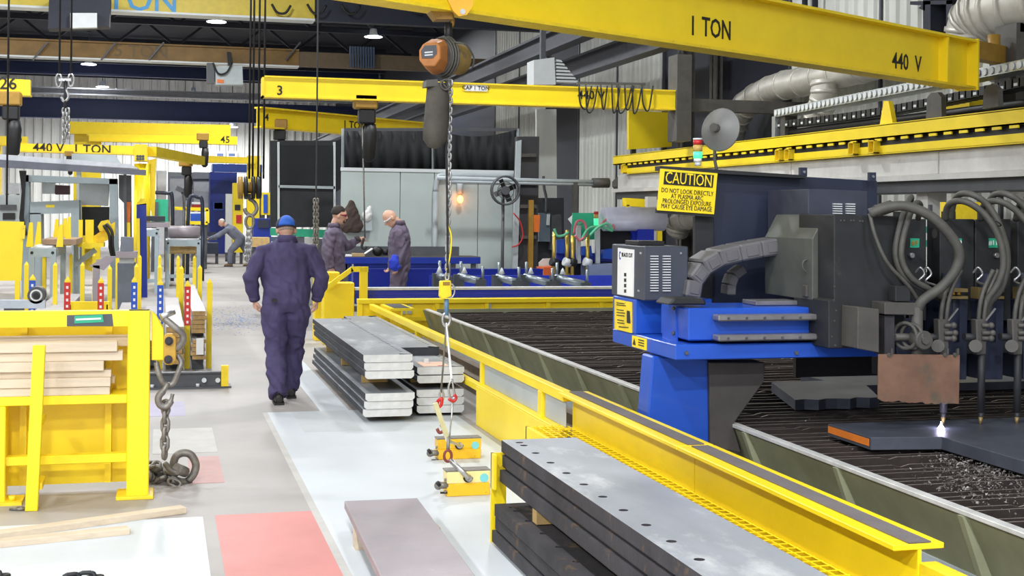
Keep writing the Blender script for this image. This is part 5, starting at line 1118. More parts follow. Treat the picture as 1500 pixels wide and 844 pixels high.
# workbench
Y = 22.3
t = thing('work_bench', 'deep blue work bench between the two standing people', 'bench', gy(600, 420, 22.6))
a, b = gy(504, 377, Y), gy(704, 379, Y)
MB().box(a.x, Y, a.z-.11, b.x, Y+.7, a.z).build('bench_top', DBLUE, t, bevel=.006); MB().box(a.x, Y+.01, a.z-.005, b.x, Y+.7, a.z+.012).build('top_sheet', DUSTY, t)
c = gy(668, 400, Y); MB().box(a.x, Y+.05, .25, c.x, Y+.1, a.z-.11).build('front_panel', DBLUE, t); 
for x in (a.x, c.x-.08, b.x-.15): MB().box(x, Y+.03, 0, x+.08, Y+.11, a.z-.11).build('leg', DGREY, t)
for u in (508, 517): p = gy(u, 393, Y+.04); MB().box(p.x-.02, Y+.03, .75, p.x+.01, Y+.048, .95).build('white_stripe', WHITE, t)
bz = a.z+.013
MB().box(gy(503, 370, Y).x, Y+.4, bz, gy(680, 370, Y).x, Y+.62, bz+.16).build('pipe_tray', DGREY, label='dark steel section lying along the back of the blue bench', cat='beam')
pz = lambda u: gy(u, 372, Y+.15).x
MB().box(pz(516), Y+.05, bz, pz(533), Y+.25, bz+.05).build('card_box', mat('tan_card', (.45, .32, .16), .8), label='small tan cardboard box on the blue bench', cat='box')
m = MB(); m.obox((pz(540), Y+.2, bz+.085), (.16, .16, .012), Matrix.Rotation(-.6, 3, 'Y')); m.build('paper_pad', WHITE, label='white paper pad propped open on the blue bench', cat='paper')
MB().box(pz(503), Y+.02, bz, pz(514), Y+.22, bz+.03).build('note_book', WHITE, label='white notebook lying at the bench end', cat='book')
m = MB(); m.ell((pz(554), Y+.2, bz+.085), (.09, .08, .085), 12, 8).cyl((pz(562), Y+.2, bz+.07), (pz(569), Y+.2, bz+.07), .05, 10); m.build('black_coupling', BLACK, label='round black coupling on the bench beside the bald person', cat='coupling')
Y = 21.2
a, b = gy(520, 404, Y), gy(800, 406, Y); MB().box(a.x, 21.4, .62, b.x, 21.6, .86).box(a.x, 21.38, .86, b.x, 21.65, .88).build('rear_blue_rail', DB2, label='lower bright blue rail below the work bench', cat='rail')
# partition wall of pale panels
PART = mat('partition_grey_green', (.44, .51, .49), .5, var=.08, scale=1)
t = thing('panel_partition', 'pale grey-green panel partition behind the bench', 'partition', (4.5, 24, 0)); Y = 24.0
zt = gy(600, 252, Y).z; us = [499, 586, 636, 700, 776]
for k in range(4):
    a, b = gy(us[k], 300, Y), gy(us[k+1], 300, Y); MB().box(a.x+.008, Y, .1, b.x-.008, Y+.05, zt).build('panel', PART, t)
MB().box(gy(499, 300, Y).x, Y-.01, 0, gy(776, 300, Y).x, Y+.06, .1).build('kick_strip', DGREY, t)
MB().box(gy(499, 300, Y).x, Y-.02, zt, gy(776, 300, Y).x, Y+.07, zt+.06).build('cap_rail', LGREY, t)
a = gy(638, 300, Y-.1); MB().cyl((a.x, Y-.08, 0), (a.x, Y-.08, zt-.35), .05, 10).tube(bez([(a.x, Y-.08, zt-.35), (a.x+.05, Y-.08, zt-.1), (a.x+.3, Y-.08, zt-.05), (a.x+1.6, Y-.08, zt-.05)], 5), .05, 8).build('conduit', GREY, t)
t = thing('wall_lamp', 'small orange-glowing lamp hanging at the partition', 'lamp', gy(674, 293, 23.9))
MB().cyl(gy(674, 262, 23.9), gy(674, 284, 23.9), .06, 10).build('housing', LGREY, t); MB().ell(gy(674, 292, 23.85), (.055, .055, .07), 12, 8).build('bulb', mat('orange_bulb', (1, .5, .1), .4, emit=(1, .32, .04), estr=9), t)
MB().cyl(gy(674, 262, 23.9), gy(674, 255, 23.96), .03, 8).build('arm', DGREY, t)
t = thing('hanging_bag', 'dark brown leather bag hung on the partition beside the chain', 'bag', gy(517, 335, 23.8))
m = MB(); loft(m, [gy(u, v, 23.8) for u, v in ((515, 293), (514, 304), (514, 318), (515, 332), (515, 341))], [(.03, .03), (.11, .07), (.17, .09), (.23, .1), (.15, .07)], V((1, 0, 0))); remesh(m, 'bag_body', mat('dark_leather', (.055, .035, .028), .8), t, .02, 2, .012)
t = thing('hose_hook', 'grey hook bracket with white cloth on the partition', 'bracket', gy(538, 340, 23.9))
MB().pxy([(530, 322), (545, 322), (545, 338), (530, 338)], 23.85, 23.98).build('box', GREY, t); m = MB().ell(gy(538, 316, 23.85), (.1, .06, .12), 10, 8).ell(gy(541, 308, 23.85), (.06, .05, .09), 10, 8); remesh(m, 'white_cloth', WHITE, t, .02, 2, .015)
MB().pxy([(501, 317), (508, 316), (508, 326), (501, 326)], 23.85, 23.98).build('yellow_tag_box', YEL, label='small yellow box fixed to the partition edge', cat='box')
# curtain above partition
t = thing('black_curtain', 'sagging black welding curtain hung above the grey partition', 'curtain', (5, 24.4, 2.5)); Y = 24.4
def curt(us_, vt, vb, n=26):
    b = MB(); vs = []; fs = []
    for i in range(n+1):
        u = us_[0]+(us_[1]-us_[0])*i/n; sg = math.sin(math.pi*i/n)
        a, c = gy(u, vt+10*sg*(us_[0] > 600), Y+.06*math.sin(i*1.9)), gy(u, vb, Y+.05*math.sin(i*1.7+.5)); vs += [a, c]
    for i in range(n): fs.append((2*i, 2*i+1, 2*i+3, 2*i+2))
    o = b.add(vs, fs, True).build('curtain_sheet', CURT, t); o.modifiers.new('t', 'SOLIDIFY').thickness = .01
curt((504, 632), 192, 254); curt((636, 756), 190, 256)
for u in (504, 633, 757): p = gy(u, 230, Y+.1); MB().box(p.x-.04, Y+.1, 0, p.x+.04, Y+.18, gy(u, 188, Y).z).build('curtain_post', GREY, t)
MB().beam(gy(504, 190, Y+.1), gy(757, 190, Y+.1), .06, .06).build('curtain_rail', DGREY, t)
# booth
t = thing('weld_booth', 'tall booth with black mesh upper walls and green strip above grey doors', 'booth', gy(450, 420, 26)); Y = 26.0
pb('mesh_panel', [(409, 213), (489, 213), (489, 272), (409, 270)], CURT, .0, .03)
pb('mesh_surround', [(396, 206), (491, 206), (491, 333), (396, 333)], mat('booth_black', (.022, .023, .026), .7, var=.2), .04, .1)
pb('side_mesh', [(491, 206), (502, 208), (502, 275), (491, 282)], CURT, .0, .3)
pb('mid_rail', [(408, 271), (491, 273), (491, 277), (408, 275)], GREY, -.03, .04)
for u in (408, 490): pb('frame_post', [(u-1.5, 208), (u+1.5, 208), (u+1.5, 500), (u-1.5, 500)], LGREY, -.03, .03)
pb('green_strip', [(396, 334), (488, 337), (488, 349), (396, 345)], GREEN, -.02, .04)
for k in range(9): pb('shutter_slat', [(397, 347+k*8), (421, 347.3+k*8), (421, 354.3+k*8), (397, 354+k*8)], mat('slate_blue_slat', (.08, .12, .21), .5), .0, .06)
pb('door_leaf', [(422, 347), (446, 347), (446, 480), (422, 480)], mat('slate_door', (.10, .10, .125), .5), 0, .05)
pb('pale_jamb', [(446, 348), (458, 348), (458, 480), (446, 480)], CONC, -.01, .05)
pb('door_leaf', [(458, 350), (487, 350), (487, 480), (458, 480)], mat('slate_door', (0, 0, 0)), 0, .05)
# fan
t = thing('pedestal_fan', 'round dark industrial fan before the partition edge', 'fan', gy(740, 420, 22.8)); Y = 22.8
c = gy(741, 279, Y)
MB().torus(c, .25, .018, (0, 1, 0), 24, 6).torus(c+V((0, .1, 0)), .25, .015, (0, 1, 0), 24, 6).torus(c, .15, .008, (0, 1, 0), 20, 5).build('guard', DGREY, t)
for k in range(4): a = k*math.pi/2+.4; MB().obox(c+V((.11*math.cos(a), .05, .11*math.sin(a))), (.2, .01, .1), Matrix.Rotation(-a, 3, 'Y') @ Matrix.Rotation(.5, 3, 'X')).build('blade', BLACK, t)
MB().cyl(c+V((0, 0, 0)), c+V((0, .25, 0)), .08, 12).build('motor', DGREY, t); MB().cyl((c.x, Y+.2, 0), (c.x, Y+.2, c.z), .03, 8).cyl((c.x, Y+.2, 0), (c.x, Y+.2, .04), .25, 14).build('stand', DGREY, t)
# mast and services right of partition
t = thing('steel_mast', 'dark steel mast with pale edge rail beside the partition', 'mast', gy(766, 420, 23.4)); Y = 23.4
pb('mast_body', [(758, 200), (790, 200), (786, 500), (752, 500)], mat('mast_dark', (.035, .035, .04), .6), .1, .3); pb('pale_edge', [(757, 207), (764, 205), (756, 500), (748, 500)], GREY, .0, .08)
pb('yellow_edge', [(775, 293), (782, 293), (780, 480), (773, 480)], YELD, .0, .08); pb('orange_plate', [(782, 315), (791, 315), (790, 340), (782, 340)], mat('orange_plate', (.7, .16, .02), .5), .0, .05)
for v in (225, 262, 300, 345): pb('rung', [(762, v), (786, v), (786, v+5), (762, v+5)], DUSTY, .02, .1)
MB().tube(bez([gy(u, v, 23.3) for u, v in ((752, 312), (762, 325), (766, 345), (760, 358), (750, 362))], 5), .012, 6).build('red_hose', RED, t)
t = thing('pipe_run', 'grey horizontal pipe run bracketed across from partition to plenum end', 'pipe', gy(800, 265, 23.25)); Y = 23.25
MB().cyl(q(640, 261), q(880, 267), .04, 10).build('pipe', GREY, t); MB().cyl(q(660, 266), q(880, 271), .03, 8).build('pipe', GREY, t); MB().cyl(q(868, 268), q(892, 268), .09, 12).build('flange', DUSTY, t); MB().box(q(845, 0).x-.04, Y-.04, 0, q(845, 0).x+.04, Y+.04, q(800, 266).z).build('stand', DUSTY, t)
t = thing('switch_box', 'blue-grey electrical switch boxes in the dark bay beyond the mast', 'switch box', gy(828, 400, 25.5)); Y = 25.5
bx = pb('box', [(790, 312), (806, 312), (806, 354), (789, 354)], mat('box_blue_grey', (.12, .16, .2), .5), 0, .2); pb('handle', [(802, 314), (806, 314), (805, 330), (801, 330)], LGREY, -.05, 0); pb('box', [(808, 316), (822, 314), (824, 366), (806, 366)], DGREY, .05, .2); pb('backboard', [(786, 290), (826, 290), (826, 500), (786, 500)], mat('dark_board', (.03, .033, .04), .6), .22, .3)
MB().tube(bez([q(800, 312), q(800, 290), q(797, 275), q(796, 258)], 5), .03, 8).build('conduit', DGREY, t)
MB().pxy([(786, 160), (815, 160), (815, 600), (786, 600)], 27.0, 27.1).build('wall_return', WCORR, label='strip of pale corrugated wall beyond the mast', cat='wall')
t = thing('louvre_box', 'pale ventilation box with dark louvres above jib beam three', 'vent', gy(800, 120, 25)); Y = 25.0
pb('box', [(782, 88), (812, 84), (814, 124), (782, 124)], LGREY, 0, .5)
for k in range(7): pb('louvre_blade', [(815, 87+k*5), (822+k*4, 88+k*5), (824+k*4, 91+k*5), (815, 90+k*5)], LGREY, .0, .3)
p = q(800, 90); MB().box(p.x-.05, Y+.2, p.z-.1, p.x+.05, Y+.3, 9.8).build('hanger', DGREY, t)
# ---------------- jib beams 3 and 4 ----------------
def hoist2(u, v, Y, sc, lab, vb=None, cm=YELD):
    c = gy(u, v, Y); t = thing('beam_hoist', lab, 'hoist', c-V((0, 0, .6*sc)))
    MB().box(c.x-.24*sc, Y-.16*sc, c.z+.0*sc, c.x+.24*sc, Y+.16*sc, c.z+.30*sc).build('trolley', cm, t, bevel=.03*sc); MB().box(c.x-.14*sc, Y-.14*sc, c.z-.3*sc, c.x+.2*sc, Y+.14*sc, c.z+.0*sc).build('motor', BLACK, t, bevel=.03*sc)
    MB().tube([c+V((.1*sc, 0, -.3*sc)), c+V((.1*sc, 0, -.5*sc)), c+V((.08*sc, 0, -1.0*sc)), c+V((.08*sc, 0, -1.08*sc))], [.12*sc, .15*sc, .13*sc, .05*sc], 12).build('chain_bag', BLACK, t)
    if vb: MB().cyl(c+V((-.05*sc, 0, -.3*sc)), gy(u-.5, vb, Y), .012, 6).build('chain', CHAIN, t)
    return t
t = thing('jib_beam', 'yellow jib beam marked 3 with looped cables at its wall end', 'crane', gy(985, 140, 20.3)); Y = 20.3
a, b = gy(383, 148, 20.3), gy(985, 158, 20.3); a.y = 20.3; zb = (a.z+b.z)/2
MB().box(a.x, Y-.14, zb, b.x, Y+.14, zb+.025).box(a.x, Y-.14, zb+.30, b.x, Y+.14, zb+.325).build('flanges', YEL2, t); MB().box(a.x, Y-.12, zb+.025, b.x, Y-.1, zb+.30).build('web', YEL, t)
MB().box(a.x, Y-.14, zb, a.x+.03, Y+.14, zb+.325).build('end_plate', YEL, t)
text('3', .2, BLKPRINT, t, gy(410, 133, Y-.125), (1, 0, 0), (0, 0, 1), ext=.004); text('440 V', .19, BLKPRINT, t, gy(866, 140, Y-.125), (1, 0, 0), (0, 0, 1), ext=.004)
MB().pxy([(681, 124), (714, 125), (714, 134), (681, 133)], Y-.13, Y-.122).build('capacity_label', WHITE, t); text('CAP 1 TON', .085, BLKPRINT, t, gy(697, 129, Y-.133), (1, 0, 0), (0, 0, 1), ext=.003)
MB().box(b.x, Y-.2, zb-.5, b.x+.25, Y+.2, zb+.9).build('pivot_post', DUSTY, t); MB().box(b.x+.25, Y-.1, zb, 10.5, Y+.1, zb+.2).build('wall_arm', DUSTY, t)
for k, u in enumerate((848, 858, 880, 896, 905, 915, 926, 940)):
    dx = random.uniform(8, 22); MB().tube(bez([gy(u, 124, Y-.16), gy(u+2, 150+random.uniform(0, 16), Y-.2), gy(u+dx*.6, 160+random.uniform(-4, 6), Y-.2), gy(u+dx, 126, Y-.16)], 6), .013, 5).build('cable_loop', BLACK, t)
MB().beam(gy(845, 121.5, Y), gy(945, 123.5, Y), .05, .04).build('festoon_track', DGREY, t)
hoist2(535, 160, 20.3, .75, 'dark chain hoist riding on jib beam three', 349)
t = thing('chain_hook', 'small hook and chain end above the blue bench', 'hook', gy(533, 370, 20.3))
MB().tube(bez([gy(533, 349, 20.3), gy(531, 356, 20.3), gy(530, 362, 20.3), gy(534, 365, 20.3), gy(537, 361, 20.3)], 5), .02, 7).build('hook', STEELR, t)
t = thing('jib_beam', 'yellow jib beam marked 4 and 1 TON behind beam three', 'crane', gy(376, 160, 27))
A, B = gy(376, 186, 26.5), gy(640, 205, 30.0); B.z = A.z; D = (B-A).normalized(); Nn = V((D.y, -D.x, 0))
MB().beam(A, B, .26, .03).beam(A+V((0, 0, .38)), B+V((0, 0, .38)), .26, .03).build('flanges', YEL2, t); MB().beam(A+V((0, 0, .19)), B+V((0, 0, .19)), .02, .36).build('web', YEL, t)
text('4', .2, BLKPRINT, t, A+D*.25+V((0, 0, .2))+Nn*.02, D, (0, 0, 1), ext=.004); text('1 TON', .24, BLKPRINT, t, A.lerp(B, .5)+V((0, 0, .19))+Nn*.02, D, (0, 0, 1), ext=.004)
MB().beam(B, B+V((0, 0, -2.5)), .3, .3).box(B.x-.15, B.y-.15, 0, B.x+.15, B.y+.15, B.z).build('post', YELD, t)
hoist2(408, 190, 26.9, .7, 'small hoist hanging from jib beam four above the booth')
# pendant chain beside walker
t = thing('hanging_chain', 'pair of heavy chains hanging before the booth doors', 'chain', gy(463, 360, 19.0))
for du in (0, 3.5): chain(t, gy(461+du, 292, 19.0), gy(461+du, 366, 19.0), .075, .011, CHAIN, link_mesh(.075, .011, CHAIN))
p = gy(463, 292, 19.0); MB().cyl(p, (p.x, p.y, 9.8), .012, 6).build('rope', DGREY, t)
# ---------------- crane bridges ----------------
def bridge(lab, Y, u0, vb0, vt0, x0, x1, mt, txt=None, tm=BLKPRINT, ts=.5, tu=0, tv=0):
    zb, zt = gy(u0, vb0, Y).z, gy(u0, vt0, Y).z
    t = thing('crane_bridge', lab, 'crane', (0, Y, zb))
    MB().box(x0, Y, zb+.05, x1, Y+.4, zt-.05).build('girder', mt, t); MB().box(x0, Y-.08, zb, x1, Y+.48, zb+.05).build('bottom_flange', LGREY, t); MB().box(x0, Y-.08, zt-.05, x1, Y+.48, zt).build('top_flange', mt, t)
    if txt: text(txt, ts, tm, t, gy(tu, tv, Y-.01), (1, 0, 0), (0, 0, 1), ext=.01)
    return t, zb, zt
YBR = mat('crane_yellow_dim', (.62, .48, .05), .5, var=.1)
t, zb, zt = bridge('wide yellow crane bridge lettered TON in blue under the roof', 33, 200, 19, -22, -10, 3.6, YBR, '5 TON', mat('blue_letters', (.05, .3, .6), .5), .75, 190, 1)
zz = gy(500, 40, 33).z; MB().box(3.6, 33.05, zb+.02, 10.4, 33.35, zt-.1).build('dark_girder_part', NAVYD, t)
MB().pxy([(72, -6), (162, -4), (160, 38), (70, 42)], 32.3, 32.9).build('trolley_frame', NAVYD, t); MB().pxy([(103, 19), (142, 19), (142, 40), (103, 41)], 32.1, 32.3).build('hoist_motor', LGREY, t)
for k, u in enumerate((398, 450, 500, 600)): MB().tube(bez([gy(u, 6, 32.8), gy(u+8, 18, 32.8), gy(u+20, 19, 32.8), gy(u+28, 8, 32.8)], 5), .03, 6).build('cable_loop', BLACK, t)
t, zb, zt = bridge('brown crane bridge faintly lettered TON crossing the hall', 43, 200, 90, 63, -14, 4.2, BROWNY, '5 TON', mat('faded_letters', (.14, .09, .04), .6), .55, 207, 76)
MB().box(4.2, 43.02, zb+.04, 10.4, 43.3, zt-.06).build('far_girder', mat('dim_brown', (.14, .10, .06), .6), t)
for u in (70, 170, 240, 440): MB().beam(gy(u, 62, 42.9), gy(u-22, 88, 42.9), .08, .05).build('brace', DGREY, t)
for k in range(10): MB().box(gy(512+k*3.8, 100, 42.8).x, 42.75, zb+.05, gy(514+k*3.8, 100, 42.8).x, 42.85, zt+.15).build('festoon_loop', mat('festoon_blue', (.05, .09, .16), .6), t)
p = gy(335, 110, 42.0); t2 = thing('crane_control_box', 'grey crane control box hanging below the brown bridge', 'control box', p-V((0, 0, .3)))
MB().pxy([(316, 97), (355, 96), (356, 124), (316, 124)], 42.0, 42.5).build('box', GREY, t2); MB().pxy([(303, 92), (314, 92), (314, 122), (303, 122)], 42.1, 42.4).build('side_frame', DGREY, t2); MB().pxy([(318, 116), (328, 117), (328, 122), (318, 121)], 41.98, 42.0).build('orange_label', mat('orange_plate', (0, 0, 0)), t2)
MB().beam(gy(337, 100, 42.3), gy(335, 76, 43.1), .12, .1).build('hanger', DGREY, t2); MB().tube(bez([gy(312, 92, 41.9), gy(320, 108, 41.9), gy(332, 106, 41.9), gy(340, 92, 41.9)], 5), .03, 6).build('cable', BLACK, t2)
def beam_y(lab, Y, px, txts=(), post=None, mt=YEL):
    us = [p_[0] for p_ in px]; vs = [p_[1] for p_ in px]
    t = thing('jib_beam', lab, 'crane', gy(px[0][0], px[0][1], Y)); MB().pxy(px, Y, Y+.25).build('beam', mt, t)
    MB().pxy([(px[3][0], px[3][1]-2.0), (px[2][0], px[2][1]-2.0), px[2], px[3]], Y-.1, Y+.35).build('flange', YEL2, t)
    for s_, sz, u, v in txts: text(s_, sz, BLKPRINT, t, gy(u, v, Y-.01), (1, 0, 0), (0, 0, 1), ext=.006)
    if post: p_ = gy(post, 230, Y+.1); MB().box(p_.x-.25, Y+.26, 0, p_.x+.25, Y+.7, gy(post, vs[0], Y).z).build('column', mt, t)
    return t
beam_y('yellow jib beam end marked 26', 30, [(-40, 113), (44, 117), (44, 140), (-40, 138)], (('26', .36, 12, 123),), post=-30)
hoist2(14, 155, 29.8, 1.0, 'dark hoist hanging below the beam marked 26', 200)
beam_y('long yellow far beam above the cream back wall', 52, [(100, 178), (338, 183), (338, 200), (100, 196)], (), post=118)
beam_y('yellow far beam marked 45', 50, [(130, 196), (348, 200), (347, 212), (130, 207)], (('45', .35, 330, 205),), post=137)
beam_y('short yellow beam marked 10 at the hall side', 46, [(-20, 199), (40, 200), (40, 214), (-20, 213)], (('10', .35, 24, 205),), post=-12)
t = beam_y('yellow jib beam lettered 440 V and 1 TON above the grey canopy', 34, [(22, 210), (205, 214), (203, 227), (22, 222)], (('440 V', .30, 71, 217), ('1 TON', .30, 135, 219)))
p0, p1 = gy(197, 212, 34), gy(216, 212, 34); MB().box(p0.x, 33.8, gy(205, 236, 34).z, p1.x, 34.5, p0.z).build('knuckle', YEL, t)
pc = gy(209, 240, 34.2); MB().cyl((pc.x, 34.2, 0), (pc.x, 34.2, pc.z), .2, 14).build('column', YEL, t); MB().pxy([(216, 235), (229, 232), (226, 330), (219, 300)], 34.25, 34.4).build('gusset_fin', YEL, t)
b = MB()
for i in range(3):
    for v in (229, 233): c = gy(201.5+i*4, v, 33.8); b.cyl(c, c+V((0, -.02, 0)), .035, 6)
b.build('bolt_heads', DGREY, t, kind='stuff')
A, B = gy(222, 222, 34.2), gy(294, 228, 38.5); B.z = A.z-.05; MB().beam(A, B, .25, .24).build('second_arm', YEL, t)
hoist2(101, 229, 33.9, .42, 'dark hoist on the beam lettered 440 V'); hoist2(297, 206, 49.5, .9, 'orange hoist on the far beam marked 45', cm=YELD)
hoist2(272, 244, 38, .8, 'small amber hoist with black bag below the yellow pillar crane', 318)
beam_y('short yellow far arm before the white-framed windows', 55, [(300, 228), (375, 231), (374, 240), (300, 238)], (), post=372, mt=YEL)
# crane hook blocks and ropes
def ropes(lab, us, vt, vb, Y): 
    t = thing('crane_rope', lab, 'rope', gy(us[0], vb, Y))
    for u in us: p_ = gy(u, vb, Y); MB().cyl(p_, (p_.x, p_.y, 9.8), .018, 6).build('wire_rope', BLACK, t)
    return t
t = ropes('wire ropes carrying the large hook block from the roof', (365, 370, 378, 386), -40, 262, 24.0)
t = thing('hook_block', 'big black and gold sheave hook block over the far aisle', 'hook', gy(366, 290, 24.0)); Y = 24.0
for u, w_ in ((352, 3.4), (360, 2.4), (371, 2.4), (379, 3.4)): MB().cyl(gy(u-w_, 275, Y), gy(u+w_, 275, Y), .20, 18).build('sheave', YELD if u in (352,) else BLACK, t)
MB().cyl(gy(350, 275, Y), gy(381, 275, Y), .1, 10).build('axle', YELD, t); MB().box(gy(362, 0, Y).x, Y-.12, gy(362, 292, Y).z, gy(370, 0, Y).x, Y+.12, gy(362, 284, Y).z).build('cross_head', BLACK, t)
MB().tube(bez([gy(365, 291, Y), gy(373, 297, Y), gy(376, 307, Y), gy(369, 316, Y), gy(361, 312, Y), gy(358, 305, Y)], 5), .035, 8).build('hook', CHAIN, t)
t = thing('heavy_chain', 'bunch of bright heavy chains hanging from the large hook block', 'chain', gy(363, 375, 23.9))
MB().torus(gy(366, 325, 23.9), .09, .025, (0, 1, 0), 16, 6, sc=(.8, 1.3)).build('ring', CHAIN, t)
for du, v1 in ((-4, 380), (-1.5, 388), (1.5, 384), (4, 372)): chain(t, gy(365+du*.4, 334, 23.9), gy(363+du, v1, 23.9), .085, .013, GALV, link_mesh(.085, .013, GALV))
t = ropes('two ropes carrying the white shackle hook before the crane bridges', (87, 104), -20, 112, 26.0)
t = thing('rope_hook', 'pale double shackle and hook hanging on two ropes', 'hook', gy(95, 200, 26.0)); Y = 26.0
for u in (86, 104): MB().torus(gy(u, 118, Y), .1, .02, (0, 1, 0), 14, 6, sc=(.5, 1.2)).build('shackle', GALV, t)
MB().beam(gy(86, 117, Y), gy(104, 117, Y), .05, .05).build('spreader', GALV, t); MB().tube([gy(96, 118, Y), gy(95, 160, Y)], .03, 8).build('shank', STEELR, t); MB().tube(bez([gy(96, 130, Y), gy(100, 142, Y), gy(94, 148, Y), gy(90, 142, Y)], 4), .03, 7).build('hook', GALV, t)
chain(t, gy(94, 160, Y), gy(93, 212, Y), .12, .02, GALV, link_mesh(.12, .02, GALV)); chain(t, gy(99, 160, Y), gy(99, 205, Y), .12, .02, GALV, link_mesh(.12, .02, GALV))
ropes('single lamp rope hanging beside the machine canopy', (10,), 205, 300, 25)
# ---------------- stake pallets with plates ----------------
t = thing('floor_stop', 'dark steel floor channel with yellow end stop in the aisle', 'stop rail', gy(280, 570, 13.8))
a, b = gz(212, 571), gz(339, 569); Yr = (a.y+b.y)/2
MB().box(a.x-1.2, Yr, 0, b.x, Yr+.22, .02).build('base_plate', DGREY, t); MB().box(a.x-1.2, Yr+.05, .02, b.x-.06, Yr+.08, .15).box(a.x-1.2, Yr+.02, .15, b.x-.09, Yr+.11, .165).build('channel', DGREY, t)
MB().box(b.x-.1, Yr-.01, .02, b.x-.03, Yr+.05, .23).build('end_stop', YEL2, t)
for u in (299, 319): p = gy(u, 557, Yr+.04); MB().cyl(p, p+V((0, -.02, 0)), .025, 8).build('bolt', LGREY, t)
for u in (223, 290): p = gy(u, 561, Yr+.0); MB().cyl((p.x, Yr+.02, .02), (p.x, Yr+.02, .05), .02, 6).build('nut', LGREY, t)
SH = .93
rows = [(15.6, [(48, 408, 'b'), (99, 411, 'r'), (148, 412, 'r'), (197, 411, 'b'), (235, 415, 'b'), (275, 417, 'r'), (307, 414, None)]),
        (19.6, [(-10, 388, None), (39, 388, None), (81, 389, None), (121, 389, None), (161, 394, None), (200, 391, None), (234, 392, None), (266, 394, None), (293, 393, None)]),
        (25.0, [(25, 375, None), (65, 375, None), (104, 375, None), (138, 375, None), (172, 376, None), (205, 377, None), (234, 377, None), (261, 378, None), (285, 378, None)])]
TB, TR = mat('blue_tag', (.02, .09, .50), .5), mat('red_tag', (.62, .03, .02), .5)
skid = []
for Yp, L in rows:
    for u, v, c in L:
        p = gy(u, v, Yp); h = p.z
        lab = {'b': 'yellow stake post with a blue number strip', 'r': 'yellow stake post with a red number strip', None: {15.6: 'plain yellow stake post beside the golden-edged bars', 19.6: 'plain yellow stake post in the middle cross row of the plate storage', 25.0: 'plain yellow stake post in the storage row next to the saw line'}[Yp]}[c]
        t = thing('stake_post', lab, 'post', (p.x, Yp, 0), 'stake posts of the plate storage')
        w_ = .03
        MB().box(p.x-w_, Yp-w_, 0, p.x+w_, Yp+w_, h).build('stake', YEL, t)
        MB().add([(p.x-w_, Yp-w_, h), (p.x+w_, Yp-w_, h), (p.x+w_, Yp+w_, h), (p.x-w_, Yp+w_, h), (p.x, Yp, h+.05)], [(0,1,4),(1,2,4),(2,3,4),(3,0,4)]).build('tip', YEL2, t)
        if c:
            tg = MB().box(p.x-.034, Yp-w_-.008, h-.46, p.x+.034, Yp-w_, h-.02).build('number_strip', TB if c == 'b' else TR, t)
            for k in range(6): MB().box(p.x-.012, Yp-w_-.011, h-.44+k*.07, p.x+.012, Yp-w_-.008, h-.41+k*.07).build('number', WHTPRINT, tg)
# bearers and piles of bar between posts: (u0,u1 near end, Ynear, Yfar, z base, layers)
GOLD = mat('golden_cut_edge', (.42, .26, .09), .6, var=.35, scale=20)
PGR = mat('pale_scale_plate', (.40, .38, .38), .5, .2, var=.15, scale=2, wear=(.3, .27, .26), wamt=.4)
def pile(u0, u1, y0, y1, z0, n, th_, lab, mt=PGR, edge=GOLD, vref=480, base=0.):
    a, b = gy(u0, vref, y0), gy(u1, vref, y0)
    t = thing('bar_pile', lab, 'bar pile', ((a.x+b.x)/2, y0, 0))
    for y in (y0+.35, (y0+y1)/2, y1-.35): MB().box(a.x+.01, y-.06, base, b.x-.01, y+.06, z0).build('bearer', DGREY, t)
    for k in range(n):
        d = random.uniform(-.01, .01); z = z0+k*th_
        MB().box(a.x+d, y0+random.uniform(0, .05), z+.0015, b.x+d, y1, z+th_-.0015).build('flat_bar', mt, t)
        MB().box(a.x+d+.004, y0-.006+0, z+.003, b.x+d-.004, y0+.002, z+th_-.003).build('cut_end', edge, t)
pile(281, 301, 15.2, 21.0, .14, 5, .045, 'lower pile of golden-edged flat bars with a white tag, next to the plain stake')
ta = gy(293, 487, 15.19); MB().box(ta.x-.04, 15.16, .20, ta.x+.04, 15.185, .38).build('white_tag', WHITE, label='white card tag hanging on the golden-edged bars', cat='tag')
pile(281, 301, 15.35, 20.9, .42, 5, .05, 'upper pile of golden-edged flat bars lying over the tagged pile', base=.366)
pile(243, 269, 15.3, 20.5, .08, 7, .06, 'tall pile of wide pale plates with golden edges between blue and red stakes')
pile(205, 228, 15.4, 21, .06, 4, .07, 'pile of grey plates between the two blue-tagged stakes', edge=STEELD)
pile(158, 189, 15.4, 20.8, .06, 5, .07, 'pile of wide grey plates beside the blue-tagged stake', edge=STEELD)
pile(100, 140, 16.2, 22, .05, 3, .06, 'low pile of dark bars between the red-tagged stakes', mt=STEELD, edge=STEELD)
pile(28, 80, 16.4, 22, .05, 6, .07, 'pile of pale plates under the round motor', edge=STEELD)
pile(-40, 14, 16.4, 23, .05, 4, .07, 'pile of dull plates at the hall side of the storage rows', mt=STEELD)
t = thing('round_motor', 'round black motor with ringed face on a pale blue beam', 'motor', gy(53, 438, 15.0)); c = gy(53, 433, 15.0)
MB().cyl(c, c+V((0, .25, 0)), .09, 20).build('housing', DGREY, t); MB().torus(c, .055, .01, (0, 1, 0), 20, 6).build('ring', WHITE, t); MB().cyl(c, c+V((0, -.03, 0)), .03, 12).build('shaft', BLACK, t)
MB().pxy([(-30, 440), (66, 440), (66, 452), (-30, 452)], 15.0, 15.1).build('support_beam', mat('pale_blue_grey', (.48, .53, .60), .5), t); p = gy(20, 450, 15.0); MB().box(p.x-.1, 15.02, 0, p.x+.1, 15.1, p.z).build('foot', DGREY, t)
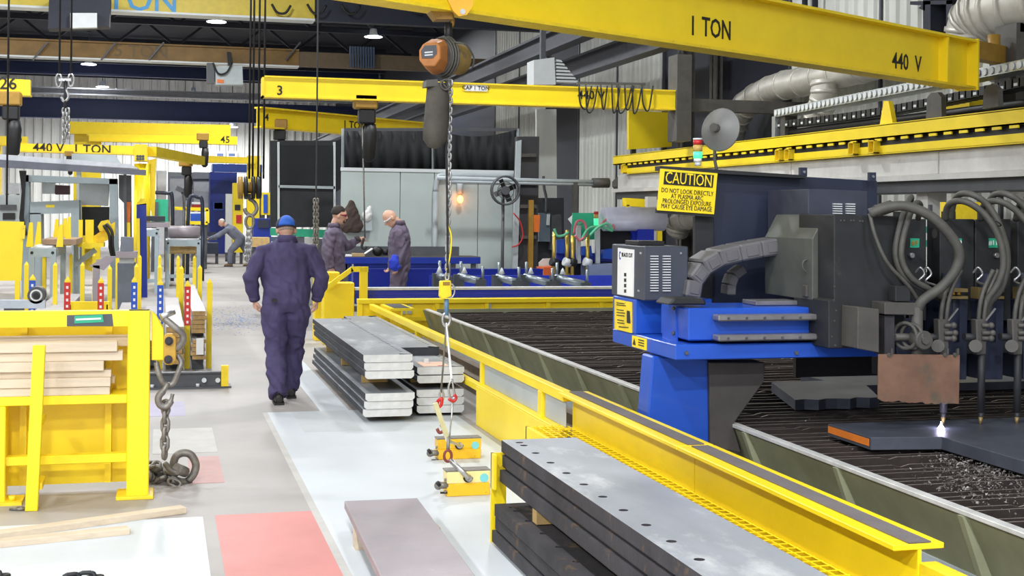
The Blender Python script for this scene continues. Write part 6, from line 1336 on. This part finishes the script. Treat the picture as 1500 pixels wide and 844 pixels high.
MB().pxy([(100, 442), (160, 442), (160, 456), (100, 456)], 16.1, 16.16).box(gy(102, 450, 16.1).x, 16.1, 0, gy(104, 450, 16.1).x, 16.16, .7).box(gy(156, 450, 16.1).x, 16.1, 0, gy(158, 450, 16.1).x, 16.16, .7).build('yellow_stop_board', YEL, label='low yellow stop board between the red-tagged stakes', cat='board')
# ---------------- saw line: tables, frames, canopy ----------------
t = thing('yellow_screen', 'plain bright yellow guard screen at the hall side', 'screen', gy(15, 420, 22)); Y = 22.0
pb('sheet', [(-40, 323), (35, 325), (31, 411), (-40, 412)], YEL, 0, .06); pb('leg', [(22, 411), (29, 411), (28, 470), (21, 470)], YEL, 0, .06); pb('edge_hinge', [(31, 330), (37, 330), (36, 350), (31, 350)], YEL2, -.02, .05)
LBL = mat('pale_machine_blue', (.36, .43, .46), .5, var=.06)
def table(lab, u0, u1, v_top, Y, yd, legs=True):
    a, b = gy(u0, v_top, Y), gy(u1, v_top, Y); z = a.z
    t = thing('roller_table', lab, 'roller table', ((a.x+b.x)/2, Y, 0))
    MB().box(a.x, Y, z-.14, b.x, Y+.06, z).box(a.x, Y+yd-.06, z-.14, b.x, Y+yd, z).box(a.x, Y+.06, z-.14, a.x+.05, Y+yd-.06, z).box(b.x-.05, Y+.06, z-.14, b.x, Y+yd-.06, z).build('frame', LBL, t)
    for k in range(6): yy_ = Y+.15+k*(yd-.3)/5; MB().cyl((a.x+.06, yy_, z), (b.x-.06, yy_, z), .045, 10).build('roller', STEELC, t)
    for x in (a.x, b.x-.09):
        for y in (Y, Y+yd-.09): MB().box(x, y, 0, x+.09, y+.09, z-.14).build('leg', LBL, t)
    MB().box(a.x+.09, Y+.02, .22, b.x-.09, Y+.07, .30).build('stretcher', LBL, t)
    for x in (a.x+.05, b.x-.05): MB().cyl((x, Y, z-.07), (x, Y-.01, z-.07), .025, 8).build('bolt', BLACK, t)
    return z, a.x, b.x
z, x0, x1 = table('grey roller table carrying tapered yellow stakes', 42, 82, 364, 23.0, 2.4)
for k, (u, v, Yp) in enumerate(((44, 326, 23.1), (56, 325, 24.2), (88, 329, 23.2), (100, 318, 24.0), (82, 321, 25.2), (94, 320, 25.4))):
    p = gy(u, v, Yp); t = thing('tapered_stake', 'tapered yellow guide stake on the grey roller table', 'post', (p.x, Yp, z+.02), 'tapered guide stakes'); d = .06
    MB().add([(p.x-d, Yp, z+.02), (p.x+.05, Yp, z+.02), (p.x+.05, Yp+.1, z+.02), (p.x-d, Yp+.1, z+.02), (p.x-.01, Yp, p.z), (p.x+.04, Yp, p.z), (p.x+.04, Yp+.1, p.z), (p.x-.01, Yp+.1, p.z)], [(0,3,2,1),(4,5,6,7),(0,1,5,4),(1,2,6,5),(2,3,7,6),(3,0,4,7)]).build('stake', YEL, t)
a = gy(62, 355, 23.6); MB().box(a.x, 23.5, z+.05, a.x+.55, 25.4, z+.14).build('billet', mat('tan_billet', (.33, .22, .15), .6), label='tan steel billet lying on the grey roller table', cat='billet')
t = thing('clamp_unit', 'yellow clamp unit with hydraulic hoses behind the roller table', 'clamp', gy(140, 420, 25.5)); Y = 25.5
pb('arm', [(128, 355), (150, 356), (168, 345), (168, 325), (152, 336), (128, 352)], YEL2, 0, .3); pb('head', [(143, 332), (148, 324), (158, 322), (162, 330), (158, 337), (146, 339)], YEL2, -.1, .2); pb('plate', [(114, 356), (152, 356), (152, 362), (114, 362)], YEL, -.3, .3)
for u in (118, 128, 134): pb('stake', [(u-3, 322), (u+3, 322), (u+3, 356), (u-3, 356)], YEL, -.2, -.1)
MB().tube(bez([q(156, 328, -.15), q(164, 340, -.2), q(165, 360, -.2), q(168, 378, -.1)], 6), .03, 6).tube(bez([q(152, 330, -.15), q(160, 345, -.2), q(161, 362, -.2), q(165, 380, -.1)], 6), .03, 6).build('hydraulic_hose', BLACK, t)
MB().beam(q(108, 390), q(140, 366), .1, .1).build('strut', LBL, t); pb('yellow_guard', [(124, 365), (136, 365), (134, 398), (124, 394)], YEL2, .1, .3); pb('post', [(108, 356), (114, 356), (114, 440), (108, 440)], LBL, 0, .15)
# saw portal
t = thing('saw_portal', 'tall grey portal frame of the saw under the dark canopy', 'machine', gy(100, 440, 28.5)); Y = 28.5
pb('left_column', [(30, 256), (42, 256), (42, 620), (30, 620)], LBL, 0, .5); pb('right_column', [(160, 262), (172, 262), (172, 620), (160, 620)], LBL, 0, .5); pb('cross_beam', [(30, 256), (172, 262), (172, 270), (30, 266)], LBL, 0, .5)
pb('saw_head', [(44, 296), (116, 293), (116, 312), (44, 314)], LBL, -.5, .2); pb('head_leg', [(44, 312), (60, 312), (60, 620), (44, 620)], LBL, -.5, .2); pb('head_leg', [(104, 312), (116, 312), (116, 620), (104, 620)], LBL, -.5, .2); pb('yellow_label', [(67, 300), (80, 300), (80, 304), (67, 304)], YEL, -.51, -.5)
pb('back_cover', [(116, 268), (160, 270), (158, 302), (116, 300)], LGREY, .3, .6); pb('dark_opening', [(120, 303), (160, 303), (160, 345), (120, 345)], BLACK, .35, .5); pb('hose_bundle', [(28, 250), (38, 250), (34, 320), (40, 345), (33, 345), (28, 320), (32, 280)], BLACK, -.15, -.02)
pb('white_cover', [(62, 266), (81, 267), (80, 284), (62, 284)], WHITE, .5, .7); pb('maroon_cover', [(81, 271), (102, 272), (102, 285), (81, 285)], mat('maroon', (.12, .05, .06), .6), .5, .7)
t = thing('machine_canopy', 'dark grey canopy with bright reflective top over the saw', 'canopy', gy(100, 255, 27)); Y = 27.0
pb('fascia', [(-40, 231), (214, 249), (214, 257), (-40, 243)], mat('canopy_grey', (.16, .17, .22), .5), 0, .1); pb('top_sheet', [(-40, 223), (190, 240), (203, 247), (-40, 232)], mat('canopy_top', (.75, .77, .8), .35), .12, 1.2)
pb('post', [(181, 250), (185, 250), (185, 620), (181, 620)], DGREY, .3, .4); pb('post', [(-20, 240), (-16, 240), (-16, 620), (-20, 620)], DGREY, .3, .4)
t = thing('canopy_blower', 'grey roof hood behind the canopy', 'hood', gy(140, 240, 31)); Y = 31.0
pb('hood', [(105, 225), (168, 227), (178, 240), (105, 238)], GREY, 0, 1.0); pb('hood_post', [(112, 238), (118, 238), (118, 620), (112, 620)], GREY, .2, .4)
t = thing('control_pillar', 'dark control pillar with hanging hoses beside the saw portal', 'control pillar', gy(186, 420, 28)); Y = 28.0
pb('pillar', [(174, 256), (192, 257), (192, 620), (186, 620), (184, 300), (174, 290)], DGREY, 0, .3); pb('orange_panel', [(185, 296), (192, 296), (190, 330), (184, 330)], mat('orange_plate', (0, 0, 0)), -.05, 0); pb('blue_cabinet', [(200, 300), (214, 298), (214, 620), (198, 620)], DBLUE, .4, .9); pb('yellow_cabinet_top', [(199, 300), (206, 291), (214, 291), (214, 300)], YEL, .4, .9)
for u, v0, v1 in ((188, 326, 350), (202, 320, 345)): pb('yellow_post', [(u-2.5, v0), (u+2.5, v0), (u+2, 620), (u-2, 620)], YEL, -.1, 0)
z, x0, x1 = table('tall pale roller table stacked with dark bars', 205, 233, 337, 30.0, 2.0)
for k in range(2): a, b = gy(213, 325-k*9, 30.2), gy(249, 325-k*9, 30.2); MB().box(a.x, 30.2, z+.06+k*.13, b.x-.1*k, 31.8, z+.17+k*.13).build('steel_bar', STEELD if k else PLUM, label=('plum steel bar lying on the tall roller table', 'dark steel bar on top of the plum bar')[k], cat='bar')
z, x0, x1 = table('pale table carrying a pair of round plum bars', 243, 294, 352, 32.0, 2.2)
for k in range(3): a, b = gy(246+k, 345, 32.2+k*.3), gy(293-2*k, 345, 32.2+k*.3); MB().cyl((a.x, 32.25+k*.32, z+.19), (b.x, 32.25+k*.32, z+.19), .14, 14).build('round_bar', PLUM, label='round plum steel bar lying across the pale table', cat='bar', group='round bars on the pale table')
MB().pxy([(246, 362), (290, 362), (290, 372), (246, 372)], 32.4, 33.5).box(gy(246, 0, 32.4).x, 32.4, 0, gy(248, 0, 32.4).x, 33.5, gy(246, 371, 32.4).z).box(gy(288, 0, 32.4).x, 32.4, 0, gy(290, 0, 32.4).x, 33.5, gy(246, 371, 32.4).z).build('timber_bundle', WOODD, label='tan timber bundle under the pale bar table', cat='timber')
t = thing('stepped_block', 'stack of grey blocks on the storage floor', 'block stack', gy(178, 440, 21.5)); Y = 21.5
pb('block', [(170, 369), (201, 369), (200, 378), (169, 378)], PLUM, -.1, .5); pb('block', [(175, 378), (196, 378), (196, 386), (175, 386)], LGREY, .05, .5); pb('block', [(177, 347), (195, 348), (195, 368.5), (176, 368.5)], mat('slate_block', (.16, .18, .22), .5), .05, .4); pb('block', [(172, 386), (198, 386), (198, 480), (172, 480)], mat('slate_block', (0, 0, 0)), .05, .5)
MB().pxy([(131, 390), (155, 375), (172, 376), (152, 396)], 22.4, 22.5).box(gy(140, 0, 22.4).x, 22.4, 0, gy(150, 0, 22.4).x, 22.5, .9).build('sloping_chute', PLUM, label='sloping plum chute plate behind the stakes', cat='chute')
# ---------------- far end: cabinets, blue machines, windows ----------------
Y = 58.0
def cab(lab, px, Y_, mt, dep=1.0, cat='cabinet', name='cabinet', extra=()):
    v0 = 308+1.8*1950/(Y_*1.0); t = thing(name, lab, cat, gy((px[0]+px[1])/2, 330, Y_)); t.location.z = 0
    a, b = gy(px[0], px[2], Y_), gy(px[1], px[3], Y_)
    MB().box(a.x, Y_, (b.z if b.z >= .3 else 0), b.x, Y_+dep, a.z).build('body', mt, t)
    if b.z < .3: pass
    else:
        for x in (a.x, b.x-.1): MB().box(x, Y_+.1, 0, x+.1, Y_+.2, b.z).build('leg', DGREY, t)
    for e in extra: MB().pxy([(e[0], e[2]), (e[1], e[2]), (e[1], e[3]), (e[0], e[3])], Y_-.05-e[5] if len(e) > 5 else Y_-.05, Y_).build(e[6] if len(e) > 6 else 'front_panel', e[4], t)
    return t
WH2 = mat('white_cabinet', (.74, .76, .80), .5)
cab('tall white cabinet beside the yellow crane pillar', (229, 243, 250, 370), 56, WH2, extra=((231, 241, 254, 330, WHITE),))
cab('grey framed white partition with glazed upper strip', (246, 282, 252, 370), 60, mat('grey_frame', (.42, .43, .50), .5), extra=((249, 280, 262, 330, WH2), (249, 280, 253, 259, GREY)), cat='partition', name='office_partition')
cab('second white office partition panel', (283, 318, 252, 370), 60, mat('grey_frame', (0, 0, 0)), extra=((284, 317, 267, 330, WH2), (283, 318, 262, 265, NAVY)), cat='partition', name='office_partition')
cab('tall blue machine column behind the leaning person', (308, 346, 252, 375), 57, DBLUE, 1.5, 'machine', 'blue_machine', ((312, 328, 296, 308, BLUE), (314, 326, 297, 306, WH2)))
cab('bright blue hopper below the white-framed windows', (311, 384, 240, 253), 66, BLUE, 2.0, 'hopper', 'blue_hopper')
cab('low blue press between the aisle chains and booth', (372, 397, 320, 372), 40, DBLUE, 1.0, 'press', 'blue_press', ((378, 394, 322, 334, NAVY),))
cab('blue and yellow machine panel left of the booth', (384, 396, 282, 315), 42, YEL, .5, 'machine', 'yellow_machine', ((386, 392, 285, 312, BLUE),))
cab('yellow machine column behind the hook block', (342, 356, 268, 370), 46, YEL, .8, 'machine', 'yellow_machine', ((344, 352, 300, 308, STEELR), (346, 354, 315, 327, RED)))
cab('grey post and box beside the yellow machine column', (331, 340, 284, 370), 48, LGREY, .4, 'post', 'grey_post')
cab('wooden crate row at the foot of the booth', (369, 395, 348, 362), 38, WOODD, .8, 'crate', 'wooden_crate')
cab('dark blue trolley being pushed by the leaning person', (284, 320, 356, 372), 46, NAVY, 1.2, 'trolley', 'trolley', ((288, 318, 340, 346, NAVY), (292, 318, 348, 352, DGREY)))
cab('green tool cabinet behind the pillar crane', (222, 246, 292, 330), 40, GREEN, .8, extra=((226, 232, 296, 326, DGREY),))
cab('white cabinet seen through the saw portal', (8, 28, 268, 284), 50, WH2)
cab('grey machine bed left of the saw portal', (-20, 27, 285, 330), 36, GREY, 1.0, 'machine', 'machine_bed', ((0, 24, 300, 308, DGREY), (4, 22, 312, 322, BLACK)))
cab('white notice board rack with blue labels', (272, 304, 310, 326), 42, WHITE, .1, 'board', 'notice_board', ((279, 297, 313, 324, BLUE),))
cab('red toolbox with white lid in the far bay', (281, 294, 300, 309), 48.5, RED, .6, 'toolbox', 'toolbox', ((281, 294, 296, 299, WHITE),))
t = thing('yellow_guard_rail', 'thin yellow guard rail frame before the notice board', 'guard rail', gy(270, 330, 41)); Y = 41.0
MB().beam(q(250, 305), q(305, 307), .1, .1).beam(q(304, 307), q(304, 327), .1, .1).beam(q(272, 326), q(304, 327), .1, .1).build('rails', YEL, t); 
for u in (270, 252): p = q(u, 305); MB().box(p.x-.05, Y-.05, 0, p.x+.05, Y+.05, p.z).build('post', YEL, t)
t = thing('far_fan', 'dark round fan standing in the far bay', 'fan', gy(270, 330, 39)); c = gy(270, 281, 39)
for k in range(3): a = 2*math.pi*k/3+.6; MB().obox(c+V((.13*math.cos(a), 0, .13*math.sin(a))), (.24, .02, .14), Matrix.Rotation(-a, 3, 'Y')).build('blade', DGREY, t)
MB().cyl(c+V((0, .02, 0)), c+V((0, .2, 0)), .1, 12).build('motor', DGREY, t); MB().cyl((c.x, 39.15, 0), (c.x, 39.15, c.z), .04, 8).build('stand', DGREY, t)
t = thing('handrail_tube', 'black bent tube handrail around the bar tables', 'handrail', gy(230, 380, 35)); Y = 35.0
MB().tube(bez([q(206, 330), q(206, 284), q(212, 282), q(245, 283), q(252, 287), q(253, 330)], 5), .05, 7).build('tube', NAVY, t); MB().tube(bez([q(275, 330), q(278, 290), q(290, 289), q(296, 294), q(297, 330)], 5), .05, 7).build('tube', NAVY, t)
for u in (206, 253, 275, 297): p = q(u, 330); MB().cyl((p.x, Y, 0), (p.x, Y, p.z), .05, 7).build('upright', NAVY, t)
for k, (u, v) in enumerate(((207, 250), (236, 250))): pass
for i in range(2):
    for j in range(2):
        a, b = gy(315+i*17, 222+j*15, 83.5), gy(330+i*17, 232+j*15, 83.5)
        w_ = struct('window_%d' % (1+i+2*j), MB().box(a.x, 83.4, b.z, b.x, 83.7, a.z), WHITE)
        MB().box(a.x+.12, 83.36, b.z+.12, b.x-.12, 83.4, a.z-.12).build('pane', mat('window_pane', (.10, .14, .28), .15), w_)
# bits and bobs along the far benches
random.seed(11); cols = [RED, BLUE, YEL, WHITE, GREEN, DGREY, mat('orange_plate', (0, 0, 0)), LGREY]
for k in range(16):
    u = 252+k*3.1+random.uniform(-1, 1); Y_ = 44.2+random.uniform(0, .5); a = gy(252+k*3.1, 333, Y_); w_ = random.uniform(.04, .065); h = random.uniform(.1, .35)
    nm = ('red', 'blue', 'yellow', 'white', 'green', 'dark grey', 'orange', 'light grey')[k % 8]
    MB().cyl((a.x, Y_, .97), (a.x, Y_, .97+h), w_, 8).cyl((a.x, Y_, .97+h), (a.x, Y_, .99+h+.04), w_*.6, 8).build('tin_can', cols[k % 8], label='small %s tin on the far bench' % nm, cat='tin', group='tins on the far bench')
MB().box(gy(248, 0, 44).x, 44.0, .9, gy(306, 0, 44).x, 45.0, .97).box(gy(250, 0, 44).x, 44.1, 0, gy(252, 0, 44).x, 44.9, .9).box(gy(301, 0, 44).x, 44.1, 0, gy(303, 0, 44).x, 44.9, .9).build('far_bench', LGREY, label='pale bench carrying coloured tins in the far bay', cat='bench')
# ---------------- a few more things seen behind the torches ----------------
MB().pxy([(1385, 296), (1441, 296), (1441, 352), (1428, 362), (1404, 330), (1385, 330)], 12.0, 12.1).box(gy(1432, 330, 12.0).x, 12.0, 0, gy(1440, 330, 12.0).x, 12.1, 1.7).build('yellow_machine_cover', YEL2, label='dull yellow cover seen behind the looping torch hoses', cat='cover')
t = thing('striped_sign', 'green and white striped sign behind torch station nine', 'sign', gy(1364, 360, 11.0)); Y = 11.0
pb('post', [(1362, 300), (1366, 300), (1366, 700), (1362, 700)], DGREY, .03, .06)
for k in range(5): pb('stripe', [(1356, 312+k*10), (1369, 312+k*10), (1369, 321.5+k*10), (1356, 321.5+k*10)], GREEN if k % 2 == 0 else WHITE, 0, .03)
t = thing('wall_frame', 'dark steel frame fixed high on the corrugated wall above the jib beam', 'frame', gx(1360, 60, 10.2))
for px in ([(1352, -30), (1363, -30), (1363, 52), (1352, 52)], [(1386, -30), (1395, -30), (1395, 44), (1386, 44)]): MB().pxx(px, 10.2, 10.44).build('upright', NAVYD, t)
MB().pxx([(1333, 2), (1395, 0), (1395, 6), (1333, 7)], 10.2, 10.44).build('cross_bar', NAVYD, t); MB().pxx([(1345, 12), (1355, 4), (1355, 16)], 10.2, 10.44).build('lug', NAVYD, t)
t = thing('wall_conduit', 'pair of thin dark conduits running down the wall above the jib beam', 'conduit', gx(1185, 10, 10.3))
for u in (1179, 1194): p = gx(u, 5, 10.3); MB().cyl((10.3, p.y, 3.9), (10.3, p.y, 9.8), .05, 8).build('conduit_pipe', NAVYD, t)
t = thing('wall_bracket_box', 'dark steel box beneath the large duct elbow', 'bracket', gx(1480, 100, 9.9))
MB().pxx([(1448, 62), (1500, 50), (1560, 60), (1560, 120), (1450, 120)], 10.05, 10.44).build('box', NAVYD, t)
